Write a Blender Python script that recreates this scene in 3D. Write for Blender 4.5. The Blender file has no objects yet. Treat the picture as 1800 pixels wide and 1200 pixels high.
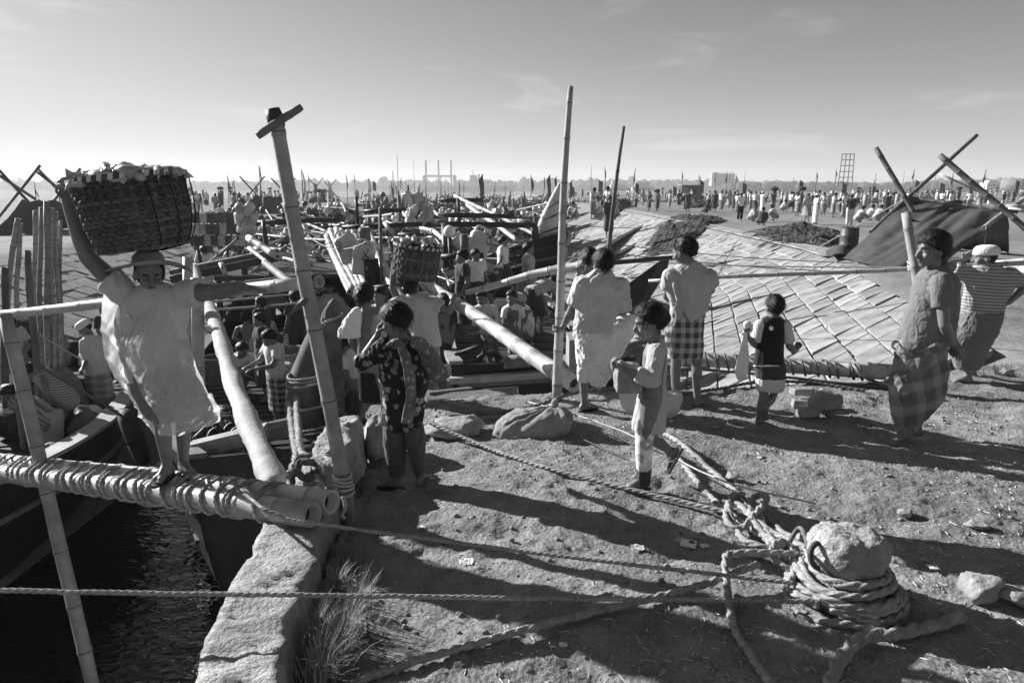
import bpy, math, random
import numpy as np
from mathutils import Vector, Matrix

random.seed(7)
RNG = np.random.default_rng(11)
SC = bpy.context.scene
COL = SC.collection
R = math.radians

# ------------------------------------------------------------------ camera
CAM_H = 2.0
PITCH = R(12.7)
LENS = 24.0
cam_data = bpy.data.cameras.new('camera')
cam_data.lens = LENS
cam_data.sensor_width = 36.0
cam_data.clip_start = 0.05
cam_data.clip_end = 9000.0
cam = bpy.data.objects.new('camera', cam_data)
COL.objects.link(cam)
cam.location = (0, 0, CAM_H)
cam.rotation_euler = (R(90) - PITCH, 0, 0)
SC.camera = cam

# ------------------------------------------------------------------ sky and sun
SUN_AZ = R(-60)        # from +Y towards -X : the sun stands left of the view
SUN_EL = R(23)
SUN_DIR = Vector((math.sin(SUN_AZ) * math.cos(SUN_EL), math.cos(SUN_AZ) * math.cos(SUN_EL), math.sin(SUN_EL)))
world = bpy.data.worlds.new('World')
SC.world = world
world.use_nodes = True
wn = world.node_tree.nodes
wl = world.node_tree.links
wn.clear()
w_out = wn.new('ShaderNodeOutputWorld')
w_bg = wn.new('ShaderNodeBackground')
w_sky = wn.new('ShaderNodeTexSky')
w_sky.sky_type = 'NISHITA'
w_sky.sun_disc = False
w_sky.sun_elevation = SUN_EL
w_sky.sun_rotation = SUN_AZ
w_sky.air_density = 1.0
w_sky.dust_density = 0.45
w_sky.ozone_density = 1.0
w_sep = wn.new('ShaderNodeSeparateColor')
wl.new(w_sky.outputs[0], w_sep.inputs[0])
# black-and-white film behind a red filter
def wmath(op, a, b):
    n = wn.new('ShaderNodeMath'); n.operation = op
    for i, v in enumerate((a, b)):
        if isinstance(v, (int, float)): n.inputs[i].default_value = v
        else: wl.new(v, n.inputs[i])
    return n.outputs[0]
w_r = wmath('MULTIPLY', w_sep.outputs[0], 1.4)
w_g = wmath('MULTIPLY', w_sep.outputs[1], -0.4)
w_sum = wmath('ADD', w_r, w_g)
# thin high cloud wisps
w_tc = wn.new('ShaderNodeTexCoord')
w_map = wn.new('ShaderNodeMapping')
w_map.inputs['Scale'].default_value = (2.2, 2.2, 13.0)
w_map.inputs['Rotation'].default_value = (0.12, 0.1, 0.3)
wl.new(w_tc.outputs['Generated'], w_map.inputs[0])
w_noi = wn.new('ShaderNodeTexNoise')
w_noi.inputs['Scale'].default_value = 1.6
w_noi.inputs['Detail'].default_value = 9.0
w_noi.inputs['Roughness'].default_value = 0.62
w_noi.inputs['Distortion'].default_value = 0.6
wl.new(w_map.outputs[0], w_noi.inputs['Vector'])
w_rmp = wn.new('ShaderNodeValToRGB')
w_rmp.color_ramp.elements[0].position = 0.56
w_rmp.color_ramp.elements[0].color = (0, 0, 0, 1)
w_rmp.color_ramp.elements[1].position = 0.82
w_rmp.color_ramp.elements[1].color = (1, 1, 1, 1)
wl.new(w_noi.outputs[0], w_rmp.inputs[0])
w_cl = wmath('ADD', wmath('MULTIPLY', w_rmp.outputs[0], 0.9), 1.0)
w_con = wmath('MULTIPLY', wmath('POWER', wmath('MAXIMUM', wmath('MULTIPLY', w_sum, 0.22), 0.0), 0.95), 4.55)
w_fin0 = wmath('MULTIPLY', w_con, w_cl)
# the film's shoulder: highlights near the sun roll off instead of burning out
w_fin = wmath('DIVIDE', w_fin0, wmath('POWER', wmath('ADD', wmath('POWER', wmath('DIVIDE', w_fin0, 5.5), 2.4), 1.0), 0.41667))
wl.new(w_fin, w_bg.inputs[0])
w_bg.inputs[1].default_value = 0.062
wl.new(w_bg.outputs[0], w_out.inputs[0])

sun_data = bpy.data.lights.new('sun', 'SUN')
sun_data.energy = 5.0
sun_data.angle = R(0.55)
sun_data.color = (1.0, 1.0, 1.0)
sun = bpy.data.objects.new('sun', sun_data)
COL.objects.link(sun)
sun.rotation_euler = SUN_DIR.to_track_quat('Z', 'Y').to_euler()

SC.view_settings.view_transform = 'Standard'
SC.view_settings.look = 'None'
SC.view_settings.exposure = 1.1
SC.view_settings.gamma = 1.0
SC.view_settings.use_curve_mapping = False

SC.cycles.use_denoising = True
SC.cycles.use_adaptive_sampling = True
SC.cycles.adaptive_threshold = 0.02
SC.cycles.volume_bounces = 0
SC.cycles.max_bounces = 5
SC.cycles.diffuse_bounces = 2
SC.cycles.glossy_bounces = 2
SC.cycles.transmission_bounces = 3
SC.cycles.transparent_max_bounces = 6
world.cycles.sampling_method = 'MANUAL'
world.cycles.sample_map_resolution = 512

# ------------------------------------------------------------------ pixel <-> place
SP, CP = math.sin(PITCH), math.cos(PITCH)
FPX = LENS / 36.0 * 1800.0
def ray(px, py):
    u = (px - 900.0) / FPX; v = (py - 600.0) / FPX
    return np.array([u, CP - v * SP, -SP - v * CP])
def P(px, py, d):
    r = ray(px, py)
    return np.array([0, 0, CAM_H]) + r * d
def PZ(px, py, z):
    r = ray(px, py)
    return np.array([0, 0, CAM_H]) + r * ((z - CAM_H) / r[2])
def PY(px, py, y):
    r = ray(px, py)
    return np.array([0, 0, CAM_H]) + r * (y / r[1])
def depth_of(p):
    return p[1] * CP - (p[2] - CAM_H) * SP
def A(*v):
    return np.array(v, dtype=float)
def unit(v):
    v = np.asarray(v, float); n = np.linalg.norm(v)
    return v / n if n > 1e-9 else A(0, 0, 1)

# ------------------------------------------------------------------ noise
def _hash(ix, iy, iz, seed):
    h = (ix.astype(np.int64) * 374761393 + iy.astype(np.int64) * 668265263 + iz.astype(np.int64) * 2147483647 + seed * 974711) & 0xffffffff
    h = ((h ^ (h >> 13)) * 1274126177) & 0xffffffff
    h = h ^ (h >> 16)
    return (h & 0xffff) / 65535.0
def vnoise(p, seed=0):
    p = np.asarray(p, float)
    i = np.floor(p).astype(np.int64); f = p - i
    f = f * f * f * (f * (f * 6 - 15) + 10)
    out = 0
    for dx in (0, 1):
        wx = f[:, 0] if dx else 1 - f[:, 0]
        for dy in (0, 1):
            wy = f[:, 1] if dy else 1 - f[:, 1]
            for dz in (0, 1):
                wz = f[:, 2] if dz else 1 - f[:, 2]
                out = out + wx * wy * wz * _hash(i[:, 0] + dx, i[:, 1] + dy, i[:, 2] + dz, seed)
    return out * 2 - 1
def fbm(p, octv=4, seed=0, lac=2.03, gain=0.5):
    p = np.asarray(p, float); a = 1.0; s = 0; t = 0
    for o in range(octv):
        s = s + a * vnoise(p * (lac ** o) + o * 17.3, seed + o); t += a; a *= gain
    return s / t
def fbm2(x, y, octv=4, seed=0, gain=0.5):
    sh = np.shape(x)
    p = np.stack([np.ravel(x), np.ravel(y), np.zeros(np.size(x))], 1)
    return fbm(p, octv, seed, gain=gain).reshape(sh)

# ------------------------------------------------------------------ materials
MATS = {}
def nodemat(name):
    m = bpy.data.materials.new(name); m.use_nodes = True
    nt = m.node_tree
    b = nt.nodes['Principled BSDF']
    MATS[name] = m
    return m, nt, b
def _in(nt, sock, v):
    if isinstance(v, (int, float)): sock.default_value = v
    elif isinstance(v, tuple): sock.default_value = v
    else: nt.links.new(v, sock)
def nmath(nt, op, a, b=0.0, c=None):
    n = nt.nodes.new('ShaderNodeMath'); n.operation = op
    _in(nt, n.inputs[0], a); _in(nt, n.inputs[1], b)
    if c is not None: _in(nt, n.inputs[2], c)
    return n.outputs[0]
def nnoise(nt, vec, scale, detail=4, rough=0.55, dist=0.0):
    n = nt.nodes.new('ShaderNodeTexNoise')
    n.inputs['Scale'].default_value = scale; n.inputs['Detail'].default_value = detail
    n.inputs['Roughness'].default_value = rough; n.inputs['Distortion'].default_value = dist
    if vec is not None: nt.links.new(vec, n.inputs['Vector'])
    return n.outputs[0]
def nramp(nt, fac, stops):
    n = nt.nodes.new('ShaderNodeValToRGB')
    els = n.color_ramp.elements
    while len(els) < len(stops): els.new(0.5)
    for e, (p, v) in zip(els, stops):
        e.position = p; e.color = (v, v, v, 1)
    _in(nt, n.inputs[0], fac)
    return n.outputs[0]
def nvec(nt, kind='Object', scale=(1, 1, 1), rot=(0, 0, 0)):
    tc = nt.nodes.new('ShaderNodeTexCoord')
    mp = nt.nodes.new('ShaderNodeMapping')
    mp.inputs['Scale'].default_value = scale; mp.inputs['Rotation'].default_value = rot
    nt.links.new(tc.outputs[kind], mp.inputs[0])
    return mp.outputs[0]
def nbump(nt, b, h, strength=0.4, dist=0.01):
    n = nt.nodes.new('ShaderNodeBump')
    n.inputs['Strength'].default_value = strength; n.inputs['Distance'].default_value = dist
    nt.links.new(h, n.inputs['Height']); nt.links.new(n.outputs[0], b.inputs['Normal'])
def nrand(nt):
    n = nt.nodes.new('ShaderNodeObjectInfo'); return n.outputs['Random']
def M(name, base=0.2, var=0.35, scale=6.0, rough=0.8, bump=0.3, bscale=None, bdist=0.01, stretch=(1, 1, 1), coord='Object',
      spec=0.3, randvar=0.0, detail=6, coat=0.0, fine=0.0):
    """grey material: base tone broken up by noise, with fine relief"""
    if name in MATS: return MATS[name]
    m, nt, b = nodemat(name)
    v = nvec(nt, coord, stretch)
    n1 = nnoise(nt, v, scale, detail, 0.6)
    n2 = nnoise(nt, v, scale * 0.23, 3, 0.5)
    mixed = nmath(nt, 'ADD', nmath(nt, 'MULTIPLY', n1, 0.6), nmath(nt, 'MULTIPLY', n2, 0.4))
    lo, hi = base * (1 - var), base * (1 + var)
    col = nramp(nt, mixed, [(0.3, lo), (0.7, hi)])
    if randvar:
        k = nmath(nt, 'MULTIPLY_ADD', nrand(nt), 2 * randvar, 1 - randvar)
        col = nmath(nt, 'MULTIPLY', col, k)
    nt.links.new(col, b.inputs['Base Color'])
    b.inputs['Roughness'].default_value = rough
    b.inputs['Specular IOR Level'].default_value = spec
    if coat: b.inputs['Coat Weight'].default_value = coat
    if bump:
        h = nnoise(nt, v, bscale or scale * 3, 5, 0.6)
        nbump(nt, b, h, bump, bdist)
    return m

# ------------------------------------------------------------------ mesh builder
class MB:
    def __init__(s):
        s.v = []; s.f = []; s.n = 0; s.uv = None
    def add(s, v, f):
        v = np.asarray(v, float)
        s.v.append(v); o = s.n
        s.f.extend([tuple(i + o for i in q) for q in f]); s.n += len(v)
        return s
    def box(s, c, size, rot=None, taper=None):
        x, y, z = np.asarray(size, float) / 2
        v = np.array([[-x, -y, -z], [x, -y, -z], [x, y, -z], [-x, y, -z], [-x, -y, z], [x, -y, z], [x, y, z], [-x, y, z]])
        if taper is not None: v[4:, :2] *= taper
        if rot is not None: v = v @ np.asarray(rot).T
        return s.add(v + np.asarray(c, float), [(0, 3, 2, 1), (4, 5, 6, 7), (0, 1, 5, 4), (1, 2, 6, 5), (2, 3, 7, 6), (3, 0, 4, 7)])
    def beam(s, a, b, w, h, up=(0, 0, 1), jitter=0.0):
        a = np.asarray(a, float); b = np.asarray(b, float); d = unit(b - a)
        upv = np.asarray(up, float)
        if abs(np.dot(upv, d)) > 0.95: upv = A(1, 0, 0)
        r = unit(np.cross(d, upv)); u = np.cross(r, d)
        rot = np.stack([r, d, u], 1)
        return s.box((a + b) / 2, (w, np.linalg.norm(b - a), h), rot)
    def tube(s, path, rad, seg=8, caps=True, prof=None, twist=0.0, up=None, flat=None):
        path = np.asarray(path, float); n = len(path)
        rad = np.broadcast_to(np.asarray(rad, float), (n,))
        t = np.gradient(path, axis=0); t /= np.maximum(np.linalg.norm(t, axis=1, keepdims=True), 1e-9)
        u = A(0, 0, 1) if up is None else np.asarray(up, float)
        if abs(np.dot(u, t[0])) > 0.92: u = A(1, 0, 0) if abs(t[0][0]) < 0.9 else A(0, 1, 0)
        r = unit(np.cross(t[0], u)); fr = []
        for i in range(n):
            r = unit(r - t[i] * np.dot(r, t[i])); fr.append((r.copy(), np.cross(r, t[i])))
        seglen = np.r_[0, np.cumsum(np.linalg.norm(np.diff(path, axis=0), axis=1))]
        th = np.linspace(0, 2 * math.pi, seg, endpoint=False)
        pr = np.ones(seg) if prof is None else np.array([prof(a) for a in th])
        rr = np.array([f[0] for f in fr]); uu = np.array([f[1] for f in fr])
        ang = th[None, :] + (twist * seglen)[:, None]
        k = (rad[:, None] * pr[None, :])
        fx, fy = (1, 1) if flat is None else flat
        v = path[:, None, :] + (k * np.cos(ang) * fx)[..., None] * rr[:, None, :] + (k * np.sin(ang) * fy)[..., None] * uu[:, None, :]
        f = [(i * seg + j, i * seg + (j + 1) % seg, (i + 1) * seg + (j + 1) % seg, (i + 1) * seg + j) for i in range(n - 1) for j in range(seg)]
        if caps:
            f.append(tuple(range(seg - 1, -1, -1))); f.append(tuple((n - 1) * seg + j for j in range(seg)))
        return s.add(v.reshape(-1, 3), f)
    def capsule(s, a, b, ra, rb, seg=10):
        a = np.asarray(a, float); b = np.asarray(b, float); d = unit(b - a)
        pts = []; rad = []
        for k in (-90, -60, -30): pts.append(a + d * ra * math.sin(R(k))); rad.append(max(ra * math.cos(R(k)), ra * 0.02))
        pts.append(a); rad.append(ra); pts.append(b); rad.append(rb)
        for k in (30, 60, 90): pts.append(b + d * rb * math.sin(R(k))); rad.append(max(rb * math.cos(R(k)), rb * 0.02))
        t = np.array(pts)
        u = A(0, 0, 1) if abs(d[2]) < 0.9 else A(1, 0, 0)
        r = unit(np.cross(d, u)); w = np.cross(r, d)
        th = np.linspace(0, 2 * math.pi, seg, endpoint=False)
        v = t[:, None, :] + np.array(rad)[:, None, None] * (np.cos(th)[None, :, None] * r + np.sin(th)[None, :, None] * w)
        n = len(t)
        f = [(i * seg + j, i * seg + (j + 1) % seg, (i + 1) * seg + (j + 1) % seg, (i + 1) * seg + j) for i in range(n - 1) for j in range(seg)]
        f.append(tuple(range(seg - 1, -1, -1))); f.append(tuple((n - 1) * seg + j for j in range(seg)))
        return s.add(v.reshape(-1, 3), f)
    def ellipsoid(s, c, rad, axes=None, nu=14, nv=9):
        rad = np.asarray(rad, float)
        v = [[0, 0, -1]]
        for i in range(1, nv):
            ph = -math.pi / 2 + math.pi * i / nv
            for j in range(nu):
                th = 2 * math.pi * j / nu
                v.append([math.cos(ph) * math.cos(th), math.cos(ph) * math.sin(th), math.sin(ph)])
        v.append([0, 0, 1]); v = np.array(v) * rad
        if axes is not None: v = v @ np.asarray(axes).T if np.asarray(axes).shape == (3, 3) else v
        f = [(0, 1 + (j + 1) % nu, 1 + j) for j in range(nu)]
        for i in range(nv - 2):
            b0 = 1 + i * nu; b1 = b0 + nu
            f += [(b0 + j, b0 + (j + 1) % nu, b1 + (j + 1) % nu, b1 + j) for j in range(nu)]
        b0 = 1 + (nv - 2) * nu; top = len(v) - 1
        f += [(b0 + j, b0 + (j + 1) % nu, top) for j in range(nu)]
        return s.add(v + np.asarray(c, float), f)
    def loft(s, rings, caps=True):
        """rings: list of (n,3) arrays with equal n"""
        rings = np.asarray(rings, float); n, seg = rings.shape[:2]
        f = [(i * seg + j, i * seg + (j + 1) % seg, (i + 1) * seg + (j + 1) % seg, (i + 1) * seg + j) for i in range(n - 1) for j in range(seg)]
        if caps:
            f.append(tuple(range(seg - 1, -1, -1))); f.append(tuple((n - 1) * seg + j for j in range(seg)))
        return s.add(rings.reshape(-1, 3), f)
    def grid(s, g, thick=0.0, nrm=None):
        g = np.asarray(g, float); a, b = g.shape[:2]
        f = [(i * b + j, i * b + j + 1, (i + 1) * b + j + 1, (i + 1) * b + j) for i in range(a - 1) for j in range(b - 1)]
        return s.add(g.reshape(-1, 3), f)
    def verts(s):
        return np.concatenate(s.v) if s.v else np.zeros((0, 3))
    def mesh(s, name, origin=None, smooth=True):
        v = s.verts()
        if origin is not None: v = v - np.asarray(origin, float)
        me = bpy.data.meshes.new(name)
        me.from_pydata(v.tolist(), [], s.f)
        if smooth: me.polygons.foreach_set('use_smooth', np.ones(len(me.polygons), bool))
        me.update()
        return me
    def build(s, name, mat, parent=None, smooth=True, origin=None, **props):
        if origin is None:
            if parent is not None: origin = worldloc(parent)
            else:
                v = s.verts(); lo, hi = v.min(0), v.max(0)
                origin = A((lo[0] + hi[0]) / 2, (lo[1] + hi[1]) / 2, lo[2])
        me = s.mesh(name, origin, smooth)
        return link(me, name, mat, parent, origin, props)

WLOC = {}
def worldloc(o):
    return WLOC[o.name]
def link(me, name, mat, parent=None, origin=(0, 0, 0), props=None):
    o = bpy.data.objects.new(name, me); COL.objects.link(o)
    if mat is not None and not me.materials: me.materials.append(mat)
    WLOC[o.name] = np.asarray(origin, float)
    if parent is not None:
        o.parent = parent
        o.location = np.asarray(origin, float) - worldloc(parent)
    else:
        o.location = origin
    for k, val in (props or {}).items():
        if val is not None: o[k] = val
    return o
def thing(name, label, cat, loc, group=None):
    o = bpy.data.objects.new(name, None); COL.objects.link(o)
    o.empty_display_size = 0.1
    o.location = loc; WLOC[o.name] = np.asarray(loc, float)
    o['label'] = label; o['category'] = cat
    if group: o['group'] = group
    return o
def tag(o, label, cat, group=None):
    o['label'] = label; o['category'] = cat
    if group: o['group'] = group
    return o
def copy_tree(o, parent=None):
    c = o.copy(); COL.objects.link(c)
    WLOC[c.name] = WLOC.get(o.name, A(0, 0, 0))
    if parent is not None:
        c.parent = parent
    for ch in o.children: copy_tree(ch, c)
    return c
def auto_smooth(o, deg=35):
    try:
        me = o.data
        me.polygons.foreach_set('use_smooth', np.ones(len(me.polygons), bool))
        me.set_sharp_from_angle(angle=R(deg))
    except Exception:
        pass
    return o

# voxel skin: union of overlapping closed shapes as one continuous surface
TMP = bpy.data.scenes.new('tmp')
def skin(mb, voxel, smooth=4, disp=None, factor=0.5):
    me = mb.mesh('tmp', smooth=False)
    o = bpy.data.objects.new('tmp', me)
    TMP.collection.objects.link(o)
    m = o.modifiers.new('r', 'REMESH'); m.mode = 'VOXEL'; m.voxel_size = voxel; m.adaptivity = 0.0
    if smooth:
        q = o.modifiers.new('s', 'SMOOTH'); q.factor = factor; q.iterations = smooth
    TMP.view_layers[0].update()
    dg = TMP.view_layers[0].depsgraph
    out = bpy.data.meshes.new_from_object(o.evaluated_get(dg))
    bpy.data.objects.remove(o); bpy.data.meshes.remove(me)
    n = len(out.vertices)
    v = np.empty(n * 3); out.vertices.foreach_get('co', v); v = v.reshape(-1, 3)
    nr = np.empty(n * 3); out.vertices.foreach_get('normal', nr); nr = nr.reshape(-1, 3)
    return out, v, nr
def put(out, v, name, mat, parent, origin=None):
    if origin is None: origin = worldloc(parent)
    out.vertices.foreach_set('co', (v - np.asarray(origin)).ravel())
    out.polygons.foreach_set('use_smooth', np.ones(len(out.polygons), bool))
    out.materials.clear(); out.update(); out.name = name
    return link(out, name, mat, parent, origin)

def spline(pts, n):
    """Catmull-Rom through pts, n points evenly spaced by length"""
    p = np.asarray(pts, float)
    if len(p) == 2:
        t = np.linspace(0, 1, n)[:, None]; return p[0] * (1 - t) + p[1] * t
    q = np.vstack([2 * p[0] - p[1], p, 2 * p[-1] - p[-2]])
    out = []
    for i in range(len(p) - 1):
        a, b, c, d = q[i:i + 4]
        for t in np.linspace(0, 1, 24, endpoint=False):
            out.append(0.5 * ((2 * b) + (-a + c) * t + (2 * a - 5 * b + 4 * c - d) * t * t + (-a + 3 * b - 3 * c + d) * t ** 3))
    out.append(p[-1]); out = np.array(out)
    L = np.r_[0, np.cumsum(np.linalg.norm(np.diff(out, axis=0), axis=1))]
    s = np.linspace(0, L[-1], n)
    return np.stack([np.interp(s, L, out[:, k]) for k in range(3)], 1)
def sag(a, b, drop, n=24):
    a = np.asarray(a, float); b = np.asarray(b, float)
    t = np.linspace(0, 1, n)
    p = a[None] * (1 - t)[:, None] + b[None] * t[:, None]
    p[:, 2] -= drop * 4 * t * (1 - t)
    return p
def plen(p):
    return float(np.linalg.norm(np.diff(p, axis=0), axis=1).sum())
def rope_mb(mb, pts, r, lay=True, seed=0, wob=0.12, fuzz=0):
    pts = np.asarray(pts, float); L = plen(pts)
    n = max(6, int(L / (r * 0.85))); n = min(n, 1500)
    p = spline(pts, n)
    j = fbm(np.stack([np.linspace(0, L * 9, n), np.full(n, seed * 3.1), np.zeros(n)], 1), 2, seed) * r * wob * 3
    k = fbm(np.stack([np.linspace(0, L * 9, n), np.full(n, seed * 3.1 + 50), np.zeros(n)], 1), 2, seed + 5) * r * wob * 3
    p = p + np.stack([j * 0.5, j * 0.5, k], 1)
    if lay:
        mb.tube(p, r * (1 + 0.06 * np.sin(np.arange(n) * 1.7)), 12, prof=lambda a: 0.66 + 0.42 * abs(math.cos(1.5 * a)), twist=1.0 / r * 0.62)
    else:
        mb.tube(p, r, 6)
    if fuzz:
        rs = np.random.default_rng(seed); m = int(L * fuzz); idx = rs.integers(1, n - 1, m); t = np.gradient(p, axis=0)
        for i in idx:
            tt = unit(t[i]); d = rs.normal(0, 1, 3); d = unit(d - tt * np.dot(d, tt)); e = unit(d * 0.8 + tt * rs.normal(0, .8)); s_ = unit(np.cross(e, tt)) * r * 0.06; q = p[i] + d * r * 0.8; Lf = r * rs.uniform(0.4, 1.3)
            mb.add(np.array([q - s_, q + s_, q + e * Lf]), [(0, 1, 2)])
    return mb
def rope(name, label, pts, r, mat, group=None, lay=True, seed=0, cat='rope'):
    mb = MB(); rope_mb(mb, pts, r, lay, seed, fuzz=260 if lay and r < 0.03 else 160 if lay else 0)
    return tag(mb.build(name, mat), label, cat, group)
def bamboo_mb(mb, a, b, r0, r1, node=0.32, bend=0.0, seed=0, seg=12, hollow=True):
    a = np.asarray(a, float); b = np.asarray(b, float); L = np.linalg.norm(b - a)
    rr = random.Random(seed)
    ts = [0.0]; rad = [1.0]
    s = node * rr.uniform(0.3, 0.9); nodes = []
    while s < L - 0.03:
        nodes.append(s); s += node * rr.uniform(0.8, 1.2)
    key = [(0, 1.0)]
    for q in nodes:
        key += [(q - 0.030, 1.0), (q - 0.012, 1.05), (q - 0.003, 1.14), (q + 0.004, 1.02), (q + 0.011, 1.12), (q + 0.024, 1.03)]
    key.append((L, 1.0)); key = sorted(k for k in key if 0 <= k[0] <= L)
    dark = [i for i, k in enumerate(key) if k[1] == 1.14]
    d = unit(b - a); side = unit(np.cross(d, A(0.3, 0.2, 1.0))); up2 = np.cross(side, d)
    pts = []; rads = []; ph = rr.uniform(0, 6)
    for q, k in key:
        t = q / L
        off = side * bend * math.sin(math.pi * t) + up2 * bend * 0.5 * math.sin(2 * math.pi * t + ph) * math.sin(math.pi * t)
        pts.append(a + (b - a) * t + off); rads.append((r0 * (1 - t) + r1 * t) * k)
    pts = np.array(pts); rads = np.array(rads)
    if hollow:
        h0 = [pts[0] + d * 0.07, pts[0] + d * 0.004, pts[0]]; g0 = [rads[0] * 0.6, rads[0] * 0.72, rads[0] * 0.97]
        h1 = [pts[-1], pts[-1] - d * 0.004, pts[-1] - d * 0.07]; g1 = [rads[-1] * 0.97, rads[-1] * 0.72, rads[-1] * 0.6]
        # end rims are built as rings so the cut ends read as hollow
        ringsP = list(h0) + list(pts[1:-1]) + list(h1); ringsR = g0 + list(rads[1:-1]) + g1
        th = np.linspace(0, 2 * math.pi, seg, endpoint=False)
        u = A(0, 0, 1) if abs(d[2]) < 0.9 else A(1, 0, 0)
        r = unit(np.cross(d, u)); w = np.cross(r, d)
        rings = [p + q * (np.cos(th)[:, None] * r + np.sin(th)[:, None] * w) for p, q in zip(ringsP, ringsR)]
        f0 = len(mb.f); mb.loft(rings); off = 2
    else:
        f0 = len(mb.f); mb.tube(pts, rads, seg); off = 0
    mb.darkf = getattr(mb, 'darkf', []) + [f0 + (i + off) * seg + j for i in dark for j in range(seg)] + ([len(mb.f) - 1, len(mb.f) - 2] if hollow else [])  # node rings, plus the hollow ends' floors coloured dark as shade inside
    return mb
def bamboo(label, a, b, r0, r1=None, mat=None, node=0.32, bend=0.0, seed=0, group=None, name='bamboo_pole', cat='bamboo pole', parent=None, seg=12):
    mb = bamboo_mb(MB(), a, b, r0, r1 if r1 else r0 * 0.85, node, bend, seed, seg)
    o = mb.build(name, mat or MATS['bamboo'], parent)
    if 'bamboo_node_and_shade' in MATS and (mat is None or mat.name.startswith('bamboo')):
        o.data.materials.append(MATS['bamboo_node_and_shade'])
        for i in mb.darkf: o.data.polygons[i].material_index = 1
    return o if parent is not None else tag(o, label, cat, group)
# ================================================================== materials of the place
M('bamboo', 0.40, 0.35, 9, 0.5, 0.25, 30, 0.004, stretch=(1, 1, 1), spec=0.35, randvar=0.18)
M('bamboo_node_and_shade', 0.07, 0.4, 20, 0.8, 0.3, 40, 0.004)
M('bamboo_grey', 0.26, 0.4, 9, 0.65, 0.3, 30, 0.004, randvar=0.2)
M('bamboo_dark', 0.09, 0.4, 9, 0.6, 0.3, 30, 0.004, randvar=0.25)
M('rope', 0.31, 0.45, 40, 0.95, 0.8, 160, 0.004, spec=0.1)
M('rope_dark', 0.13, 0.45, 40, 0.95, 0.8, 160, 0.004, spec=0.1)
M('rope_pale', 0.5, 0.3, 40, 0.95, 0.6, 160, 0.004, spec=0.1)
M('wood_dark', 0.045, 0.5, 5, 0.55, 0.5, 22, 0.008, randvar=0.3)
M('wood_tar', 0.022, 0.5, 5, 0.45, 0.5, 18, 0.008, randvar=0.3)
M('wood_mid', 0.14, 0.5, 6, 0.7, 0.5, 26, 0.006, randvar=0.3)
M('wood_pale', 0.34, 0.4, 6, 0.7, 0.5, 26, 0.006, randvar=0.25)
M('rubber', 0.02, 0.4, 12, 0.7, 0.4, 40)
M('iron', 0.05, 0.5, 18, 0.55, 0.5, 60, 0.004)
M('stone', 0.30, 0.4, 7, 0.9, 0.9, 22, 0.02)
M('concrete', 0.36, 0.42, 9, 0.95, 1.0, 42, 0.03, detail=9)
M('burlap', 0.26, 0.35, 14, 0.95, 0.8, 60, 0.012)
M('net', 0.045, 0.6, 10, 0.95, 0.9, 30, 0.04)
M('tarp', 0.075, 0.3, 3, 0.5, 0.4, 9, 0.02)
M('can_pale', 0.5, 0.25, 6, 0.45, 0.15, randvar=0.35)
M('can_dark', 0.09, 0.3, 6, 0.45, 0.15, randvar=0.4)
M('paint_white', 0.75, 0.1, 6, 0.6, 0.1)
M('black_paint', 0.012, 0.2, 6, 0.6, 0.1)
M('straw', 0.42, 0.4, 30, 0.9, 0.2, randvar=0.3)
M('flag_cloth', 0.09, 0.4, 6, 0.9, 0.2, randvar=0.5)
M('far_crown', 0.055, 0.4, 0.2, 0.95, 0.0)
M('far_white', 0.6, 0.2, 0.3, 0.8, 0.0)
M('far_grey', 0.25, 0.3, 0.3, 0.8, 0.0, randvar=0.3)

def ground_material():
    m, nt, b = nodemat('dirt')
    v = nvec(nt, 'Object')
    big = nnoise(nt, v, 0.9, 4, 0.6, 0.4)
    mid = nnoise(nt, v, 6.0, 6, 0.65, 0.3)
    fine = nnoise(nt, v, 55.0, 4, 0.7)
    s = nmath(nt, 'ADD', nmath(nt, 'MULTIPLY', big, 0.34), nmath(nt, 'ADD', nmath(nt, 'MULTIPLY', mid, 0.36), nmath(nt, 'MULTIPLY', fine, 0.3)))
    col = nramp(nt, s, [(0.32, 0.07), (0.45, 0.17), (0.57, 0.28), (0.70, 0.45)])
    vor = nt.nodes.new('ShaderNodeTexVoronoi'); vor.inputs['Scale'].default_value = 38
    nt.links.new(v, vor.inputs['Vector'])
    nt.links.new(col, b.inputs['Base Color'])
    b.inputs['Roughness'].default_value = 0.95; b.inputs['Specular IOR Level'].default_value = 0.12
    h = nmath(nt, 'ADD', nmath(nt, 'MULTIPLY', mid, 0.5), nmath(nt, 'ADD', nmath(nt, 'MULTIPLY', fine, 0.35), nmath(nt, 'MULTIPLY', vor.outputs['Distance'], 0.25)))
    nbump(nt, b, h, 0.9, 0.03)
    return m
ground_material()
def bank_material():
    """plateau earth; wet dark silt near the water line"""
    m, nt, b = nodemat('bank')
    v = nvec(nt, 'Object')
    big = nnoise(nt, v, 0.12, 5, 0.6, 0.4); mid = nnoise(nt, v, 1.3, 6, 0.65)
    s = nmath(nt, 'ADD', nmath(nt, 'MULTIPLY', big, 0.5), nmath(nt, 'MULTIPLY', mid, 0.5))
    dry = nramp(nt, s, [(0.3, 0.13), (0.5, 0.22), (0.7, 0.34)])
    nt.links.new(dry, b.inputs['Base Color'])
    b.inputs['Roughness'].default_value = 0.9; b.inputs['Specular IOR Level'].default_value = 0.2
    nbump(nt, b, mid, 0.7, 0.12)
    return m
bank_material()
M('mud', 0.2, 0.35, 1.2, 0.5, 0.8, 5, 0.08, spec=0.5)
M('block', 0.255, 0.5, 2.2, 0.92, 0.7, 26, 0.014, randvar=0.28, detail=9)
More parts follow.
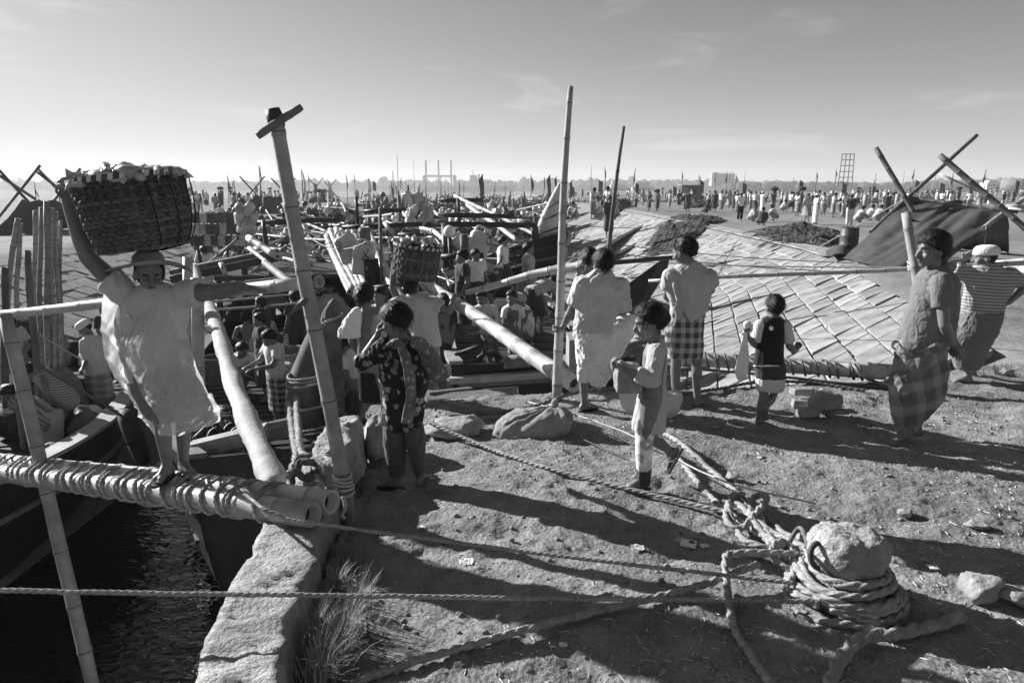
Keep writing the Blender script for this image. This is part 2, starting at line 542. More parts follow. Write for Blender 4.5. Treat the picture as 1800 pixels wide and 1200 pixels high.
def water_material():
    m, nt, b = nodemat('water')
    v = nvec(nt, 'Object', (1, 1, 1))
    n1 = nnoise(nt, nvec(nt, 'Object', (1, 2.2, 1)), 1.5, 3, 0.5, 0.6); n2 = nnoise(nt, nvec(nt, 'Object', (1, 2.0, 1)), 5.5, 2, 0.5, 0.5)
    b.inputs['Base Color'].default_value = (0.010, 0.010, 0.010, 1)
    b.inputs['Roughness'].default_value = 0.05
    b.inputs['IOR'].default_value = 1.33; b.inputs['Specular IOR Level'].default_value = 0.5
    h = nmath(nt, 'ADD', nmath(nt, 'MULTIPLY', n1, 0.6), nmath(nt, 'MULTIPLY', n2, 0.4))
    nbump(nt, b, h, 0.6, 0.10)
    return m
water_material()

# ================================================================== terrain
WATER_Z = -2.8
BED = -3.6
def yfront(x): return np.interp(x, [-3, -1.75, -1.2, -0.6, 0.5, 1.7, 4.0, 6.0, 9.0], [5.6, 6.5, 6.85, 6.9, 6.85, 6.95, 7.3, 8.0, 8.8])
_cy = np.array([-50, 7.0, 19.0, 23.0, 39, 60, 90, 120]); _cx = np.array([5.6, 6.2, 9.45, 10.0, 10.5, 10.5, 9.5, 7.0])
def xcrest(y): return np.interp(y, _cy, _cx)
def xleft(y): return np.interp(y, [-50, 10, 25, 45, 76, 110, 130], [-15, -15, -16, -17, -20, -23, -30])
def xwall(y): return np.interp(y, [-5, 2.2, 3.2, 4.2, 6.0], [-0.62, -0.86, -1.02, -1.12, -1.38])
QDROP = lambda x, y: -0.10 * np.clip((y - 3.2) / 3.2, 0, 1) - 0.08 * np.clip((0.6 - x) / 1.6, 0, 1)
def smin(a, b, k):
    h = np.clip(0.5 + 0.5 * (b - a) / k, 0, 1)
    return b * (1 - h) + a * h - k * h * (1 - h)
def Z(x, y):
    x = np.asarray(x, float); y = np.asarray(y, float)
    d1 = (xcrest(y) - x); d2 = y - yfront(x)
    # right bank and the near spit
    down = np.minimum(0.30 * d1, 0.75 * d2)
    zr = np.where(down > 0, -down, 0.0)
    zr = np.where((x < xwall(y)) & (y < 6.4), -9.0, zr)      # vertical quay wall
    zr = np.where(x < -1.6, -9.0, zr)
    zr = np.maximum(zr, -9.0)
    # gentle silt toe
    zr = np.where(zr < -2.1, -2.1 + (zr + 2.1) * 0.42, zr)
    zr = np.maximum(zr, BED)
    # left bank
    dl = x - xleft(y)
    zl = np.where(dl > 0, -0.32 * dl, 0.0)
    zl = np.maximum(zl, BED)
    zl = np.where(y > 135, np.maximum(BED, -0.4 * (y - 135)), zl)
    z = np.maximum(zr, np.where(x < -2, zl, BED))
    # the right plateau ends at a second channel, land again behind it
    chan = np.clip(np.minimum((y - 97) / 4.0, (116 - y) / 4.0), 0, 1)
    z = np.where(x > 0, z * (1 - chan) + BED * chan, z)
    z = np.where((y > 300), np.maximum(BED, z - 0.4 * (y - 300)), z)
    near = (x > -1.6) & (y < 12)
    z = z + np.where(near, QDROP(x, y) * np.clip(1 + z / 0.5, 0, 1) * np.clip((12 - y) / 3, 0, 1), 0)
    return z
def micro(x, y):
    a = fbm2(x * 1.1, y * 1.1, 3, 3) * 0.055 + fbm2(x * 5, y * 5, 4, 9, 0.6) * 0.022 - np.maximum(fbm2(x * 3.1, y * 3.1, 2, 41) - 0.3, 0) * 0.06
    r = fbm2(x * 17, y * 17, 3, 21, 0.6)
    return a + np.maximum(r - 0.08, 0) * 0.03
FX0, FX1, FY0, FY1 = -1.45, 6.6, 0.6, 8.4
def GZ(x, y):
    z = Z(x, y)
    inside = (x > FX0) & (x < FX1) & (y > FY0) & (y < FY1)
    if np.ndim(x) == 0:
        return float(z + (micro(np.array([x]), np.array([y]))[0] if inside else 0))
    return z + np.where(inside, micro(x, y), 0)
_TT = 0.5 * (1.0045 ** np.arange(1500))
def G(px, py):
    r = ray(px, py); p = A(0, 0, CAM_H) + _TT[:, None] * r
    hit = np.nonzero(p[:, 2] < Z(p[:, 0], p[:, 1]) + 0.03)[0]
    if not len(hit): return p[-1]
    k = max(1, hit[0]); ts = np.linspace(_TT[max(k - 2, 0)], _TT[min(k + 3, 1499)], 160); q = A(0, 0, CAM_H) + ts[:, None] * r
    h2 = np.nonzero(q[:, 2] < GZ(q[:, 0], q[:, 1]))[0]
    return q[h2[0]] if len(h2) else q[-1]

def grid_mesh(xs, ys, zf, skip=None):
    X, Y = np.meshgrid(xs, ys); Zv = zf(X, Y)
    v = np.stack([X, Y, Zv], -1).reshape(-1, 3); nx = len(xs)
    ii, jj = np.meshgrid(np.arange(len(ys) - 1), np.arange(nx - 1), indexing='ij')
    a = (ii * nx + jj).ravel()
    q = np.stack([a, a + 1, a + nx + 1, a + nx], 1)
    if skip is not None:
        cx = (v[q[:, 0], 0] + v[q[:, 2], 0]) / 2; cy = (v[q[:, 0], 1] + v[q[:, 2], 1]) / 2
        q = q[~skip(cx, cy)]
    mb = MB(); mb.v = [v]; mb.f = [tuple(t) for t in q.tolist()]; mb.n = len(v)
    return mb
def fade(x, y):
    e = np.minimum(np.minimum(x - FX0, FX1 - x), np.minimum(y - FY0, FY1 - y))
    return np.clip(e / 0.25, 0, 1)
# trodden earth of the landing, finely modelled
xs = np.r_[np.arange(FX0, 4.0, 0.024), np.linspace(4.0, FX1, 70)]
ys = np.r_[np.linspace(FY0, 2.0, 20)[:-1], np.arange(2.0, 5.0, 0.020), np.linspace(5.0, FY1, 110)]
grid_mesh(xs, ys, lambda x, y: Z(x, y) + micro(x, y) * fade(x, y), lambda cx, cy: (Z(cx, cy) < -1.4)).build(
    'ground', MATS['dirt'], origin=(0, 0, 0), kind='structure')
# the banks, reaching out to the river
xs = np.unique(np.r_[np.linspace(-900, -60, 24), np.linspace(-60, -22, 20), np.arange(-22, -1.6, 0.8), FX0, np.arange(-1.2, 13, 0.35), FX1, np.linspace(13, 60, 40), np.linspace(60, 900, 30)])
ys = np.unique(np.r_[np.linspace(-60, 0, 12), FY0, np.arange(0.6, 9, 0.4), FY1, np.arange(9, 60, 0.7), np.linspace(60, 135, 70), np.linspace(136, 320, 40)])
grid_mesh(xs, ys, Z, lambda cx, cy: (cx > FX0) & (cx < FX1) & (cy > FY0) & (cy < FY1)).build(
    'embankment', MATS['bank'], origin=(0, 0, 0), kind='structure')
EMB = bpy.data.objects['embankment']
# silt beach in the cove, a sheet over the toe of the slope
def mudz(x, y):
    return np.where((Z(x, y) > -2.05) | (x < 0.2), Z(x, y) - 0.06, Z(x, y) + 0.03 + 0.05 * fbm2(x * 1.4, y * 1.4, 4, 31))
grid_mesh(np.linspace(-1.0, 7.0, 60), np.linspace(9.0, 60, 150), mudz, lambda cx, cy: (Z(cx, cy) > -1.9)).build('mud_beach', MATS['mud'], origin=(0, 0, 0), kind='structure')
MB().grid([[[-4000, -60, WATER_Z], [4000, -60, WATER_Z]], [[-4000, 2150, WATER_Z], [4000, 2150, WATER_Z]]]).build(
    'water', MATS['water'], origin=(0, 0, 0), smooth=False, kind='structure')

# ---- paving blocks of the right slope
SHEAR = 0.62
def surf(s, d):
    y = s - SHEAR * d; x = xcrest(y) - d
    return x, y, Z(x, y)
BW_, BL_ = 0.50, 0.76
blocks = []
row = 0
d = 0.35
while d < 8.2:
    s = 7.4 + (row % 2) * BL_ * 0.5 + random.uniform(-0.06, 0.06)
    while s < 64:
        x, y, z = surf(s + BL_ / 2, d + BW_ / 2)
        ok = (y - yfront(x)) > 0.35 and z > -2.1 and 0.75 * (y - yfront(x)) > 0.30 * (d + BW_)
        if ok:
            c = A(float(x), float(y), float(z)); dep = depth_of(c)
            px = 900 + FPX * c[0] / dep
            if -50 < px < 1900: blocks.append((dep, s, d))
        s += BL_
    d += BW_; row += 1
blocks.sort()
def block_mb(mb, s, d, i):
    rr = random.Random(i * 7 + 1)
    g = 0.016; cs = []
    lift = 0.045 + rr.uniform(-0.02, 0.016); tx = rr.uniform(-0.012, 0.012); ty = rr.uniform(-0.012, 0.012)
    for (a, b_) in ((g, g), (BL_ - g, g), (BL_ - g, BW_ - g), (g, BW_ - g)):
        ss = s + a + rr.uniform(-.008, .008); dd = d + b_ + rr.uniform(-.008, .008)
        yy_ = ss - SHEAR * dd; x = float(xcrest(yy_) - dd); cs.append([x, yy_, -0.30 * dd + lift + (tx if a > 0.3 else -tx) + (ty if b_ > 0.2 else -ty)])
    top = np.array(cs); c = top.mean(0)
    inner = c + (top - c) * 0.965; inner[:, 2] = top[:, 2] + 0.0
    low = top.copy(); low[:, 2] -= 0.012; bot = top.copy(); bot[:, 2] -= 0.12
    v = np.vstack([inner, low, bot])
    f = [(0, 3, 2, 1)]
    for k in range(4):
        n = (k + 1) % 4
        f.append((k, n, 4 + n, 4 + k)); f.append((4 + k, 4 + n, 8 + n, 8 + k))
    mb.add(v, f)
far_blocks = MB()
for i, (dep, s, d) in enumerate(blocks):
    if i < 300:
        mb = MB(); block_mb(mb, s, d, i); mb.build('paving_block', MATS['block'], EMB, smooth=False, origin=mb.verts().mean(0))
    else:
        block_mb(far_blocks, s, d, i)
far_blocks.build('paving_blocks', MATS['block'], EMB, smooth=False, kind='stuff')
# left slope paving, too small to pick apart
lb = MB(); row = 0; d = 0.3
while d < 8.0:
    s = 14 + (row % 2) * 0.33
    while s < 70:
        rr = random.Random(row * 1000 + int(s * 10))
        z = rr.uniform(0.02, 0.07); cs = []
        for a, b_ in ((.02, .02), (.64, .02), (.64, .50), (.02, .50)):
            ss = s + a; dd = d + b_; cs.append([float(xleft(ss)) + dd, ss, -0.32 * dd + z])
        t = np.array(cs); bo = t.copy(); bo[:, 2] -= 0.1
        lb.add(np.vstack([t, bo]), [(0, 1, 2, 3)] + [(k, 4 + k, 4 + (k + 1) % 4, (k + 1) % 4) for k in range(4)])
        s += 0.66
    d += 0.52; row += 1
lb.build('paving_blocks', MATS['block'], EMB, smooth=False, kind='stuff')
# pale concrete kerb cap along the crest
cap = MB()
yy = np.arange(20.5, 70, 0.8)
rows = [[[float(xcrest(y)) - 0.36, y, 0.0], [float(xcrest(y)) - 0.34, y, 0.02 + 0.02 * math.sin(y * 3)], [float(xcrest(y)) + 0.5, y, 0.03], [float(xcrest(y)) + 0.52, y, -0.03]] for y in yy]
cap.grid(rows); cap.build('crest_cap', MATS['concrete'], EMB, smooth=False)

# ---- quay kerb wall
def wall_prism(outer, inner, top, bot, name, n=60, seed=0, rough=0.03, endcap=True):
    o = spline([PZ(a, b, top)[:2].tolist() + [top] for a, b in outer], n)
    i_ = spline([PZ(a, b, top)[:2].tolist() + [top] for a, b in inner], n)
    cols = 9
    rows = []
    for k in range(n):
        r_ = []
        for c in range(cols):
            t = c / (cols - 1); p = o[k] * (1 - t) + i_[k] * t
            r_.append(p)
        below = o[k].copy(); inb = i_[k].copy()
        left = [o[k] + A(-0.01, 0, -0.10), o[k] + A(0.02, 0, -0.5), A(o[k][0] + 0.05, o[k][1], bot)]
        right = [i_[k] + A(0.015, 0, -0.06), A(i_[k][0] + 0.04, i_[k][1], top - 0.34)]
        rows.append(left[::-1] + r_ + right)
    rows = np.array(rows)
    sh = rows.shape[:2]; fl = rows.reshape(-1, 3)
    nz = fbm(fl * 5.5 + seed, 4, seed, gain=0.6); n2 = fbm(fl * 22, 3, seed + 3, gain=0.6); n3 = fbm(fl * 2.2, 2, seed + 8)
    fl[:, 2] += nz * rough * 0.9 + n2 * rough * 0.6 - np.maximum(fbm(fl * 2.6 + 9, 3, seed + 6) - 0.25, 0) * 0.06
    fl[:, 0] += n3 * 0.06 + nz * rough * 1.2 - np.maximum(fbm(fl * 3.3 + 4, 3, seed + 5) - 0.2, 0) * 0.09 * np.sign(fl[:, 0] - fl[:, 0].mean())
    fl[:, 1] += nz * rough * 0.3
    rows = fl.reshape(sh + (3,))
    mb = MB(); mb.grid(rows)
    m = sh[1]
    mb.f.append(tuple(range(m))[::-1]); mb.f.append(tuple((sh[0] - 1) * m + j for j in range(m)))
    return mb.build(name, MATS['concrete'])
w1 = wall_prism([(230, 1330), (335, 1200), (378, 1100), (428, 1000), (470, 925), (505, 860), (525, 815)], [(455, 1330), (484, 1200), (515, 1100), (548, 1000), (566, 925), (590, 860), (600, 815)], 0.06, -3.4, 'quay_kerb', 190, 4, 0.03)
tag(w1, 'long crumbling concrete quay kerb running from the bottom edge to the bamboo ends', 'kerb')
w2 = wall_prism([(530, 805), (555, 768), (582, 730)], [(592, 822), (612, 775), (630, 733)], 0.22, -3.4, 'quay_kerb', 60, 9, 0.035)
tag(w2, 'raised broken concrete kerb block behind the rope knot and leaning bamboo post', 'kerb')
# ================================================================== people
def skin_mat():
    m, nt, b = nodemat('skin')
    v = nvec(nt, 'Object')
    n = nnoise(nt, v, 14, 5, 0.6)
    nt.links.new(nramp(nt, n, [(0.3, 0.12), (0.7, 0.19)]), b.inputs['Base Color'])
    b.inputs['Roughness'].default_value = 0.5; b.inputs['Specular IOR Level'].default_value = 0.4
    nbump(nt, b, nnoise(nt, v, 120, 3, 0.6), 0.15, 0.002)
skin_mat()
def hair_mat():
    m, nt, b = nodemat('hair')
    v = nvec(nt, 'Object', (90, 90, 14))
    n = nnoise(nt, v, 3, 4, 0.6)
    nt.links.new(nramp(nt, n, [(0.3, 0.004), (0.75, 0.014)]), b.inputs['Base Color'])
    b.inputs['Roughness'].default_value = 0.5; b.inputs['Specular IOR Level'].default_value = 0.3
    nbump(nt, b, n, 0.8, 0.006)
hair_mat()
def cloth(name, base, weave=140, rough=0.92, var=0.12, trans=0.0):
    if name in MATS: return MATS[name]
    m, nt, b = nodemat(name)
    v = nvec(nt, 'Object')
    n = nnoise(nt, v, 5, 5, 0.6); w = nnoise(nt, v, weave, 3, 0.6); cr = nnoise(nt, nvec(nt, 'Object', (1, 1, 0.3), (0.3, 0.5, 0)), 17, 3, 0.5, 1.5)
    nt.links.new(nramp(nt, n, [(0.3, base * (1 - var)), (0.7, base * (1 + var))]), b.inputs['Base Color'])
    b.inputs['Roughness'].default_value = rough; b.inputs['Specular IOR Level'].default_value = 0.15
    b.inputs['Sheen Weight'].default_value = 0.15
    nbump(nt, b, nmath(nt, 'ADD', nmath(nt, 'MULTIPLY', w, 0.12), cr), 0.8, 0.02)
    return m
def banded(name, a, c, axes, duty=0.5, period=0.06, soft=0.04, warp=0.25, second=None):
    """woven stripes or checks printed on cloth. axes: vectors along which the bands repeat"""
    if name in MATS: return MATS[name]
    m, nt, b = nodemat(name)
    tc = nt.nodes.new('ShaderNodeTexCoord')
    nz = nnoise(nt, tc.outputs['Object'], 7, 3, 0.5)
    tot = None
    for i, ax in enumerate(axes):
        dp = nt.nodes.new('ShaderNodeVectorMath'); dp.operation = 'DOT_PRODUCT'
        nt.links.new(tc.outputs['Object'], dp.inputs[0]); dp.inputs[1].default_value = ax
        pr = period if i == 0 or second is None else second
        x = nmath(nt, 'ADD', nmath(nt, 'DIVIDE', dp.outputs['Value'], pr), nmath(nt, 'MULTIPLY', nz, warp))
        fr = nmath(nt, 'FRACT', x)
        band = nramp(nt, fr, [(0.0, 0), (duty - soft, 0), (duty + soft, 1), (1.0 - soft * 0.5, 1), (1.0, 0)])
        tot = band if tot is None else nmath(nt, 'ADD', tot, band)
    tot = nmath(nt, 'DIVIDE', tot, float(len(axes)))
    col = nramp(nt, tot, [(0.0, a), (1.0, c)])
    nt.links.new(col, b.inputs['Base Color'])
    b.inputs['Roughness'].default_value = 0.92; b.inputs['Specular IOR Level'].default_value = 0.12
    cr = nnoise(nt, nvec(nt, 'Object', (1, 1, 0.3), (0.3, 0.5, 0)), 17, 3, 0.5, 1.5)
    nbump(nt, b, cr, 0.8, 0.02)
    return m
def floral(name, base, flower, scale, size=0.28, extra=None):
    if name in MATS: return MATS[name]
    m, nt, b = nodemat(name)
    tc = nt.nodes.new('ShaderNodeTexCoord')
    vor = nt.nodes.new('ShaderNodeTexVoronoi'); vor.inputs['Scale'].default_value = scale
    vor.inputs['Randomness'].default_value = 0.8
    nz = nt.nodes.new('ShaderNodeTexNoise'); nz.inputs['Scale'].default_value = scale * 3
    mx = nt.nodes.new('ShaderNodeMixRGB'); mx.inputs[0].default_value = 0.03
    nt.links.new(tc.outputs['Object'], nz.inputs[0])
    nt.links.new(tc.outputs['Object'], mx.inputs[1]); nt.links.new(nz.outputs['Color'], mx.inputs[2])
    nt.links.new(mx.outputs[0], vor.inputs['Vector'])
    d = vor.outputs['Distance']
    col = nramp(nt, d, [(0.0, base * 2.5), (size * 0.42, flower * 0.7), (size * 0.6, flower), (size, flower * 0.8), (size * 1.12, base)])
    big = nnoise(nt, tc.outputs['Object'], 9, 4, 0.6)
    k = nramp(nt, big, [(0.35, 0.25), (0.62, 1.0)])
    colm = nmath(nt, 'ADD', nmath(nt, 'MULTIPLY', col, k), base * 0.6)
    nt.links.new(colm, b.inputs['Base Color'])
    b.inputs['Roughness'].default_value = 0.85; b.inputs['Specular IOR Level'].default_value = 0.2
    nbump(nt, b, nnoise(nt, nvec(nt, 'Object', (1, 1, 0.4)), 16, 4, 0.55, 0.8), 0.45, 0.012)
    return m
cloth('cloth_white', 0.72); cloth('cloth_pale', 0.56); cloth('cloth_grey', 0.36); cloth('cloth_mid', 0.24)
cloth('cloth_dark', 0.055); cloth('cloth_black', 0.02)

def head_axes(face, roll=0.0):
    f = unit(face); u0 = A(0, 0, 1)
    r = unit(np.cross(f, u0)); u = np.cross(r, f)
    return r, f, u
def add_head(mb, c, face, s):
    s = s * 1.13; c = c - head_axes(face)[2] * 0.025 * s
    r, f, u = head_axes(face); ax = np.stack([r, f, u], 1)
    q = lambda a, b_, d: c + (r * a + f * b_ + u * d) * s
    S = lambda *t: np.array(t) * s
    mb.ellipsoid(q(0, -0.012, 0.028), S(0.073, 0.092, 0.082), ax, 18, 12)
    mb.ellipsoid(q(0, 0.022, -0.035), S(0.056, 0.064, 0.072), ax)
    mb.ellipsoid(q(0, 0.052, -0.092), S(0.026, 0.024, 0.022), ax)
    mb.capsule(q(0, 0.084, 0.005), q(0, 0.103, -0.03), 0.009 * s, 0.0145 * s, 8)
    mb.capsule(q(-0.03, 0.075, 0.022), q(0.03, 0.075, 0.022), 0.015 * s, 0.015 * s, 8)
    mb.ellipsoid(q(0, 0.078, -0.058), S(0.026, 0.015, 0.008), ax)
    mb.ellipsoid(q(0, 0.074, -0.069), S(0.022, 0.015, 0.009), ax)
    for k in (-1, 1):
        mb.ellipsoid(q(k * 0.036, 0.056, -0.022), S(0.026, 0.024, 0.03), ax)
        mb.ellipsoid(q(k * 0.076, -0.012, -0.008), S(0.010, 0.022, 0.034), ax)
def add_hand(mb, w, d, lat, s, curl=0.5, spread=0.2, length=1.0):
    d = unit(d); lat = unit(lat - d * np.dot(lat, d)); n = np.cross(lat, d)
    ax = np.stack([lat, d, n], 1)
    mb.capsule(w - d * 0.02 * s, w + d * 0.02 * s, 0.026 * s, 0.028 * s, 8)
    mb.ellipsoid(w + d * 0.055 * s, np.array([0.041, 0.054, 0.018]) * s, ax)
    lens = [0.062, 0.075, 0.07, 0.055]
    for i in range(4):
        o = (i - 1.5) * 0.0215 * s
        p0 = w + d * 0.088 * s + lat * o
        a1 = curl * 0.9; a2 = curl * 2.0
        dd = unit(d + lat * (i - 1.5) * spread * 0.3)
        d1 = dd * math.cos(a1) + n * math.sin(a1); d2 = dd * math.cos(a2) + n * math.sin(a2)
        p1 = p0 + d1 * lens[i] * 0.55 * s * length; p2 = p1 + d2 * lens[i] * 0.6 * s * length
        mb.capsule(p0, p1, 0.0105 * s, 0.0098 * s, 8); mb.capsule(p1, p2, 0.0098 * s, 0.008 * s, 8)
    t0 = w + d * 0.03 * s - lat * 0.034 * s
    t1 = t0 + unit(d * 0.7 - lat * 0.7 + n * curl * 0.6) * 0.042 * s
    t2 = t1 + unit(d * 1.0 - lat * 0.15 + n * curl) * 0.036 * s
    mb.capsule(t0, t1, 0.013 * s, 0.0115 * s, 8); mb.capsule(t1, t2, 0.0115 * s, 0.009 * s, 8)
def add_foot(mb, an, toe, s, drop=0.072):
    t = unit(A(toe[0], toe[1], toe[2] if len(toe) > 2 else 0)); up = A(0, 0, 1); up = unit(up - t * np.dot(up, t)); lat = np.cross(t, up)
    b = an - up * (drop - 0.032) * s
    mb.capsule(an, b - t * 0.025 * s, 0.036 * s, 0.033 * s, 8)
    mb.capsule(b - t * 0.03 * s, b + t * 0.02 * s, 0.033 * s, 0.032 * s, 8)
    for k in (-1, 1):
        mb.capsule(b + t * 0.01 * s + lat * k * 0.008 * s, b + t * 0.115 * s + lat * k * 0.02 * s - up * 0.008 * s, 0.032 * s, 0.022 * s, 8)
    mb.capsule(an + t * 0.015 * s, b + t * 0.09 * s + up * 0.0 * s, 0.036 * s, 0.024 * s, 8)
    for i in range(5):
        o = (i - 2) * 0.0165 * s; L = 0.155 - 0.008 * abs(i - 0.6)
        mb.capsule(b + t * 0.11 * s + lat * o - up * 0.014 * s, b + t * L * s + lat * o * 1.1 - up * 0.02 * s, 0.012 * s, 0.0095 * s, 6)
def limb(mb, a, b, c, ra, rb, rc, bulge=1.0):
    mb.capsule(a, b, ra, rb, 10)
    m = b + (c - b) * 0.3
    mb.capsule(b, m, rb, rb * bulge, 10); mb.capsule(m, c, rb * bulge, rc, 10)
def torso_rings(hip, neck, lat_h, lat_s, s, infl=0.0, wid=1.0, seg=22, belly=0.0, fwd=None):
    ax = unit(neck - hip); L = np.linalg.norm(neck - hip)
    prof = [(-0.13, 0.150, 0.098), (0.0, 0.158, 0.105), (0.22, 0.146, 0.098), (0.42, 0.142, 0.095), (0.62, 0.155, 0.105), (0.80, 0.165, 0.105), (0.92, 0.150, 0.085), (1.0, 0.085, 0.062), (1.05, 0.055, 0.05)]
    th = np.linspace(0, 2 * math.pi, seg, endpoint=False); rings = []
    for t, rx, ry in prof:
        c = hip + ax * L * t; lat = unit(lat_h * (1 - t) + lat_s * t); lat = unit(lat - ax * np.dot(lat, ax)); dv = np.cross(ax, lat)
        rx = (rx * wid) * s + infl; ry = ry * s * wid + infl
        rings.append(c + np.cos(th)[:, None] * lat * rx + np.sin(th)[:, None] * dv * ry)
    return rings
def ridge(p, fs, seed, shear=(0, 0, 0)):
    q = np.stack([p[:, 0] + shear[0] * p[:, 2], p[:, 1] + shear[1] * p[:, 2], p[:, 2] + shear[2] * p[:, 0]], 1) * np.asarray(fs)
    n = fbm(q, 3, seed, gain=0.45); m = vnoise(q * 0.45 + 7.7, seed + 9)
    return (1 - np.abs(n) * 2.0) * (0.55 + 0.45 * m)

class Fig:
    """one person: joints given where the photograph shows them, on the plane y0 with offsets dy in metres"""
    def __init__(s, label, base, height=1.65, cat='person', group=None):
        s.base = np.asarray(base, float); s.y0 = s.base[1]; s.s = height / 1.65
        s.t = thing('person', label, cat, s.base, group); s.J = {}; s.fine = depth_of(s.base) < 8.5; s.ak = 1.0
    def q(s, px, py, dy=0.0):
        return PY(px, py, s.y0 + dy)
    def joints(s, **k):
        for n, v in k.items():
            s.J[n] = s.q(*v) if not isinstance(v, np.ndarray) else v
        return s
    def body(s, face, voxel=0.010, torso=True, hands=None, feet=None, torso_w=1.0, smooth=5, mat='skin', eyes=True):
        J = s.J; k = s.s; mb = MB()
        if 'head' in J:
            add_head(mb, J['head'], face, k)
            r, f, u = head_axes(face)
            if 'neck' in J: mb.capsule(J['head'] - (u * 0.075 + f * 0.02) * k, J['neck'], 0.052 * k, 0.058 * k, 12)
        if torso and 'hip' in J and 'neck' in J:
            lh = unit(J['hipR'] - J['hipL']) if 'hipR' in J else A(1, 0, 0)
            ls = unit(J['shR'] - J['shL']) if 'shR' in J and 'shL' in J else lh
            mb.loft(torso_rings(J['hip'], J['neck'], lh, ls, k, 0, torso_w))
        for S in 'LR':
            if 'el' + S in J:
                sh, el = J['sh' + S], J['el' + S]
                if 'neck' in J: mb.capsule(J['neck'] - A(0, 0, 0.03) * k, sh, 0.05 * k, 0.052 * k, 10)
                if 'wr' + S in J:
                    wr = J['wr' + S]
                    limb(mb, sh, el, wr, 0.055 * k * s.ak, 0.042 * k * s.ak, 0.029 * k * s.ak, 1.06)
                    h = (hands or {}).get(S, {})
                    if h is not None:
                        dirv = h.get('dir', unit(wr - el)); lat = h.get('lat', A(1, 0, 0.2))
                        add_hand(mb, wr, np.asarray(dirv, float), np.asarray(lat, float), k * h.get('size', 1.0), h.get('curl', 0.45), h.get('spread', 0.3))
                else: mb.capsule(sh, el, 0.05 * k, 0.038 * k, 10)
            if 'kn' + S in J:
                hp = J.get('hip' + S, J.get('hip')); kn = J['kn' + S]
                if 'an' + S in J:
                    limb(mb, hp, kn, J['an' + S], 0.082 * k, 0.052 * k, 0.033 * k, 1.08)
                    ft = (feet or {}).get(S)
                    if ft is not None: add_foot(mb, J['an' + S], ft, k)
                else: mb.capsule(hp, kn, 0.082 * k, 0.05 * k, 10)
        out, v, nr = skin(mb, voxel, smooth)
        if 'head' in J:
            r, f, u = head_axes(face); k = s.s * 1.13; c = J['head'] - u * 0.025 * k
            for sg in (-1, 1):
                e = c + (r * sg * 0.031 + f * 0.082 + u * 0.0) * k
                dd = np.linalg.norm(v - e, axis=1)
                v -= f * (np.exp(-(dd / (0.016 * k)) ** 2) * 0.010 * k)[:, None]
        o = put(out, v, 'body', MATS[mat], s.t)
        if eyes and 'head' in J and voxel < 0.014:
            r, f, u = head_axes(face); k = s.s * 1.13; c = J['head'] - u * 0.025 * k
            for sg in (-1, 1):
                e = c + (r * sg * 0.031 + f * 0.073 + u * 0.001) * k
                MB().ellipsoid(e, np.array([0.014, 0.009, 0.0045]) * k, np.stack([r, f, u], 1), 10, 6).build('eye', MATS['eye'], o)
        return s
    def hair(s, face, style='short', vol=1.0, seed=0, name='hair', rough=0.1):
        k = s.s * 1.13; c = s.J['head']; r, f, u = head_axes(face)
        nu, nv = (84, 52) if s.s > 0 and s.fine else (36, 22); mb = MB().ellipsoid(A(0, 0, 0), (1, 1, 1), None, nu, nv)
        v = mb.verts(); a, b_, d = v[:, 0], v[:, 1], v[:, 2]
        # hairline: lower at the nape, above the brow in front
        line = np.where(b_ > 0, -0.32 + 0.80 * b_, -0.32 + 1.1 * b_)
        if style in ('long', 'bun'): line = np.where(b_ > 0, -0.46 + 0.95 * b_, -0.46 + 1.1 * b_)
        if style == 'mop': line = np.where(b_ > 0, -0.42 + 0.72 * b_, -0.42 + 1.1 * b_)
        line = line + fbm(v * 7 + seed, 3, seed + 2) * 0.16
        keep = np.clip((d - line) / 0.10, 0, 1); tap = np.clip((d - line) / 0.75, 0, 1) ** 0.6
        n = fbm(v * 3.2 + seed, 4, seed) * rough + ridge(v, (16, 16, 7), seed + 4, (0.5, 0.3, 0)) * rough * 0.45
        rad = 0.80 + keep * (0.20 + tap * (0.13 + 0.17 * (vol - 0.7)) + n * (0.35 + 0.65 * tap))
        if style == 'mop': rad += keep * np.clip(d, 0, 1) * 0.07
        loc = v * rad[:, None] * np.array([0.077, 0.098, 0.094]) * k
        w = (c + (f * -0.014 + u * 0.000) * k) + loc[:, :1] * r + loc[:, 1:2] * f + loc[:, 2:] * u
        m2 = MB(); m2.v = [w]; m2.f = mb.f; m2.n = mb.n
        if s.fine and rough > 0.03:
            rs = np.random.default_rng(seed + 5); idx = np.nonzero(keep > 0.6)[0]
            for q in rs.choice(idx, 420):
                p0 = w[q]; nrm = unit(p0 - c); fl = unit(-u + f * rs.normal(0.15, .35) + r * rs.normal(0, .35) + nrm * rs.uniform(-0.1, 0.45)); fl = unit(fl - nrm * np.dot(fl, nrm) * 0.7)
                L = rs.uniform(0.02, 0.05) * k * (1.3 if style in ('mop', 'bun') else 1.0); sd = unit(np.cross(fl, nrm)); pts = []
                for i in range(4):
                    t_ = i / 3; pc = p0 + nrm * (0.004 + 0.006 * math.sin(t_ * 2.5)) + fl * L * t_; ww = 0.0022 * k * (1 - 0.75 * t_); pts.append([pc - sd * ww, pc + sd * ww])
                m2.grid(pts)
        if style == 'bun':
            bc = c + (f * -0.115 + u * -0.012) * k
            m3 = MB().ellipsoid(A(0, 0, 0), (1, 1, 1), None, 20, 12); vv = m3.verts()
            rr = (1 + fbm(vv * 2.6 + seed, 3, seed) * 0.22)[:, None]
            w3 = bc + (vv * rr)[:, :1] * r * 0.042 * k + (vv * rr)[:, 1:2] * f * 0.04 * k + (vv * rr)[:, 2:] * u * 0.048 * k
            m2.add(w3, m3.f)
        m2.build(name, MATS['hair'], s.t)
        return s
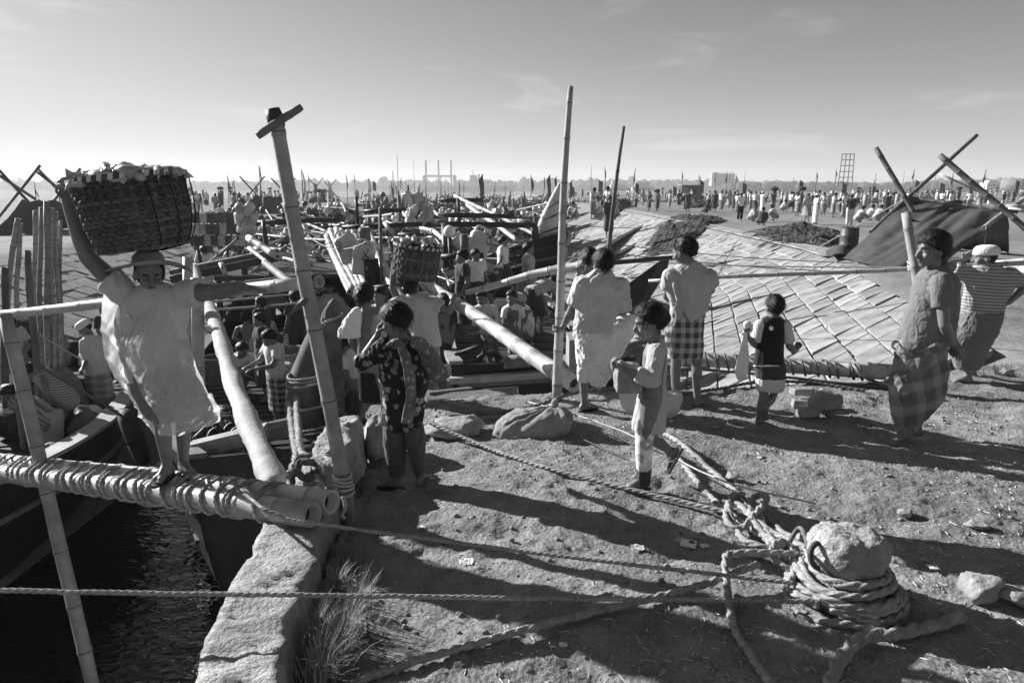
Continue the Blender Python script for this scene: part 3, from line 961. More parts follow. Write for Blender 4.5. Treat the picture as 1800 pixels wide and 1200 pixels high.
    def garment(s, name, rows, mat, ratio=0.62, folds=0.012, fs=(16, 16, 5), shear=(0, 0, 0), sleeves=(), voxel=0.012, seed=1, extra=None, smooth=3, keep_uv=False, dn=26, coff=0.0, solid=0.0):
        """rows: (py, pxL, pxR[, dy[, ratio]]) - the outline the photograph shows, turned into rings with real depth"""
        mb = MB(); rr = []
        for w in rows:
            py, L, Rr = w[:3]; dy = w[3] if len(w) > 3 else 0.0; ra = w[4] if len(w) > 4 else ratio
            c = s.q((L + Rr) / 2, py, dy); hw = (s.q(Rr, py, dy)[0] - s.q(L, py, dy)[0]) / 2
            rr.append((*c, hw, hw * ra))
        rr = np.array(rr)
        t = np.r_[0, np.cumsum(np.abs(np.diff(rr[:, 2])) + 1e-4)]; tt = np.linspace(0, t[-1], dn)
        rr = np.stack([np.interp(tt, t, rr[:, k]) for k in range(5)], 1)
        if len(rr) > 6:
            for _ in range(2): rr[1:-1] = 0.25 * rr[:-2] + 0.5 * rr[1:-1] + 0.25 * rr[2:]
        th = np.linspace(0, 2 * math.pi, 40, endpoint=False); rings = []
        for x, y, z, a, b_ in rr:
            rings.append(np.stack([x + a * np.cos(th), y + b_ * np.sin(th), np.full(40, z)], 1))
        mb.loft(rings)
        for a, b_, ra, rb in sleeves:
            d = unit(b_ - a)
            mb.tube([a - d * 0.01, a + (b_ - a) * 0.3, a + (b_ - a) * 0.7, b_], [ra, ra * 0.98, (ra + 2 * rb) / 3, rb], 16)
            mb.ellipsoid(a, (ra, ra, ra * 0.95))
        if extra: extra(mb, s)
        out, v, nr = skin(mb, voxel, smooth)
        if folds:
            g = np.asarray(fs, float).copy(); lo = g.min(); g = np.where(g > lo * 1.2, g * 1.65, lo * 0.6)
            rd = ridge(v, g, seed, shear); r2 = ridge(v, g * 1.8, seed + 40, tuple(-0.5 * q for q in shear))
            mask = 0.45 + 0.55 * np.clip(fbm(v * 4.0, 2, seed + 70) * 1.6 + 0.5, 0, 1)
            v = v + nr * (mask * (folds * 1.7 * (rd - 0.3) + folds * 0.85 * r2))[:, None]
        return put(out, v, name, MATS[mat] if isinstance(mat, str) else mat, s.t)
    def sandal(s, an, toe, mat='rubber'):
        k = s.s; t = unit(A(toe[0], toe[1], toe[2] if len(toe) > 2 else 0)); up = A(0, 0, 1); up = unit(up - t * np.dot(up, t)); lat = np.cross(t, up)
        b = an - up * 0.083 * k
        mb = MB(); th = np.linspace(0, 2 * math.pi, 18, endpoint=False)
        ring = []
        for z in (-0.008, 0.010):
            ring.append(np.array([b + t * (0.055 + 0.125 * math.cos(a)) * k + lat * (0.044 + 0.006 * math.cos(a)) * math.sin(a) * k + up * z * k for a in th]))
        mb.loft(ring)
        o = mb.build('sandal', MATS[mat], s.t, smooth=False)
        st = MB()
        for sg in (-1, 1):
            st.tube(spline([b + t * 0.125 * k + up * 0.012 * k, b + t * 0.09 * k + lat * sg * 0.028 * k + up * 0.05 * k, b + t * 0.03 * k + lat * sg * 0.047 * k + up * 0.008 * k], 8), 0.006 * k, 6)
        st.build('strap', MATS[mat], o)
        return s
M('eye', 0.25, 0.2, 6, 0.15, 0.0)
def cap_mb(c, face, s, h=0.075):
    s = s * 1.2; r, f, u = head_axes(face); c = c - u * 0.022 * s; mb = MB(); th = np.linspace(0, 2 * math.pi, 26, endpoint=False); rings = []
    for z, k in ((0.028, 0.98), (0.03, 1.03), (0.06, 1.04), (0.085, 0.98), (0.105, 0.82), (0.116, 0.5), (0.119, 0.08)):
        rings.append(np.array([c + (r * 0.083 * k * math.cos(a) + f * (0.103 * k * math.sin(a) - 0.012) + u * z * (h / 0.075)) * s for a in th]))
    mb.loft(rings); return mb

M('lip', 0.045, 0.2, 10, 0.6, 0.0)
def face_marks(fig, face, moustache=True, brow=1.0):
    """eyebrows, closed lids, lips and moustache as small raised parts of the head"""
    k = fig.s * 1.13; r, f, u = head_axes(face); c = fig.J['head'] - u * 0.025 * k
    q = lambda a, b_, d: c + (r * a + f * b_ + u * d) * k
    for sg in (-1, 1):
        MB().tube(spline([q(sg * .012, .089, .022), q(sg * .03, .087, .028), q(sg * .05, .072, .020)], 8), [.002 * k, .0035 * k * brow, .004 * k * brow, .004 * k * brow, .0035 * k * brow, .003 * k * brow, .0025 * k, .001 * k], 6).build('eyebrow', MATS['hair'], fig.t)
        MB().tube(spline([q(sg * .018, .083, -.001), q(sg * .031, .086, -.005), q(sg * .045, .076, -.001)], 8), .0022 * k, 5).build('eyelid', MATS['lip'], fig.t)
    MB().tube(spline([q(-.024, .082, -.0635), q(0, .094, -.0635), q(.024, .082, -.0635)], 8), .0028 * k, 5).build('mouth', MATS['lip'], fig.t)
    if moustache: MB().tube(spline([q(-.03, .08, -.055), q(0, .099, -.047), q(.03, .08, -.055)], 10), [.001 * k] + [.0038 * k] * 8 + [.001 * k], 6).build('moustache', MATS['lip'], fig.t)
banded('cloth_check', 0.07, 0.42, [(1, 0.1, 0), (0, 0.1, 1)], 0.5, 0.085, 0.05, 0.12, 0.10)
banded('cloth_check_soft', 0.13, 0.31, [(1, 0.2, 0.3), (-0.3, 0.1, 1)], 0.55, 0.16, 0.08, 0.3, 0.2)
banded('cloth_stripe', 0.2, 0.42, [(0.05, 0, 1)], 0.6, 0.034, 0.06, 0.25)
banded('cloth_stripe_bold', 0.15, 0.33, [(0.5, 0.1, 0.6)], 0.55, 0.045, 0.06, 0.4)
floral('cloth_floral', 0.022, 0.42, 17, 0.34)
floral('cloth_spots', 0.55, 0.06, 9, 0.36)
L_ = A

# ---- man in lungi standing at the right
b = G(1592, 778); m = Fig('barefoot man in dark shirt and wrapped check lungi, hands behind his back, at right', b, 1.66)
face = A(-1, -0.12, -0.05)
m.joints(head=(1637, 434), neck=(1645, 478), shL=(1654, 498, -0.19), shR=(1648, 494, 0.17), elL=(1660, 570, -0.25), wrL=(1674, 603, -0.10), elR=(1668, 570, 0.2), wrR=(1676, 600, 0.06),
         hip=(1625, 610), hipL=(1622, 618, -0.09), hipR=(1626, 618, 0.09), knL=(1606, 690, -0.06), knR=(1622, 690, 0.08), anL=(1594, 757, -0.03), anR=(1612, 752, 0.12))
m.body(face, 0.0095, feet={'L': (-1, -0.35), 'R': (-1, 0.1)}, hands={'L': {'dir': A(0.5, 0.4, -0.5), 'lat': A(0, 1, 0)}, 'R': {'dir': A(0.2, -0.4, -0.5)}})
m.hair(face, 'mop', 1.25, 3, rough=0.13); face_marks(m, face)
m.garment('shirt', [(470, 1630, 1664, 0, .9), (482, 1618, 1675, 0, 1.3), (500, 1610, 1680, 0, 1.1), (530, 1602, 1682), (560, 1592, 1680), (590, 1581, 1674), (607, 1575, 1662), (612, 1576, 1660)], cloth('cloth_khaki', 0.15), 0.82, 0.010, (5, 9, 13), (0, 0, 0.5), voxel=0.011, seed=5,
          sleeves=[(m.J['shL'], m.J['shL'] * 0.42 + m.J['elL'] * 0.58, 0.082, 0.076), (m.J['shR'], m.J['shR'] * 0.42 + m.J['elR'] * 0.58, 0.082, 0.076)])
# collar
ck = MB(); cc = m.J['neck'] + A(0.0, 0, 0.02); th = np.linspace(0, 2 * math.pi, 24, endpoint=False)
ck.loft([np.stack([cc[0] + 0.012 + 0.078 * np.cos(th), cc[1] + 0.07 * np.sin(th), cc[2] - 0.035 + 0.02 * np.cos(th)], 1), np.stack([cc[0] + 0.005 + 0.068 * np.cos(th), cc[1] + 0.062 * np.sin(th), cc[2] + 0.035 + 0.035 * np.cos(th)], 1), np.stack([cc[0] + 0.005 + 0.058 * np.cos(th), cc[1] + 0.052 * np.sin(th), cc[2] + 0.03 + 0.035 * np.cos(th)], 1)])
ck.build('collar', MATS['cloth_khaki'], m.t)
m.garment('lungi', [(598, 1580, 1662), (612, 1574, 1664), (625, 1576, 1662), (640, 1573, 1665), (665, 1568, 1664), (690, 1565, 1660), (712, 1567, 1648), (735, 1571, 1628), (750, 1575, 1612), (760, 1578, 1604)], 'cloth_check_soft', 0.62, 0.020, (11, 9, 3.5), (-0.9, 0, 0), voxel=0.011, seed=8)
kn = MB()
rope_mb(kn, [m.q(1576, 607, -0.2), m.q(1590, 618, -0.26), m.q(1610, 622, -0.27), m.q(1632, 615, -0.25), m.q(1652, 603, -0.16)], 0.026, False)
kn.ellipsoid(m.q(1575, 606, -0.17), (0.03, 0.03, 0.035)); o, v, n_ = skin(kn, 0.009, 3); put(o, v + n_ * (0.008 * ridge(v, (28, 28, 28), 3))[:, None], 'waist_roll', MATS['cloth_check_soft'], m.t)

# ---- man with white cap, back turned, far right
b = G(1698, 672); m = Fig('man in white cap and striped shirt raising a hand to his mouth, far right', b, 1.6)
face = A(-0.9, 0.35, -0.05)
m.joints(head=(1731, 449), neck=(1738, 474), shL=(1700, 482, 0), shR=(1774, 482, -0.02), elL=(1662, 466, 0.06), wrL=(1692, 458, 0.18), elR=(1803, 504, 0.0), wrR=(1773, 532, -0.08),
         hip=(1726, 556), hipL=(1715, 560, 0.02), hipR=(1738, 560, 0.02), knL=(1698, 606, 0.02), knR=(1716, 606, 0.06), anL=(1702, 662, 0.0), anR=(1710, 655, 0.2))
m.body(face, 0.011, feet={'L': (-0.9, 0.2), 'R': (-0.8, 0.5)}, hands={'L': {'dir': A(0.6, 0.1, 0.6), 'curl': 0.9}, 'R': {'dir': A(-0.7, 0.2, -0.4), 'curl': 0.6}})
m.hair(face, 'short', -0.2, 5, rough=0.0)
cap_mb(m.J['head'], face, m.s).build('cap', MATS['cloth_white'], m.t)
m.garment('shirt', [(462, 1722, 1752, 0, .8), (474, 1703, 1769, 0, .6), (486, 1696, 1780), (505, 1697, 1782), (530, 1694, 1768), (548, 1692, 1762), (556, 1692, 1761)], 'cloth_stripe', 0.58, 0.009, (13, 13, 8), (0.7, 0, 0.2), voxel=0.012, seed=15,
          sleeves=[(m.J['shL'], m.J['shL'] * 0.4 + m.J['elL'] * 0.6, 0.085, 0.08), (m.J['shR'], m.J['shR'] * 0.35 + m.J['elR'] * 0.65, 0.085, 0.08)])
m.garment('lungi', [(548, 1694, 1760), (565, 1686, 1758), (580, 1680, 1752), (600, 1670, 1740), (618, 1671, 1734), (635, 1676, 1727), (648, 1680, 1720)], cloth('cloth_olive', 0.15), 0.75, 0.016, (10, 10, 5), (1.0, 0, 0), voxel=0.012, seed=18)
m.sandal(m.J['anL'], (-0.9, 0.2))

# ---- man in checked short lungi, back turned, centre right
b = G(1222, 712); m = Fig('man seen from behind in grey shirt and short plaid lungi, bare calves', b, 1.6)
face = A(-0.72, 0.62, -0.32)
m.joints(head=(1200, 438), neck=(1212, 470), shL=(1180, 485, 0), shR=(1245, 487, 0), elL=(1172, 520, 0.05), wrL=(1190, 536, 0.22), elR=(1250, 510, 0.1), wrR=(1205, 525, 0.26),
         hip=(1207, 562), hipL=(1192, 566), hipR=(1222, 566), knL=(1188, 632, 0.0), knR=(1225, 632, 0.0), anL=(1187, 697, 0.05), anR=(1225, 703, 0.0))
m.body(face, 0.010, feet={'L': (-0.35, 1.0), 'R': (0.5, 0.8)}, hands={'L': {'curl': 0.8}, 'R': {'curl': 0.8}})
m.hair(face, 'short', 1.35, 21, rough=0.2)
m.garment('shirt', [(460, 1198, 1228, 0, .8), (470, 1184, 1240, 0, .6), (482, 1172, 1250), (500, 1168, 1253), (520, 1174, 1249), (540, 1180, 1243), (553, 1178, 1240), (559, 1178, 1239)], 'cloth_pale' if False else cloth('cloth_drab', 0.38), 0.58, 0.013, (11, 11, 6), (0.5, 0, 0.2), voxel=0.0115, seed=25,
          sleeves=[(m.J['shL'], m.J['shL'] * 0.4 + m.J['elL'] * 0.6, 0.085, 0.08), (m.J['shR'], m.J['shR'] * 0.4 + m.J['elR'] * 0.6, 0.085, 0.08)])
m.garment('lungi', [(552, 1179, 1238), (565, 1176, 1237), (585, 1169, 1236), (605, 1170, 1237), (620, 1174, 1236), (628, 1177, 1235)], 'cloth_check', 0.62, 0.010, (14, 14, 2.5), voxel=0.011, seed=28)
m.sandal(m.J['anR'], (0.5, 0.8), 'wood_mid')

# ---- man with one foot up, white lungi
b = G(1030, 722); m = Fig('balding man in pale shirt and white lungi, one foot raised, gripping the tall pole', b, 1.6)
face = A(-0.35, 0.9, -0.2)
m.joints(head=(1059, 459), neck=(1057, 486), shL=(1024, 500, 0), shR=(1090, 502, 0), elL=(1003, 548, 0.05), wrL=(990, 574, 0.12), elR=(1096, 546, 0.02), wrR=(1082, 546, 0.25),
         hip=(1040, 590), hipL=(1028, 596, 0), hipR=(1056, 596, 0.02), knL=(1026, 652, 0.02), anL=(1027, 708, 0.0), knR=(1103, 566, 0.28), anR=(1091, 618, 0.22))
m.body(face, 0.010, feet={'L': (0.75, 0.5), 'R': (1.0, 0.4)}, hands={'L': {'dir': A(-0.5, 0.3, -0.5), 'curl': 1.0}})
m.hair(face, 'short', 0.75, 31, rough=0.05)
m.garment('shirt', [(474, 1044, 1071, 0, .8), (485, 1030, 1082, 0, .6), (495, 1018, 1093), (515, 1014, 1092), (540, 1012, 1088), (565, 1009, 1080), (585, 1007, 1072), (592, 1008, 1069)], cloth('cloth_shirt_pale', 0.50), 0.58, 0.017, (13, 13, 10), (-0.9, 0, -0.9), voxel=0.0115, seed=35,
          sleeves=[(m.J['shL'], m.J['shL'] * 0.25 + m.J['elL'] * 0.75, 0.083, 0.074), (m.J['shR'], m.J['elR'], 0.085, 0.075)])
def extra(mb, f):
    mb.capsule(f.q(1052, 598, 0.0), f.q(1103, 567, 0.25), 0.13, 0.085, 14)
    mb.capsule(f.q(1103, 567, 0.25), f.q(1085, 618, 0.14), 0.08, 0.06, 12)
    mb.capsule(f.q(1050, 618, 0.0), f.q(1098, 590, 0.2), 0.11, 0.07, 12)
    mb.loft([np.array([f.q(x, y, dy) for x, y, dy in r_]) for r_ in (
        ((1030, 640, -0.08), (1060, 636, -0.06), (1088, 610, 0.06), (1086, 612, 0.10), (1060, 640, 0.0), (1034, 644, 0.0)),
        ((1038, 676, -0.07), (1062, 682, -0.05), (1080, 650, 0.05), (1078, 652, 0.08), (1062, 680, 0.0), (1040, 675, -0.01)))])
m.garment('lungi', [(582, 1010, 1070), (600, 1011, 1078), (620, 1012, 1080), (640, 1014, 1066), (655, 1016, 1046), (668, 1017, 1039)], 'cloth_white', 0.7, 0.02, (12, 12, 6), (1.2, 0, 0.9), voxel=0.011, seed=38, extra=extra)
m.sandal(m.J['anL'], (0.75, 0.5)); m.sandal(m.J['anR'], (1.0, 0.4))

# ---- slim youth behind him, dark shirt, holding the bamboo end
b = A(*PY(1034, 640, m.y0 + 1.0)); b[2] = Z(b[0], b[1]); m = Fig('youth in dark shirt half hidden behind the balding man, hand on the bamboo end', b, 1.45)
face = A(0.1, 1.0, -0.1)
m.joints(head=(1036, 452), neck=(1034, 472), shL=(1020, 482, 0), shR=(1052, 484, 0), elL=(1010, 508, -0.1), wrL=(1017, 482, -0.22), hip=(1036, 560), hipL=(1028, 562), hipR=(1044, 562), knL=(1030, 610), knR=(1043, 610), anL=(1030, 660), anR=(1042, 660))
m.body(face, 0.013, hands={'L': {'dir': A(0.2, -0.1, 0.8), 'curl': 1.1}}); m.hair(face, 'short', 1.0, 41)
m.garment('shirt', [(466, 1024, 1044), (480, 1015, 1055), (520, 1016, 1056), (566, 1018, 1056)], 'cloth_dark', 0.6, 0.008, voxel=0.014, seed=42)
m.garment('lungi', [(560, 1018, 1056), (600, 1018, 1058), (645, 1022, 1055)], 'cloth_mid', 0.7, 0.012, voxel=0.015, seed=43)

# ---- girl stepping over the ropes
b = G(1112, 858); m = Fig('girl in pale kurta and spotted trousers stepping left over the ropes', b, 1.28)
face = A(-1, -0.05, -0.22)
m.s = 0.86
m.joints(head=(1139, 561), neck=(1152, 602), shL=(1154, 617, -0.11), shR=(1152, 617, 0.10), elL=(1147, 668, -0.17), wrL=(1098, 648, -0.14), elR=(1138, 668, 0.12), wrR=(1093, 652, 0.06),
         hip=(1146, 700), hipL=(1143, 706, -0.06), hipR=(1148, 706, 0.06), knL=(1133, 772, -0.04), anL=(1131, 842, 0.0), knR=(1146, 768, 0.08), anR=(1177, 792, 0.12))
m.body(face, 0.0085, feet={'L': (-1, -0.15), 'R': (-0.35, 0.15, -0.9)}, hands={'L': {'curl': 1.1, 'lat': A(0, 1, 0.3)}, 'R': {'curl': 1.1, 'lat': A(0, 1, 0.3)}}, torso_w=0.85)
m.hair(face, 'bun', 1.15, 51, rough=0.10); face_marks(m, face, False, 0.8)
m.garment('kurta', [(594, 1144, 1166, 0, .9), (604, 1136, 1171, 0, 1.25), (620, 1134, 1173, 0, 1.0), (650, 1138, 1171), (690, 1125, 1171), (720, 1116, 1171), (745, 1110, 1170), (757, 1112, 1170)], cloth('cloth_kurta', 0.42), 0.78, 0.013, (14, 14, 3.5), (0.2, 0, 0), voxel=0.0095, seed=55,
          sleeves=[(m.J['shL'], m.J['elL'], 0.055, 0.05), (m.J['elL'], m.J['elL'] * 0.45 + m.J['wrL'] * 0.55, 0.05, 0.047), (m.J['shR'], m.J['elR'], 0.055, 0.05)])
m.garment('trouser_leg', [(735, 1117, 1158, -0.02), (770, 1117, 1149, -0.03), (800, 1118, 1147, -0.02), (835, 1119, 1144, 0)], 'cloth_spots', 0.95, 0.006, (16, 16, 5), voxel=0.0095, seed=57)
m.garment('trouser_leg', [(735, 1136, 1166, 0.09), (758, 1138, 1164, 0.09), (772, 1145, 1166, 0.1)], 'cloth_spots', 0.95, 0.006, (16, 16, 5), voxel=0.0095, seed=58)
m.garment('trouser_cuff', [(820, 1118, 1146, 0), (850, 1119, 1143, 0)], 'cloth_dark', 1.0, 0.004, voxel=0.0095, seed=59)
m.sandal(m.J['anL'], (-1, -0.15), 'wood_mid'); m.sandal(m.J['anR'], (-0.35, 0.15, -0.9), 'wood_mid')
GIRL = m
# the cloth bundle she carries
bg = MB(); c0 = m.q(1104, 662, -0.03)
bg.box(c0 + A(0, 0, -0.01), (0.16, 0.16, 0.16)); bg.ellipsoid(c0, (0.10, 0.09, 0.10)); bg.capsule(m.q(1092, 640, -0.05), m.q(1098, 655, -0.04), 0.03, 0.05)
o, v, n_ = skin(bg, 0.010, 6); v += n_ * (0.010 * ridge(v, (20, 20, 12), 61))[:, None]
ob = put(o, v, 'cloth_bag', MATS['burlap'], None, (c0[0], c0[1], c0[2] - 0.1)); tag(ob, 'small grey cloth bag clutched by the girl stepping over ropes', 'bag')

# ---- boy with white bag
b = G(1336, 744); m = Fig('small boy in dark vest and two-tone shorts walking away with a white bag', b, 1.1)
face = A(-0.15, 1.0, -0.1); m.s = 0.80
m.joints(head=(1361, 536), neck=(1359, 562), shL=(1336, 572, 0), shR=(1380, 572, 0), elL=(1329, 606, 0.02), wrL=(1314, 592, -0.04), elR=(1388, 608, 0.02), wrR=(1396, 618, 0.12),
         hip=(1352, 648), hipL=(1342, 654), hipR=(1364, 654), knL=(1343, 696, 0.0), anL=(1333, 735, 0), knR=(1358, 696, 0.06), anR=(1346, 716, -0.12))
m.body(face, 0.009, feet={'L': (0.4, 0.8), 'R': (0.3, 0.3, -0.8)}, hands={'L': {'dir': A(-0.2, -0.1, 0.8), 'curl': 1.1}, 'R': {'dir': A(0.4, 0.3, 0.4), 'curl': 1.0}}, torso_w=0.85)
m.hair(face, 'short', 0.8, 61, rough=0.04)
m.garment('vest', [(556, 1346, 1372, 0, .8), (562, 1336, 1380, 0, .6), (575, 1332, 1382), (600, 1331, 1378), (625, 1328, 1377), (640, 1325, 1379), (644, 1325, 1379)], 'cloth_black', 0.6, 0.006, (13, 13, 6), voxel=0.0105, seed=65)
for S_, L2 in (('L', 0), ('R', 0)):
    sl = MB(); a_, e_ = m.J['sh' + S_], m.J['el' + S_]; sl.tube([a_, a_ * 0.45 + e_ * 0.55, a_ * 0.2 + e_ * 0.8], [0.055, 0.056, 0.058], 14); sl.ellipsoid(a_, (0.056, 0.056, 0.056))
    o, v, n_ = skin(sl, 0.0095, 3); put(o, v, 'sleeve', MATS['cloth_pale'], m.t)
m.garment('shorts', [(638, 1326, 1379), (655, 1327, 1381), (664, 1328, 1380)], 'cloth_dark', 0.7, 0.006, voxel=0.0105, seed=67)
m.garment('shorts_hem', [(662, 1328, 1380), (675, 1329, 1379), (686, 1330, 1377)], 'cloth_pale', 0.72, 0.006, voxel=0.0105, seed=68)
hm = MB(); hm.tube([m.q(1325, 642, -0.0) + 0 * A(1, 1, 1)] + [m.q(1352 + 27 * math.cos(a), 643, 0.1 * math.sin(a)) for a in np.linspace(math.pi, 3 * math.pi, 30)], 0.006, 6); hm.build('hem_trim', MATS['cloth_white'], m.t)
# round emblem on the vest back
em = MB(); ec = m.q(1356, 577, -0.128); th = np.linspace(0, 2 * math.pi, 28)
em.tube([ec + A(0.016 * math.cos(a), 0, 0.016 * math.sin(a)) for a in th], 0.0022, 5); em.capsule(ec + A(-0.004, 0, -0.008), ec + A(0.005, 0, 0.007), 0.003, 0.003, 6)
em.build('emblem', MATS['cloth_pale'], m.t)
bag = MB(); c = [m.q(1310, 580, -0.05), m.q(1309, 600, -0.06), m.q(1307, 630, -0.06), m.q(1303, 655, -0.06), m.q(1302, 668, -0.06)]
bag.tube(c, [0.022, 0.03, 0.062, 0.074, 0.03], 18, flat=(1, 0.7)); bag.ellipsoid(m.q(1314, 570, -0.05), (0.032, 0.03, 0.03)); bag.ellipsoid(m.q(1318, 578, -0.05), (0.026, 0.026, 0.03))
o, v, n_ = skin(bag, 0.008, 4); v += n_ * (0.009 * ridge(v, (24, 24, 3), 71))[:, None]
tag(put(o, v, 'plastic_bag', MATS['cloth_white'], None, c[-1]), 'white plastic bag hanging from the small boy\'s hand', 'bag')

# ---- woman in flowered dress, back turned
b = G(706, 852); m = Fig('woman seen from behind in dark flowered dress, hand raised to her ear', b, 1.42)
face = A(-0.85, 0.35, -0.35); m.s = 0.90
m.joints(head=(692, 559), neck=(702, 594), shL=(680, 609, 0), shR=(738, 609, 0.0), elL=(636, 637, 0.02), wrL=(664, 590, 0.04), elR=(752, 662, 0.16), wrR=(728, 668, 0.3),
         hip=(707, 710), hipL=(694, 716), hipR=(722, 716), knL=(696, 785, 0.0), knR=(734, 785, 0.02), anL=(698, 842, 0), anR=(738, 838, 0.04))
m.body(face, 0.009, feet={'L': (-0.9, 0.2), 'R': (0.15, 0.9)}, hands={'L': {'dir': A(0.25, 0, 0.9), 'curl': 0.9, 'lat': A(0.3, 1, 0)}}, torso_w=0.92)
m.hair(face, 'bun', 1.2, 81, rough=0.10)
m.garment('dress', [(594, 688, 720, 0, .8), (603, 676, 738, 0, .6), (615, 670, 746), (640, 669, 752), (665, 669, 755), (690, 670, 748), (715, 671, 743), (740, 671, 742), (753, 672, 742)], 'cloth_floral', 0.62, 0.015, (12, 12, 4), (0.2, 0, 0), voxel=0.0105, seed=85,
          sleeves=[(m.J['shL'], m.J['elL'], 0.066, 0.058), (m.J['elL'], m.J['elL'] * 0.85 + m.J['wrL'] * 0.15, 0.058, 0.055), (m.J['shR'], m.J['elR'], 0.066, 0.062)])
m.garment('trouser_leg', [(745, 673, 712), (780, 675, 713), (810, 680, 713), (836, 686, 711)], 'cloth_dark' if False else cloth('cloth_salwar', 0.085), 1.05, 0.012, (11, 11, 4), (0.5, 0, 0), voxel=0.0105, seed=87)
m.garment('trouser_leg', [(745, 707, 744), (780, 712, 748), (810, 722, 748), (832, 727, 748)], 'cloth_salwar', 1.05, 0.012, (11, 11, 4), (0.5, 0, 0), voxel=0.0105, seed=88)
# long scarf hanging down the back and across the right shoulder
sc = MB(); pth = spline([m.q(683, 607, -0.08), m.q(700, 600, -0.12), m.q(716, 640, -0.17), m.q(722, 690, -0.17), m.q(716, 742, -0.16)], 24)
sc.tube(pth, np.linspace(0.04, 0.055, 24), 12, flat=(1, 0.35))
pth = spline([m.q(722, 600, -0.10), m.q(740, 606, -0.10), m.q(760, 640, -0.02), m.q(770, 668, 0.04)], 18); sc.tube(pth, np.linspace(0.04, 0.09, 18), 12, flat=(0.35, 1))
o, v, n_ = skin(sc, 0.0095, 3); v += n_ * (0.010 * ridge(v, (22, 22, 5), 91))[:, None]; put(o, v, 'scarf', floral('cloth_floral_pale', 0.10, 0.40, 22, 0.30), m.t)
m.sandal(m.J['anL'], (-0.9, 0.2)); m.sandal(m.J['anR'], (0.15, 0.9))
# ================================================================== the porter on the gangway
def plastic_mat():
    m, nt, b = nodemat('plastic_sheet')
    v = nvec(nt, 'Object')
    out = nt.nodes['Material Output']
    b.inputs['Base Color'].default_value = (0.72, 0.72, 0.72, 1); b.inputs['Roughness'].default_value = 0.6
    b.inputs['Specular IOR Level'].default_value = 0.3
    tr = nt.nodes.new('ShaderNodeBsdfTranslucent'); tr.inputs[0].default_value = (0.95, 0.95, 0.95, 1)
    tp = nt.nodes.new('ShaderNodeBsdfTransparent'); tp.inputs[0].default_value = (0.9, 0.9, 0.9, 1)
    m1 = nt.nodes.new('ShaderNodeMixShader'); m1.inputs[0].default_value = 0.52
    m2 = nt.nodes.new('ShaderNodeMixShader'); m2.inputs[0].default_value = 0.36
    nt.links.new(b.outputs[0], m1.inputs[1]); nt.links.new(tr.outputs[0], m1.inputs[2])
    nt.links.new(m1.outputs[0], m2.inputs[1]); nt.links.new(tp.outputs[0], m2.inputs[2])
    nt.links.new(m2.outputs[0], out.inputs['Surface'])
    h = nnoise(nt, nvec(nt, 'Object', (1, 1, 0.5)), 9, 5, 0.6, 1.2); bm = nt.nodes.new('ShaderNodeBump')
    bm.inputs['Strength'].default_value = 0.35; bm.inputs['Distance'].default_value = 0.02
    nt.links.new(h, bm.inputs['Height']); nt.links.new(bm.outputs[0], b.inputs['Normal']); nt.links.new(bm.outputs[0], tr.inputs['Normal'])
plastic_mat()
PORT_Y = 4.40
foot0 = PY(306, 838, PORT_Y)
m = Fig('porter in sheer plastic apron on the gangway, huge fish basket on head', foot0, 1.62)
PORTER = m
face = A(0.55, -0.8, -0.2); m.ak = 1.28
m.joints(head=(262, 476), neck=(268, 512), shL=(216, 512, 0), shR=(326, 516, 0), elL=(154, 452, -0.02), wrL=(118, 352, 0.03), elR=(388, 512, -0.04), wrR=(424, 504, -0.06),
         hip=(268, 650), hipL=(254, 656, 0), hipR=(284, 656, 0), knL=(284, 738, -0.06), knR=(322, 730, 0.05), anL=(294, 818, -0.04), anR=(322, 812, 0.08))
m.body(face, 0.0085, feet={'L': (-0.1, -1.0), 'R': (0.7, -0.7)}, hands={'L': {'dir': A(-0.10, 0.0, 1.0), 'lat': A(0.5, 0.8, 0), 'curl': 0.75}, 'R': {'dir': A(1, -0.1, -0.06), 'lat': A(0, 1, 0), 'curl': 0.22, 'spread': 0.5}})
m.hair(A(0.35, -0.9, 0.45), 'short', 0.5, 101, rough=0.0); face_marks(m, face, True, 1.2)
# cloth hat with a floppy brim
r_, f_, u_ = head_axes(A(0.35, -0.9, 0.0)); hc = m.J['head'] + u_ * 0.050 - f_ * 0.02
hat = MB(); th = np.linspace(0, 2 * math.pi, 44, endpoint=False); rings = []
for k_, z_ in ((0.03, 0.085), (0.055, 0.08), (0.092, 0.045), (0.10, 0.0), (0.15, -0.018), (0.205, -0.03), (0.208, -0.036), (0.15, -0.026), (0.095, -0.008)):
    rings.append(np.array([hc + r_ * k_ * math.cos(a) * (1.25 if k_ > 0.12 else 1.0) + f_ * k_ * math.sin(a) * 0.95 + u_ * (z_ + (k_ > 0.12) * (0.035 * max(math.sin(a), 0) - 0.06 * abs(math.cos(a)) ** 2 + 0.012 * math.sin(3 * a + 1) + 0.03) * (k_ - 0.1) / 0.1) for a in th]))
hat.loft(rings); hat.build('hat', MATS['burlap'], m.t)
m.garment('shirt', [(498, 254, 292, 0, .8), (508, 232, 312, 0, .6), (522, 216, 332), (545, 208, 330), (575, 205, 326), (610, 212, 320), (645, 220, 318), (668, 222, 318)], cloth('cloth_linen', 0.48), 0.58, 0.013, (13, 13, 5), (0.35, 0, 0), voxel=0.011, seed=105,
          sleeves=[(m.J['shL'], m.J['shL'] * 0.62 + m.J['elL'] * 0.38, 0.088, 0.09), (m.J['shR'], m.J['shR'] * 0.62 + m.J['elR'] * 0.38, 0.088, 0.086)])
m.garment('shorts', [(640, 224, 318), (680, 228, 334), (715, 250, 348), (732, 258, 350)], cloth('cloth_shorts', 0.16), 0.6, 0.012, (11, 11, 5), voxel=0.012, seed=108)
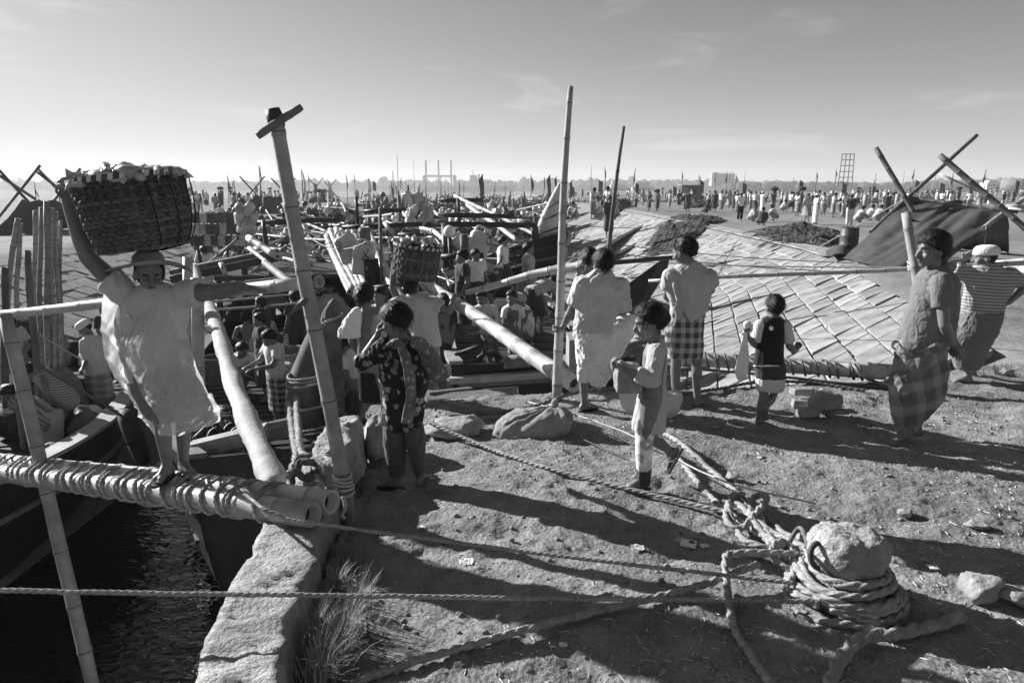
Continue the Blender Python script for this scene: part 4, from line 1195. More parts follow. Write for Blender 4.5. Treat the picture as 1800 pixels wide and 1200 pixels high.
# the sheer plastic sheet tied over his chest, billowing
def sheet(fig, rows, ncol=46, nrow=60, seed=0, amp=0.03):
    rr = np.array([[w[0], w[1], w[2], w[3], w[4]] for w in rows], float)   # py, pxL, pxR, bulge towards camera, dy at edges
    t = np.linspace(0, 1, len(rr)); tt = np.linspace(0, 1, nrow)
    ii = np.stack([np.interp(tt, t, rr[:, k]) for k in range(5)], 1)
    for _ in range(3): ii[1:-1] = 0.25 * ii[:-2] + 0.5 * ii[1:-1] + 0.25 * ii[2:]
    g = []
    for py, L, Rr, bu, ed in ii:
        row = []
        for j in range(ncol):
            s_ = j / (ncol - 1); px = L * (1 - s_) + Rr * s_
            dy = -bu * math.sin(math.pi * s_) ** 0.8 + ed * (1 - math.sin(math.pi * s_))
            row.append(fig.q(px, py, dy))
        g.append(row)
    g = np.array(g); sh = g.shape; fl = g.reshape(-1, 3)
    d = ridge(fl, (5, 5, 1.6), seed, (0.9, 0, 0)) * amp + ridge(fl, (11, 11, 3.5), seed + 4, (-0.8, 0, 0.4)) * amp * 0.7 + ridge(fl, (6, 6, 13), seed + 7, (0.2, 0, 0.9)) * amp * 0.25
    d = np.sign(d) * np.abs(d / amp) ** 1.5 * amp * 1.8; w = np.clip(np.linspace(0.25, 1.8, nrow), 0, 1)[:, None] * np.ones(ncol)
    fl[:, 1] -= d * w.ravel(); fl[:, 0] += d * 0.35 * w.ravel()
    return MB().grid(fl.reshape(sh))
sh = sheet(m, [(545, 232, 306, 0.15, 0.05), (560, 216, 318, 0.16, 0.06), (600, 190, 336, 0.17, 0.08), (640, 196, 346, 0.18, 0.10), (680, 222, 366, 0.20, 0.12), (710, 240, 386, 0.21, 0.12), (735, 254, 389, 0.19, 0.10), (746, 262, 352, 0.17, 0.08), (764, 272, 318, 0.14, 0.05)], 80, 110, seed=111, amp=0.055)
sh.build('plastic_apron', MATS['plastic_sheet'], m.t)
sh = sheet(m, [(508, 184, 222, 0.0, -0.05), (540, 180, 226, 0.01, -0.02), (580, 178, 230, 0.02, 0.0), (620, 184, 236, 0.03, 0.02), (655, 198, 246, 0.03, 0.03), (700, 232, 262, 0.02, 0.03)], 30, 60, 121, 0.03)
sh.build('plastic_flap', MATS['plastic_sheet'], m.t)
stt = MB(); stt.tube(spline([m.q(232, 560, -0.16), m.q(214, 548, -0.06), m.q(206, 556, 0.1)], 12), 0.006, 6); stt.build('apron_tie', MATS['rope_pale'], m.t)
m.sandal(m.J['anL'], (-0.1, -1.0)); m.sandal(m.J['anR'], (0.7, -0.7))

# ---- woven baskets
M('strip', 0.085, 0.45, 14, 0.75, 0.5, 60, 0.004, randvar=0.45)
M('strip_pale', 0.5, 0.3, 14, 0.75, 0.4, 60, 0.004, randvar=0.2)
M('fish', 0.30, 0.5, 16, 0.3, 0.3, 60, 0.004, spec=0.6, randvar=0.4)
def ribbon(mb, pts, outw, width_dir, w, thick):
    pts = np.asarray(pts); n = len(pts)
    o = np.asarray(outw); wd = np.asarray(width_dir)
    rings = []
    for k in range(n):
        rings.append([pts[k] + wd[k] * w / 2 + o[k] * thick / 2, pts[k] - wd[k] * w / 2 + o[k] * thick / 2, pts[k] - wd[k] * w / 2 - o[k] * thick / 2, pts[k] + wd[k] * w / 2 - o[k] * thick / 2])
    mb.loft(np.array(rings))
def basket(label, top, bottom, rt, rb, rows, staves, bulge=0.06, seg=72, rim_up=None, seed=0, stave_only=False):
    top = np.asarray(top, float); bottom = np.asarray(bottom, float); ax = unit(top - bottom); H = np.linalg.norm(top - bottom)
    u = unit(np.cross(ax, A(0, 1, 0.0))); w = np.cross(ax, u)
    t_ = thing('basket', label, 'basket', bottom)
    rad = lambda t: (rb * (1 - t) + rt * t) + bulge * math.sin(math.pi * min(t + 0.12, 1))
    rr = random.Random(seed)
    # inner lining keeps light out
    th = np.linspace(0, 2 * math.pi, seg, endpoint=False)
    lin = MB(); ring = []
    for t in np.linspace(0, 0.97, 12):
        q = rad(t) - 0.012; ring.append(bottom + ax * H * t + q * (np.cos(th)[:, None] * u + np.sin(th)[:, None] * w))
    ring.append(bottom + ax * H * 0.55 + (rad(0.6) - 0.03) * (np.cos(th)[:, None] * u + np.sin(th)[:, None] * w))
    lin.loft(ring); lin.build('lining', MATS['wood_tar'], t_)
    hh = H / rows
    for k in range(rows):
        t = (k + 0.5) / rows; pts = []; o = []; wd = []
        tt = t + rr.uniform(-0.004, 0.004)
        n = staves * 2
        for j in range(n + 1):
            a = 2 * math.pi * j / n; out = np.cos(a) * u + np.sin(a) * w
            amp = 0.008 * (1 if ((j // 1) + k) % 2 == 0 else -1) if True else 0
            jit = rr.uniform(-0.002, 0.002)
            pts.append(bottom + ax * (H * tt + jit) + out * (rad(t) + amp + jit)); o.append(out); wd.append(ax)
        mb = MB(); ribbon(mb, pts, o, wd, hh * rr.uniform(0.80, 0.93), 0.004)
        mb.build('weave_strip', MATS['strip'], t_, smooth=False)
    for j in range(staves):
        a = 2 * math.pi * (j + 0.25) / staves; out = np.cos(a) * u + np.sin(a) * w; pts = []; o = []; wd = []
        tang = -np.sin(a) * u + np.cos(a) * w
        for k in range(rows * 2 + 1):
            t = k / (rows * 2)
            amp = 0.0
            pts.append(bottom + ax * H * t + out * (rad(t) + 0.001 + 0.006 * (1 if (k // 2 + j) % 2 else -1))); o.append(out); wd.append(tang)
        mb = MB(); ribbon(mb, pts, o, wd, 2 * math.pi * rt / staves * 0.42, 0.004); mb.build('stave', MATS['strip'], t_, smooth=False)
    # pale lashed rim
    nr = staves * 2
    for j in range(nr):
        a0 = 2 * math.pi * j / nr; pts = []; o = []; wd = []
        for a in np.linspace(a0, a0 + 2 * math.pi / nr * 0.9, 3):
            out = np.cos(a) * u + np.sin(a) * w; pts.append(top + out * (rad(1.0) + 0.012) + ax * 0.0); o.append(out); wd.append(unit(ax + 0.25 * (-np.sin(a) * u + np.cos(a) * w)))
        mb = MB(); ribbon(mb, pts, o, wd, 0.036, 0.014); mb.build('rim_lashing', MATS['strip_pale' if j % 2 else 'strip'], t_, smooth=False)
    return t_, u, w, ax, rad
def fish_mb(L=0.22):
    mb = MB(); th = np.linspace(0, 2 * math.pi, 10, endpoint=False); rings = []
    for t, a, b_ in ((0, .006, .008), (.08, .022, .02), (.25, .040, .028), (.5, .036, .024), (.75, .018, .012), (.86, .010, .006), (.93, .018, .004), (1.0, .026, .003)):
        rings.append(np.stack([np.full(10, (t - 0.5) * L), b_ * np.cos(th) * L / 0.22, a * np.sin(th) * L / 0.22], 1))
    mb.loft(rings)
    return mb
FISH = fish_mb().mesh('fish'); FISH.materials.append(MATS['fish'])
def fish_heap(c, ax, u, w, rad, n, h, label, group, seed=0, size=1.0):
    rr = random.Random(seed)
    for k in range(n):
        q = rad * math.sqrt((k + 0.5) / n) * 0.94; a = k * 2.399 + rr.uniform(-.3, .3)
        z = h * (1 - (q / rad) ** 2) + rr.uniform(-0.01, 0.03)
        o = bpy.data.objects.new('fish', FISH); COL.objects.link(o)
        o.location = c + u * q * math.cos(a) + w * q * math.sin(a) + ax * z
        o.rotation_euler = (rr.uniform(-1.5, 1.5), rr.uniform(-0.3, 0.3), rr.uniform(0, 6.28)); sz = rr.uniform(0.8, 1.35) * size; o.scale = (sz, sz, sz)
        tag(o, label, 'fish', group)
bt = PY(226, 314, PORT_Y + 0.02); bb = PY(256, 438, PORT_Y + 0.02)
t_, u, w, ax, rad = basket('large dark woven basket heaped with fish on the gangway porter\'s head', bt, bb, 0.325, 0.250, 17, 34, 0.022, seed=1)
fish_heap(bt - ax * 0.03, ax, u, w, 0.31, 75, 0.06, 'small fish in the heap on the big basket carried along the gangway', 'fish heaped in the gangway porter\'s basket', 3)
# cords over the basket and its net cover on the left
cord = MB()
for k in range(7):
    a = 2.3 + k * 0.42; out = math.cos(a) * u + math.sin(a) * w
    rope_mb(cord, [bt + out * 0.345, bt - ax * 0.25 + (math.cos(a + .06) * u + math.sin(a + .06) * w) * 0.338, bb + ax * 0.02 + (math.cos(a + .1) * u + math.sin(a + .1) * w) * 0.268, bb + out * 0.1 - ax * 0.02], 0.0045, False, k)
cord.build('lashing_cord', MATS['black_paint'], t_)

# ================================================================== second porter and people on the boats
m = Fig('second porter in loose pale shirt with a stave basket on his head', PY(760, 672, 8.3), 1.6)
face = A(0.3, 0.95, 0.0)
m.joints(head=(724, 503), neck=(728, 524), shL=(704, 534), shR=(762, 532), elL=(690, 508, 0), wrL=(692, 462, 0.02), elR=(790, 548, -0.05), wrR=(800, 520, -0.12), hip=(748, 606), hipL=(742, 608), hipR=(760, 608), knL=(746, 648), knR=(764, 645), anL=(748, 688), anR=(766, 684))
m.body(face, 0.012, feet={'L': (0.5, 0.8), 'R': (0.5, 0.8)}, hands={'L': {'dir': A(0.1, 0, 1)}, 'R': {'dir': A(0.8, -0.1, 0.2), 'curl': 0.8}}); m.hair(face, 'short', 0.8, 131)
m.garment('shirt', [(516, 716, 742), (526, 706, 762), (545, 706, 768), (575, 716, 772), (600, 730, 776), (608, 736, 776)], 'cloth_linen', 0.6, 0.013, (12, 12, 4), (0.3, 0, 0), voxel=0.013, seed=135,
          sleeves=[(m.J['shL'], m.J['shL'] * 0.5 + m.J['elL'] * 0.5, 0.09, 0.09), (m.J['shR'], m.J['shR'] * 0.5 + m.J['elR'] * 0.5, 0.09, 0.09)])
m.garment('lungi', [(600, 738, 774), (620, 742, 772), (640, 744, 772)], 'cloth_mid', 0.7, 0.01, voxel=0.013, seed=136)
t_, u, w, ax, rad = basket('upright stave basket of small fish on the second porter\'s head', PY(735, 432, 8.3), PY(728, 489, 8.3), 0.28, 0.25, 9, 26, 0.01, seed=5)
fish_heap(PY(735, 433, 8.3), ax, u, w, 0.27, 45, 0.07, 'small pale fish in the second porter\'s stave basket', 'fish heaped in the second porter\'s basket', 8, 0.8)

# woman in shawl behind the flowered dress
m = Fig('woman with knotted hair and pale shawl, dark dress, behind the woman in flowers', PY(652, 732, 7.0), 1.55)
face = A(0.3, 1.0, -0.25)
m.joints(head=(643, 517), neck=(646, 545), shL=(626, 562), shR=(668, 562), elL=(618, 600, 0.05), wrL=(632, 622, 0.2), elR=(676, 605, 0.1), wrR=(664, 622, 0.25), hip=(652, 640), hipL=(646, 644), hipR=(662, 644), knL=(646, 690), knR=(664, 690), anL=(648, 728), anR=(664, 728))
m.body(face, 0.011, feet={'L': (0, 1), 'R': (0, 1)}); m.hair(face, 'bun', 1.35, 141, rough=0.14)
m.garment('dress', [(545, 640, 656), (556, 628, 668), (580, 628, 672), (620, 630, 672), (660, 630, 670), (705, 632, 672)], banded('cloth_dotted', 0.012, 0.08, [(1, 0, 0.3), (0, 0, 1)], 0.7, 0.03, 0.1, 0.2, 0.03), 0.65, 0.012, (12, 12, 4), voxel=0.013, seed=142,
          sleeves=[(m.J['shR'], m.J['elR'], 0.08, 0.075)])
m.garment('shawl', [(540, 622, 634, -0.1, 0.8), (560, 606, 636, -0.1), (580, 597, 634, -0.1), (593, 594, 632, -0.1)], 'cloth_white', 0.45, 0.014, (14, 14, 4), voxel=0.012, seed=143)
m.garment('sleeve_wrap', [(552, 655, 672, -.05), (580, 651, 680, -.05), (610, 655, 678, -.05)], 'cloth_grey', 0.8, 0.01, voxel=0.012, seed=144)

def simple(label, y, feet_px, H, face, J, garments, hairv=1.0, seed=0, hands=None, feet=None, cap=None, voxel=0.014, hairstyle='short', group=None, bare=False):
    m = Fig(label, PY(feet_px[0], feet_px[1], y), H, group=group); m.joints(**J)
    m.body(face, voxel, hands=hands, feet=feet, eyes=False); m.hair(face, hairstyle, -0.2 if cap else hairv, seed, rough=0.0 if cap else 0.1)
    if cap: cap_mb(m.J['head'], face, m.s).build('cap', MATS[cap], m.t)
    for k, (nm, rows, mat, ratio, fo, sl) in enumerate(garments):
        m.garment(nm, rows, mat, ratio, fo, (12, 12, 5), (0.3 * (-1) ** k, 0, 0.2), voxel=voxel, seed=seed + k, sleeves=[(m.J['sh' + S], m.J['sh' + S] * (1 - q) + m.J['el' + S] * q, 0.085 * m.s, 0.08 * m.s) for S, q in sl])
    return m
# man with white cap on the left boat
simple('man in white cap, pale shirt and check lungi standing on the left boat rail', 10.6, (188, 726), 1.58, A(-0.75, -0.5, -0.55),
    dict(head=(147, 575), neck=(160, 592), shL=(150, 602, -0.1), shR=(178, 604, 0.1), elL=(152, 632, -0.1), wrL=(146, 645, -0.25), elR=(184, 632, 0.12), wrR=(186, 650, 0.1), hip=(172, 655), hipL=(166, 657), hipR=(180, 657), knL=(174, 690), knR=(188, 690), anL=(186, 720), anR=(194, 716)),
    [('shirt', [(588, 150, 170), (598, 144, 182), (615, 143, 188), (640, 146, 190), (656, 148, 190)], 'cloth_pale', 0.8, 0.012, (('L', .55), ('R', .55))),
     ('lungi', [(652, 149, 190), (675, 152, 196), (700, 160, 200), (708, 164, 199)], banded('cloth_check_pale', 0.22, 0.42, [(0, 0.1, 1), (1, 0.2, 0)], 0.5, 0.12, 0.06, 0.2, 0.2), 0.8, 0.014, ())], seed=151, cap='cloth_white', feet={'L': (-0.6, -0.5), 'R': (0.3, -0.8)})
# two bending men on the left boat
simple('bending man in striped shirt and dark trousers, arms down, on the left boat', 9.4, (110, 775), 1.55, A(-0.8, -0.3, -0.9),
    dict(head=(54, 652), neck=(72, 656), shL=(76, 668, -0.15), shR=(84, 660, 0.15), elL=(84, 692, -0.15), wrL=(88, 715, -0.2), elR=(76, 690, 0.1), wrR=(84, 712, 0.1), hip=(116, 705), hipL=(114, 708, -0.08), hipR=(118, 704, 0.08), knL=(112, 738, -0.05), knR=(118, 736, 0.08), anL=(114, 770, 0), anR=(122, 768, 0.1)),
    [('trousers', [(696, 98, 128), (720, 100, 128), (750, 102, 128), (765, 104, 128)], 'cloth_black', 0.8, 0.01, ())], seed=161)
F13 = [o for o in bpy.data.objects if o.get('label', '').startswith('bending man in striped')][0]
def back_cloth(parent, pts, radii, mat, seed, voxel=0.014, folds=0.014, name='shirt'):
    mb = MB(); p = spline(pts, 14); mb.tube(p, np.interp(np.linspace(0, 1, 14), np.linspace(0, 1, len(radii)), radii), 18, flat=(1.0, 1.0)); mb.ellipsoid(p[0], [radii[0]] * 3); mb.ellipsoid(p[-1], [radii[-1]] * 3)
    o, v, n_ = skin(mb, voxel, 3); v += n_ * (folds * ridge(v, (12, 12, 12), seed))[:, None]
    return put(o, v, name, MATS[mat], parent)
back_cloth(F13, [PY(78, 664, 9.4), PY(96, 680, 9.4), PY(118, 702, 9.4)], [0.14, 0.15, 0.16], 'cloth_stripe', 163)
simple('stooping man in striped shirt and pale lungi beside the left bamboo post', 9.0, (85, 790), 1.55, A(-0.9, -0.2, -0.9),
    dict(head=(14, 690), neck=(30, 700), shL=(34, 715, -0.15), shR=(42, 706, 0.15), elL=(38, 750, -0.18), wrL=(40, 775, -0.2), elR=(36, 742, 0.1), wrR=(44, 768, 0.1), hip=(86, 742), hipL=(84, 746, -0.08), hipR=(88, 742, 0.08), knL=(84, 770, -0.05), knR=(90, 770, 0.08), anL=(86, 795, 0), anR=(92, 793, 0.1)),
    [('lungi', [(722, 66, 108), (745, 68, 110), (775, 72, 110)], 'cloth_grey', 0.8, 0.012, ())], seed=171)
F14 = [o for o in bpy.data.objects if o.get('label', '').startswith('stooping man in striped')][0]
back_cloth(F14, [PY(36, 708, 9.0), PY(58, 716, 9.0), PY(84, 736, 9.0)], [0.14, 0.15, 0.16], 'cloth_stripe_bold', 173)
simple('man in pale shirt squatting in the shade at far left of the boat', 10.6, (28, 730), 1.5, A(0.8, -0.5, -0.5),
    dict(head=(36, 648), neck=(30, 660), shL=(16, 668), shR=(42, 668), elL=(20, 690), wrL=(40, 700, -0.2), elR=(48, 690, -0.1), wrR=(56, 702, -0.2), hip=(26, 716), hipL=(20, 718), hipR=(32, 718), knL=(26, 700, -0.4), knR=(46, 702, -0.4), anL=(26, 730, -0.25), anR=(46, 730, -0.25)),
    [('shirt', [(656, 20, 40), (668, 12, 46), (690, 12, 46), (712, 14, 44)], 'cloth_pale', 0.7, 0.012, (('L', .6), ('R', .6)))], seed=181)

# centre-left boat crew
simple('shirtless man in pale shorts seen from behind on the middle boat', 14.0, (444, 655), 1.6, A(-0.1, 1, -0.2),
    dict(head=(432, 557), neck=(433, 570), shL=(418, 577), shR=(450, 577), elL=(411, 594, 0.05), wrL=(424, 600, -0.03), elR=(458, 594), wrR=(466, 609, 0.03), hip=(441, 606), hipL=(436, 608), hipR=(448, 608), knL=(438, 630), knR=(456, 630), anL=(440, 650), anR=(462, 652)),
    [('shorts', [(599, 428, 456), (610, 427, 460), (622, 428, 464)], 'cloth_grey', 0.7, 0.014, ())], seed=191, voxel=0.017, hairv=1.3, feet={'L': (0, 1), 'R': (0.3, 1)})
simple('crouching man in bold striped shirt, bent over among the baskets', 10.6, (505, 715), 1.55, A(0.9, -0.2, -0.8),
    dict(head=(536, 668), neck=(526, 660), shL=(522, 668, -0.15), shR=(524, 658, 0.15), elL=(524, 690, -0.15), wrL=(530, 704, -0.1), elR=(528, 690, 0.1), wrR=(536, 702, 0.1), hip=(488, 672), hipL=(488, 676, -0.08), hipR=(490, 672, 0.08), knL=(492, 698, -0.05), knR=(500, 696, 0.08), anL=(496, 720, 0), anR=(504, 718, 0.1)),
    [('lungi', [(660, 474, 506), (680, 475, 508), (694, 478, 508)], 'cloth_check', 0.8, 0.012, ())], seed=201)
F17 = [o for o in bpy.data.objects if o.get('label', '').startswith('crouching man in bold')][0]
back_cloth(F17, [PY(490, 668, 10.6), PY(505, 654, 10.6), PY(524, 660, 10.6)], [0.15, 0.15, 0.14], 'cloth_stripe_bold', 203)
simple('man in pale shirt, arms spread, down behind the wrapped prow', 15.5, (580, 612), 1.6, A(-0.1, -1, -0.4),
    dict(head=(579, 505), neck=(580, 520), shL=(564, 528), shR=(598, 528), elL=(548, 522, 0), wrL=(534, 520, 0), elR=(604, 545), wrR=(600, 560, -0.1), hip=(582, 562), hipL=(575, 564), hipR=(589, 564), knL=(576, 590), knR=(590, 590), anL=(577, 612), anR=(590, 612)),
    [('shirt', [(516, 568, 592), (526, 560, 601), (545, 562, 600), (568, 565, 598)], 'cloth_grey', 0.6, 0.012, (('L', .6), ('R', .6)))], seed=211)
simple('stooping man in pale shirt between the wrapped prow and the shawled woman', 7.6, (618, 740), 1.5, A(0.5, 0.6, -0.9),
    dict(head=(606, 606), neck=(606, 622), shL=(598, 632, -0.1), shR=(622, 626, 0.1), elL=(600, 660, -0.1), wrL=(604, 684, 0.05), elR=(630, 650, 0.1), wrR=(634, 672, 0.1), hip=(620, 676), hipL=(614, 680), hipR=(628, 678), knL=(612, 712), knR=(628, 710), anL=(614, 738), anR=(630, 736)),
    [('shirt', [(612, 598, 618), (630, 596, 632), (660, 602, 634), (684, 606, 636)], 'cloth_pale', 0.8, 0.014, (('L', .6), ('R', .6))), ('lungi', [(676, 606, 636), (700, 606, 636), (726, 608, 634)], 'cloth_dark', 0.8, 0.01, ())], seed=221)

# men on the boat in the centre
simple('man in loose pale shirt leaning on the thick spar, arms folded', 10.6, (856, 632), 1.6, A(-0.35, -1, -0.35),
    dict(head=(846, 521), neck=(851, 537), shL=(838, 546, -.05), shR=(866, 544, .1), elL=(828, 556, -0.25), wrL=(842, 552, -0.42), elR=(866, 560, -0.1), wrR=(844, 556, -0.38), hip=(862, 590), hipL=(856, 592), hipR=(868, 592), knL=(858, 615), knR=(872, 612), anL=(862, 640), anR=(874, 636)),
    [('shirt', [(533, 842, 860), (541, 834, 868), (555, 832, 874), (575, 842, 878), (588, 846, 878)], 'cloth_pale', 0.75, 0.014, (('L', .9), ('R', .9))), ('lungi', [(584, 846, 877), (605, 848, 874), (622, 850, 872)], 'cloth_check_soft', 0.8, 0.012, ())], seed=231)
simple('young man in plain white shirt standing before the dark prow', 11.2, (903, 645), 1.6, A(-0.35, -1, -0.1),
    dict(head=(899, 522), neck=(901, 537), shL=(890, 545), shR=(914, 545), elL=(886, 568), wrL=(890, 588, -0.1), elR=(916, 568), wrR=(914, 590), hip=(902, 590), hipL=(897, 592), hipR=(908, 592), knL=(898, 616), knR=(908, 616), anL=(898, 642), anR=(908, 642)),
    [('shirt', [(534, 892, 910), (542, 888, 916), (560, 888, 917), (590, 890, 916)], 'cloth_white', 0.65, 0.012, (('L', .6), ('R', .6))), ('lungi', [(586, 891, 915), (610, 892, 915), (634, 894, 914)], 'cloth_mid', 0.8, 0.01, ())], seed=241, voxel=0.015)
mm = simple('porter with wrapped head scarf and billowing white plastic cape', 11.8, (925, 640), 1.6, A(0.6, -0.7, -0.3),
    dict(head=(915, 527), neck=(918, 540), shL=(912, 548), shR=(932, 548), elL=(912, 568), wrL=(914, 585), elR=(934, 568), wrR=(932, 588), hip=(922, 592), hipL=(918, 594), hipR=(928, 594), knL=(918, 618), knR=(928, 618), anL=(918, 642), anR=(928, 642)),
    [('cape', [(538, 914, 930), (550, 912, 936), (570, 912, 940), (590, 914, 938), (600, 916, 930)], 'cloth_white', 0.7, 0.016, ())], seed=251, voxel=0.015, cap='cloth_grey')
simple('man in dark clothes standing in the shade beside the second porter', 10.4, (780, 640), 1.6, A(-0.5, 0.8, -0.2),
    dict(head=(778, 528), neck=(780, 543), shL=(768, 552), shR=(794, 552), elL=(766, 575), wrL=(770, 592, -.1), elR=(797, 575), wrR=(794, 594), hip=(782, 595), hipL=(777, 597), hipR=(788, 597), knL=(777, 620), knR=(788, 620), anL=(777, 645), anR=(788, 645)),
    [('shirt', [(540, 772, 788), (549, 766, 797), (570, 766, 798), (596, 768, 796)], 'cloth_dark', 0.65, 0.012, (('L', .7), ('R', .7))), ('lungi', [(592, 769, 795), (615, 770, 795), (638, 772, 793)], 'cloth_dark', 0.8, 0.01, ())], seed=261, voxel=0.015)
simple('face of a man peering out between the bamboo poles behind the shawled woman', 9.2, (668, 660), 1.55, A(-0.5, -0.9, -0.1),
    dict(head=(667, 518), neck=(670, 535), shL=(656, 545), shR=(684, 545), elL=(654, 572), wrL=(658, 592), elR=(686, 572), wrR=(684, 592), hip=(670, 600), hipL=(664, 602), hipR=(676, 602), knL=(664, 630), knR=(676, 630), anL=(664, 660), anR=(676, 660)),
    [('shirt', [(532, 660, 680), (541, 654, 686), (565, 654, 688), (600, 656, 686)], 'cloth_mid', 0.65, 0.012, (('L', .7), ('R', .7)))], seed=271, voxel=0.015)
# ================================================================== boats
class Hull:
    def __init__(s, stern, bow, beam, sheer, keel, bluntbow=0.12, bluntstern=0.55, deck=None, rake=0.0):
        s.a = A(stern[0], stern[1]); s.b = A(bow[0], bow[1]); s.f = (s.b - s.a); s.L = np.linalg.norm(s.f); s.f /= s.L; s.l = A(-s.f[1], s.f[0])
        s.beam = beam; s.sheer = sheer; s.keel = keel; s.bb = bluntbow; s.bs = bluntstern; s.deckz = deck; s.rake = rake
    def hb(s, q):
        q = np.asarray(q, float)
        base = np.sin(np.clip(0.12 + 0.80 * q, 0, 1) * math.pi) ** 0.62
        bow = np.clip((1 - q) / 0.35, 0, 1) ** 0.62; ste = s.bs + (1 - s.bs) * np.clip(q / 0.4, 0, 1) ** 0.7
        return s.beam / 2 * np.minimum(np.minimum(1.0, s.bb + (1 - s.bb) * bow), ste)
    def zs(s, q): return np.interp(q, np.linspace(0, 1, len(s.sheer)), s.sheer)
    def zk(s, q): return np.interp(q, np.linspace(0, 1, len(s.keel)), s.keel)
    def pt(s, q, t, side, off=0.0):
        """q along the length, t from keel (0) to gunwale (1)"""
        w = s.hb(q) * (math.sin(t * math.pi / 2) ** 0.72 if t > 0 else 0.03) + off
        z = s.zk(q) + (s.zs(q) - s.zk(q)) * t ** 1.1
        al = s.L * q + s.rake * max(0, q - 0.7) / 0.3 * (t - 0.5)
        xy = s.a + s.f * al + s.l * side * w
        return A(xy[0], xy[1], z)
    def at(s, q, across, z):
        xy = s.a + s.f * s.L * q + s.l * across
        return A(xy[0], xy[1], z)
def build_boat(label, H, mat='wood_tar', strakes=7, deckmat='wood_mid', deck_planks=True, cat='boat', stations=26, gun=0.14, gunmat='wood_pale', group=None, q1=1.0, t0=0.02):
    base = A(*H.at(0.5, 0, float(H.zk(0.5))))
    t_ = thing('fishing_boat', label, cat, base, group)
    qs = np.linspace(0, q1, stations)
    for side in (-1, 1):
        for k in range(strakes):
            ta, tb = t0 + (1 - t0) * k / strakes, t0 + (1 - t0) * (k + 1) / strakes; rings = []
            for q in qs:
                rings.append([H.pt(q, ta, side, 0.012), H.pt(q, tb - 0.004, side, 0.0), H.pt(q, tb - 0.004, side, -0.035), H.pt(q, ta, side, -0.03)])
            mb = MB(); mb.loft(np.array(rings)); mb.build('strake', MATS[mat], t_, smooth=False)
        rings = []
        for q in qs:
            p = H.pt(q, 1.0, side, 0.03); i_ = H.pt(q, 1.0, side, 0.03 - gun)
            rings.append([p + A(0, 0, 0.0), p + A(0, 0, 0.05), i_ + A(0, 0, 0.055), i_ + A(0, 0, 0.0)])
        mb = MB(); mb.loft(np.array(rings)); mb.build('gunwale', MATS[gunmat], t_, smooth=False)
        rings = []
        for q in qs:
            p = H.pt(q, 0.80, side, 0.012); i_ = H.pt(q, 0.80, side, 0.06)
            rings.append([p + A(0, 0, -0.03), i_ + A(0, 0, -0.03), i_ + A(0, 0, 0.03), p + A(0, 0, 0.03)])
        mb = MB(); mb.loft(np.array(rings)); mb.build('rub_rail', MATS['wood_mid'], t_, smooth=False)
    # stern closing board
    ring = [H.pt(0, t, -1, -0.01) for t in np.linspace(1, t0, 10)] + [H.pt(0, t, 1, -0.01) for t in np.linspace(t0, 1, 10)]
    f3 = A(H.f[0], H.f[1], 0)
    mb = MB(); mb.loft([np.array(ring), np.array(ring) + f3 * 0.05]); mb.build('transom', MATS[mat], t_, smooth=False)
    if H.bb * H.beam > 0.8:
        ring = [H.pt(q1, t, -1, -0.01) for t in np.linspace(1, t0, 10)] + [H.pt(q1, t, 1, -0.01) for t in np.linspace(t0, 1, 10)]
        mb = MB(); mb.loft([np.array(ring), np.array(ring) - f3 * 0.05]); mb.build('bow_board', MATS[mat], t_, smooth=False)
    if H.deckz is not None and deck_planks:
        n = int(H.L / 0.27); rr = random.Random(len(label))
        for k in range(1, n - 1):
            qa, qb = k / n + 0.003, (k + 1) / n - 0.003; z = H.deckz + rr.uniform(-0.008, 0.008)
            wa, wb = float(H.hb(qa)) * 0.93 - 0.04, float(H.hb(qb)) * 0.93 - 0.04
            c = [H.at(qa, -wa, z), H.at(qb, -wb, z), H.at(qb, wb, z), H.at(qa, wa, z)]
            v = np.vstack([c, np.array(c) - A(0, 0, 0.04)])
            mb = MB(); mb.add(v, [(0, 1, 2, 3)[::-1], (0, 1, 5, 4), (1, 2, 6, 5), (2, 3, 7, 6), (3, 0, 4, 7)]); mb.build('deck_plank', MATS[deckmat], t_, smooth=False)
    return t_
def stem_post(t_, pts, w0, w1, mat, name='stem_post', flat=0.55, parent=None):
    p = spline(pts, 22); mb = MB()
    mb.tube(p, np.linspace(w0, w1, 22), 12, flat=(flat, 1.0)); return mb.build(name, MATS[mat], t_)

# ---- A: the left boat
HA = Hull((-9.2, 14.0), (-6.75, 5.7), 4.0, [-1.15, -1.25, -1.3, -1.25, -1.1], [-3.0, -3.3, -3.3, -3.3, -3.0], 0.5, 0.5, -1.62)
tA = build_boat('broad dark boat at left, pale rounded rail, men bending on its deck', HA, 'wood_tar', 8, 'wood_dark', gun=0.26, gunmat='wood_pale')
# ---- B: middle-left boat, bow at the kerb block
HB = Hull((-7.2, 23.5), (-2.55, 6.5), 3.7, [-0.7, -1.1, -1.25, -1.1, -0.62], [-3.2, -3.4, -3.4, -3.4, -3.2], 0.36, 0.6, -1.66)
tB = build_boat('long dark fishing boat with cabin and wrapped prow, bow against the kerb block', HB, 'wood_tar', 8, 'wood_dark', gun=0.2, gunmat='wood_mid')
# ---- C: centre boat, square end towards the landing
HC = Hull((-0.3, 17.5), (0.15, 9.55), 2.5, [-0.5, -0.6, -0.6, -0.55, -0.48], [-2.6, -2.7, -2.7, -2.6, -2.3], 0.82, 0.7, -0.72)
tC = build_boat('dark boat lying across the landing edge with pale rails and a name board', HC, 'wood_tar', 8, 'wood_dark', gun=0.2, gunmat='wood_pale')
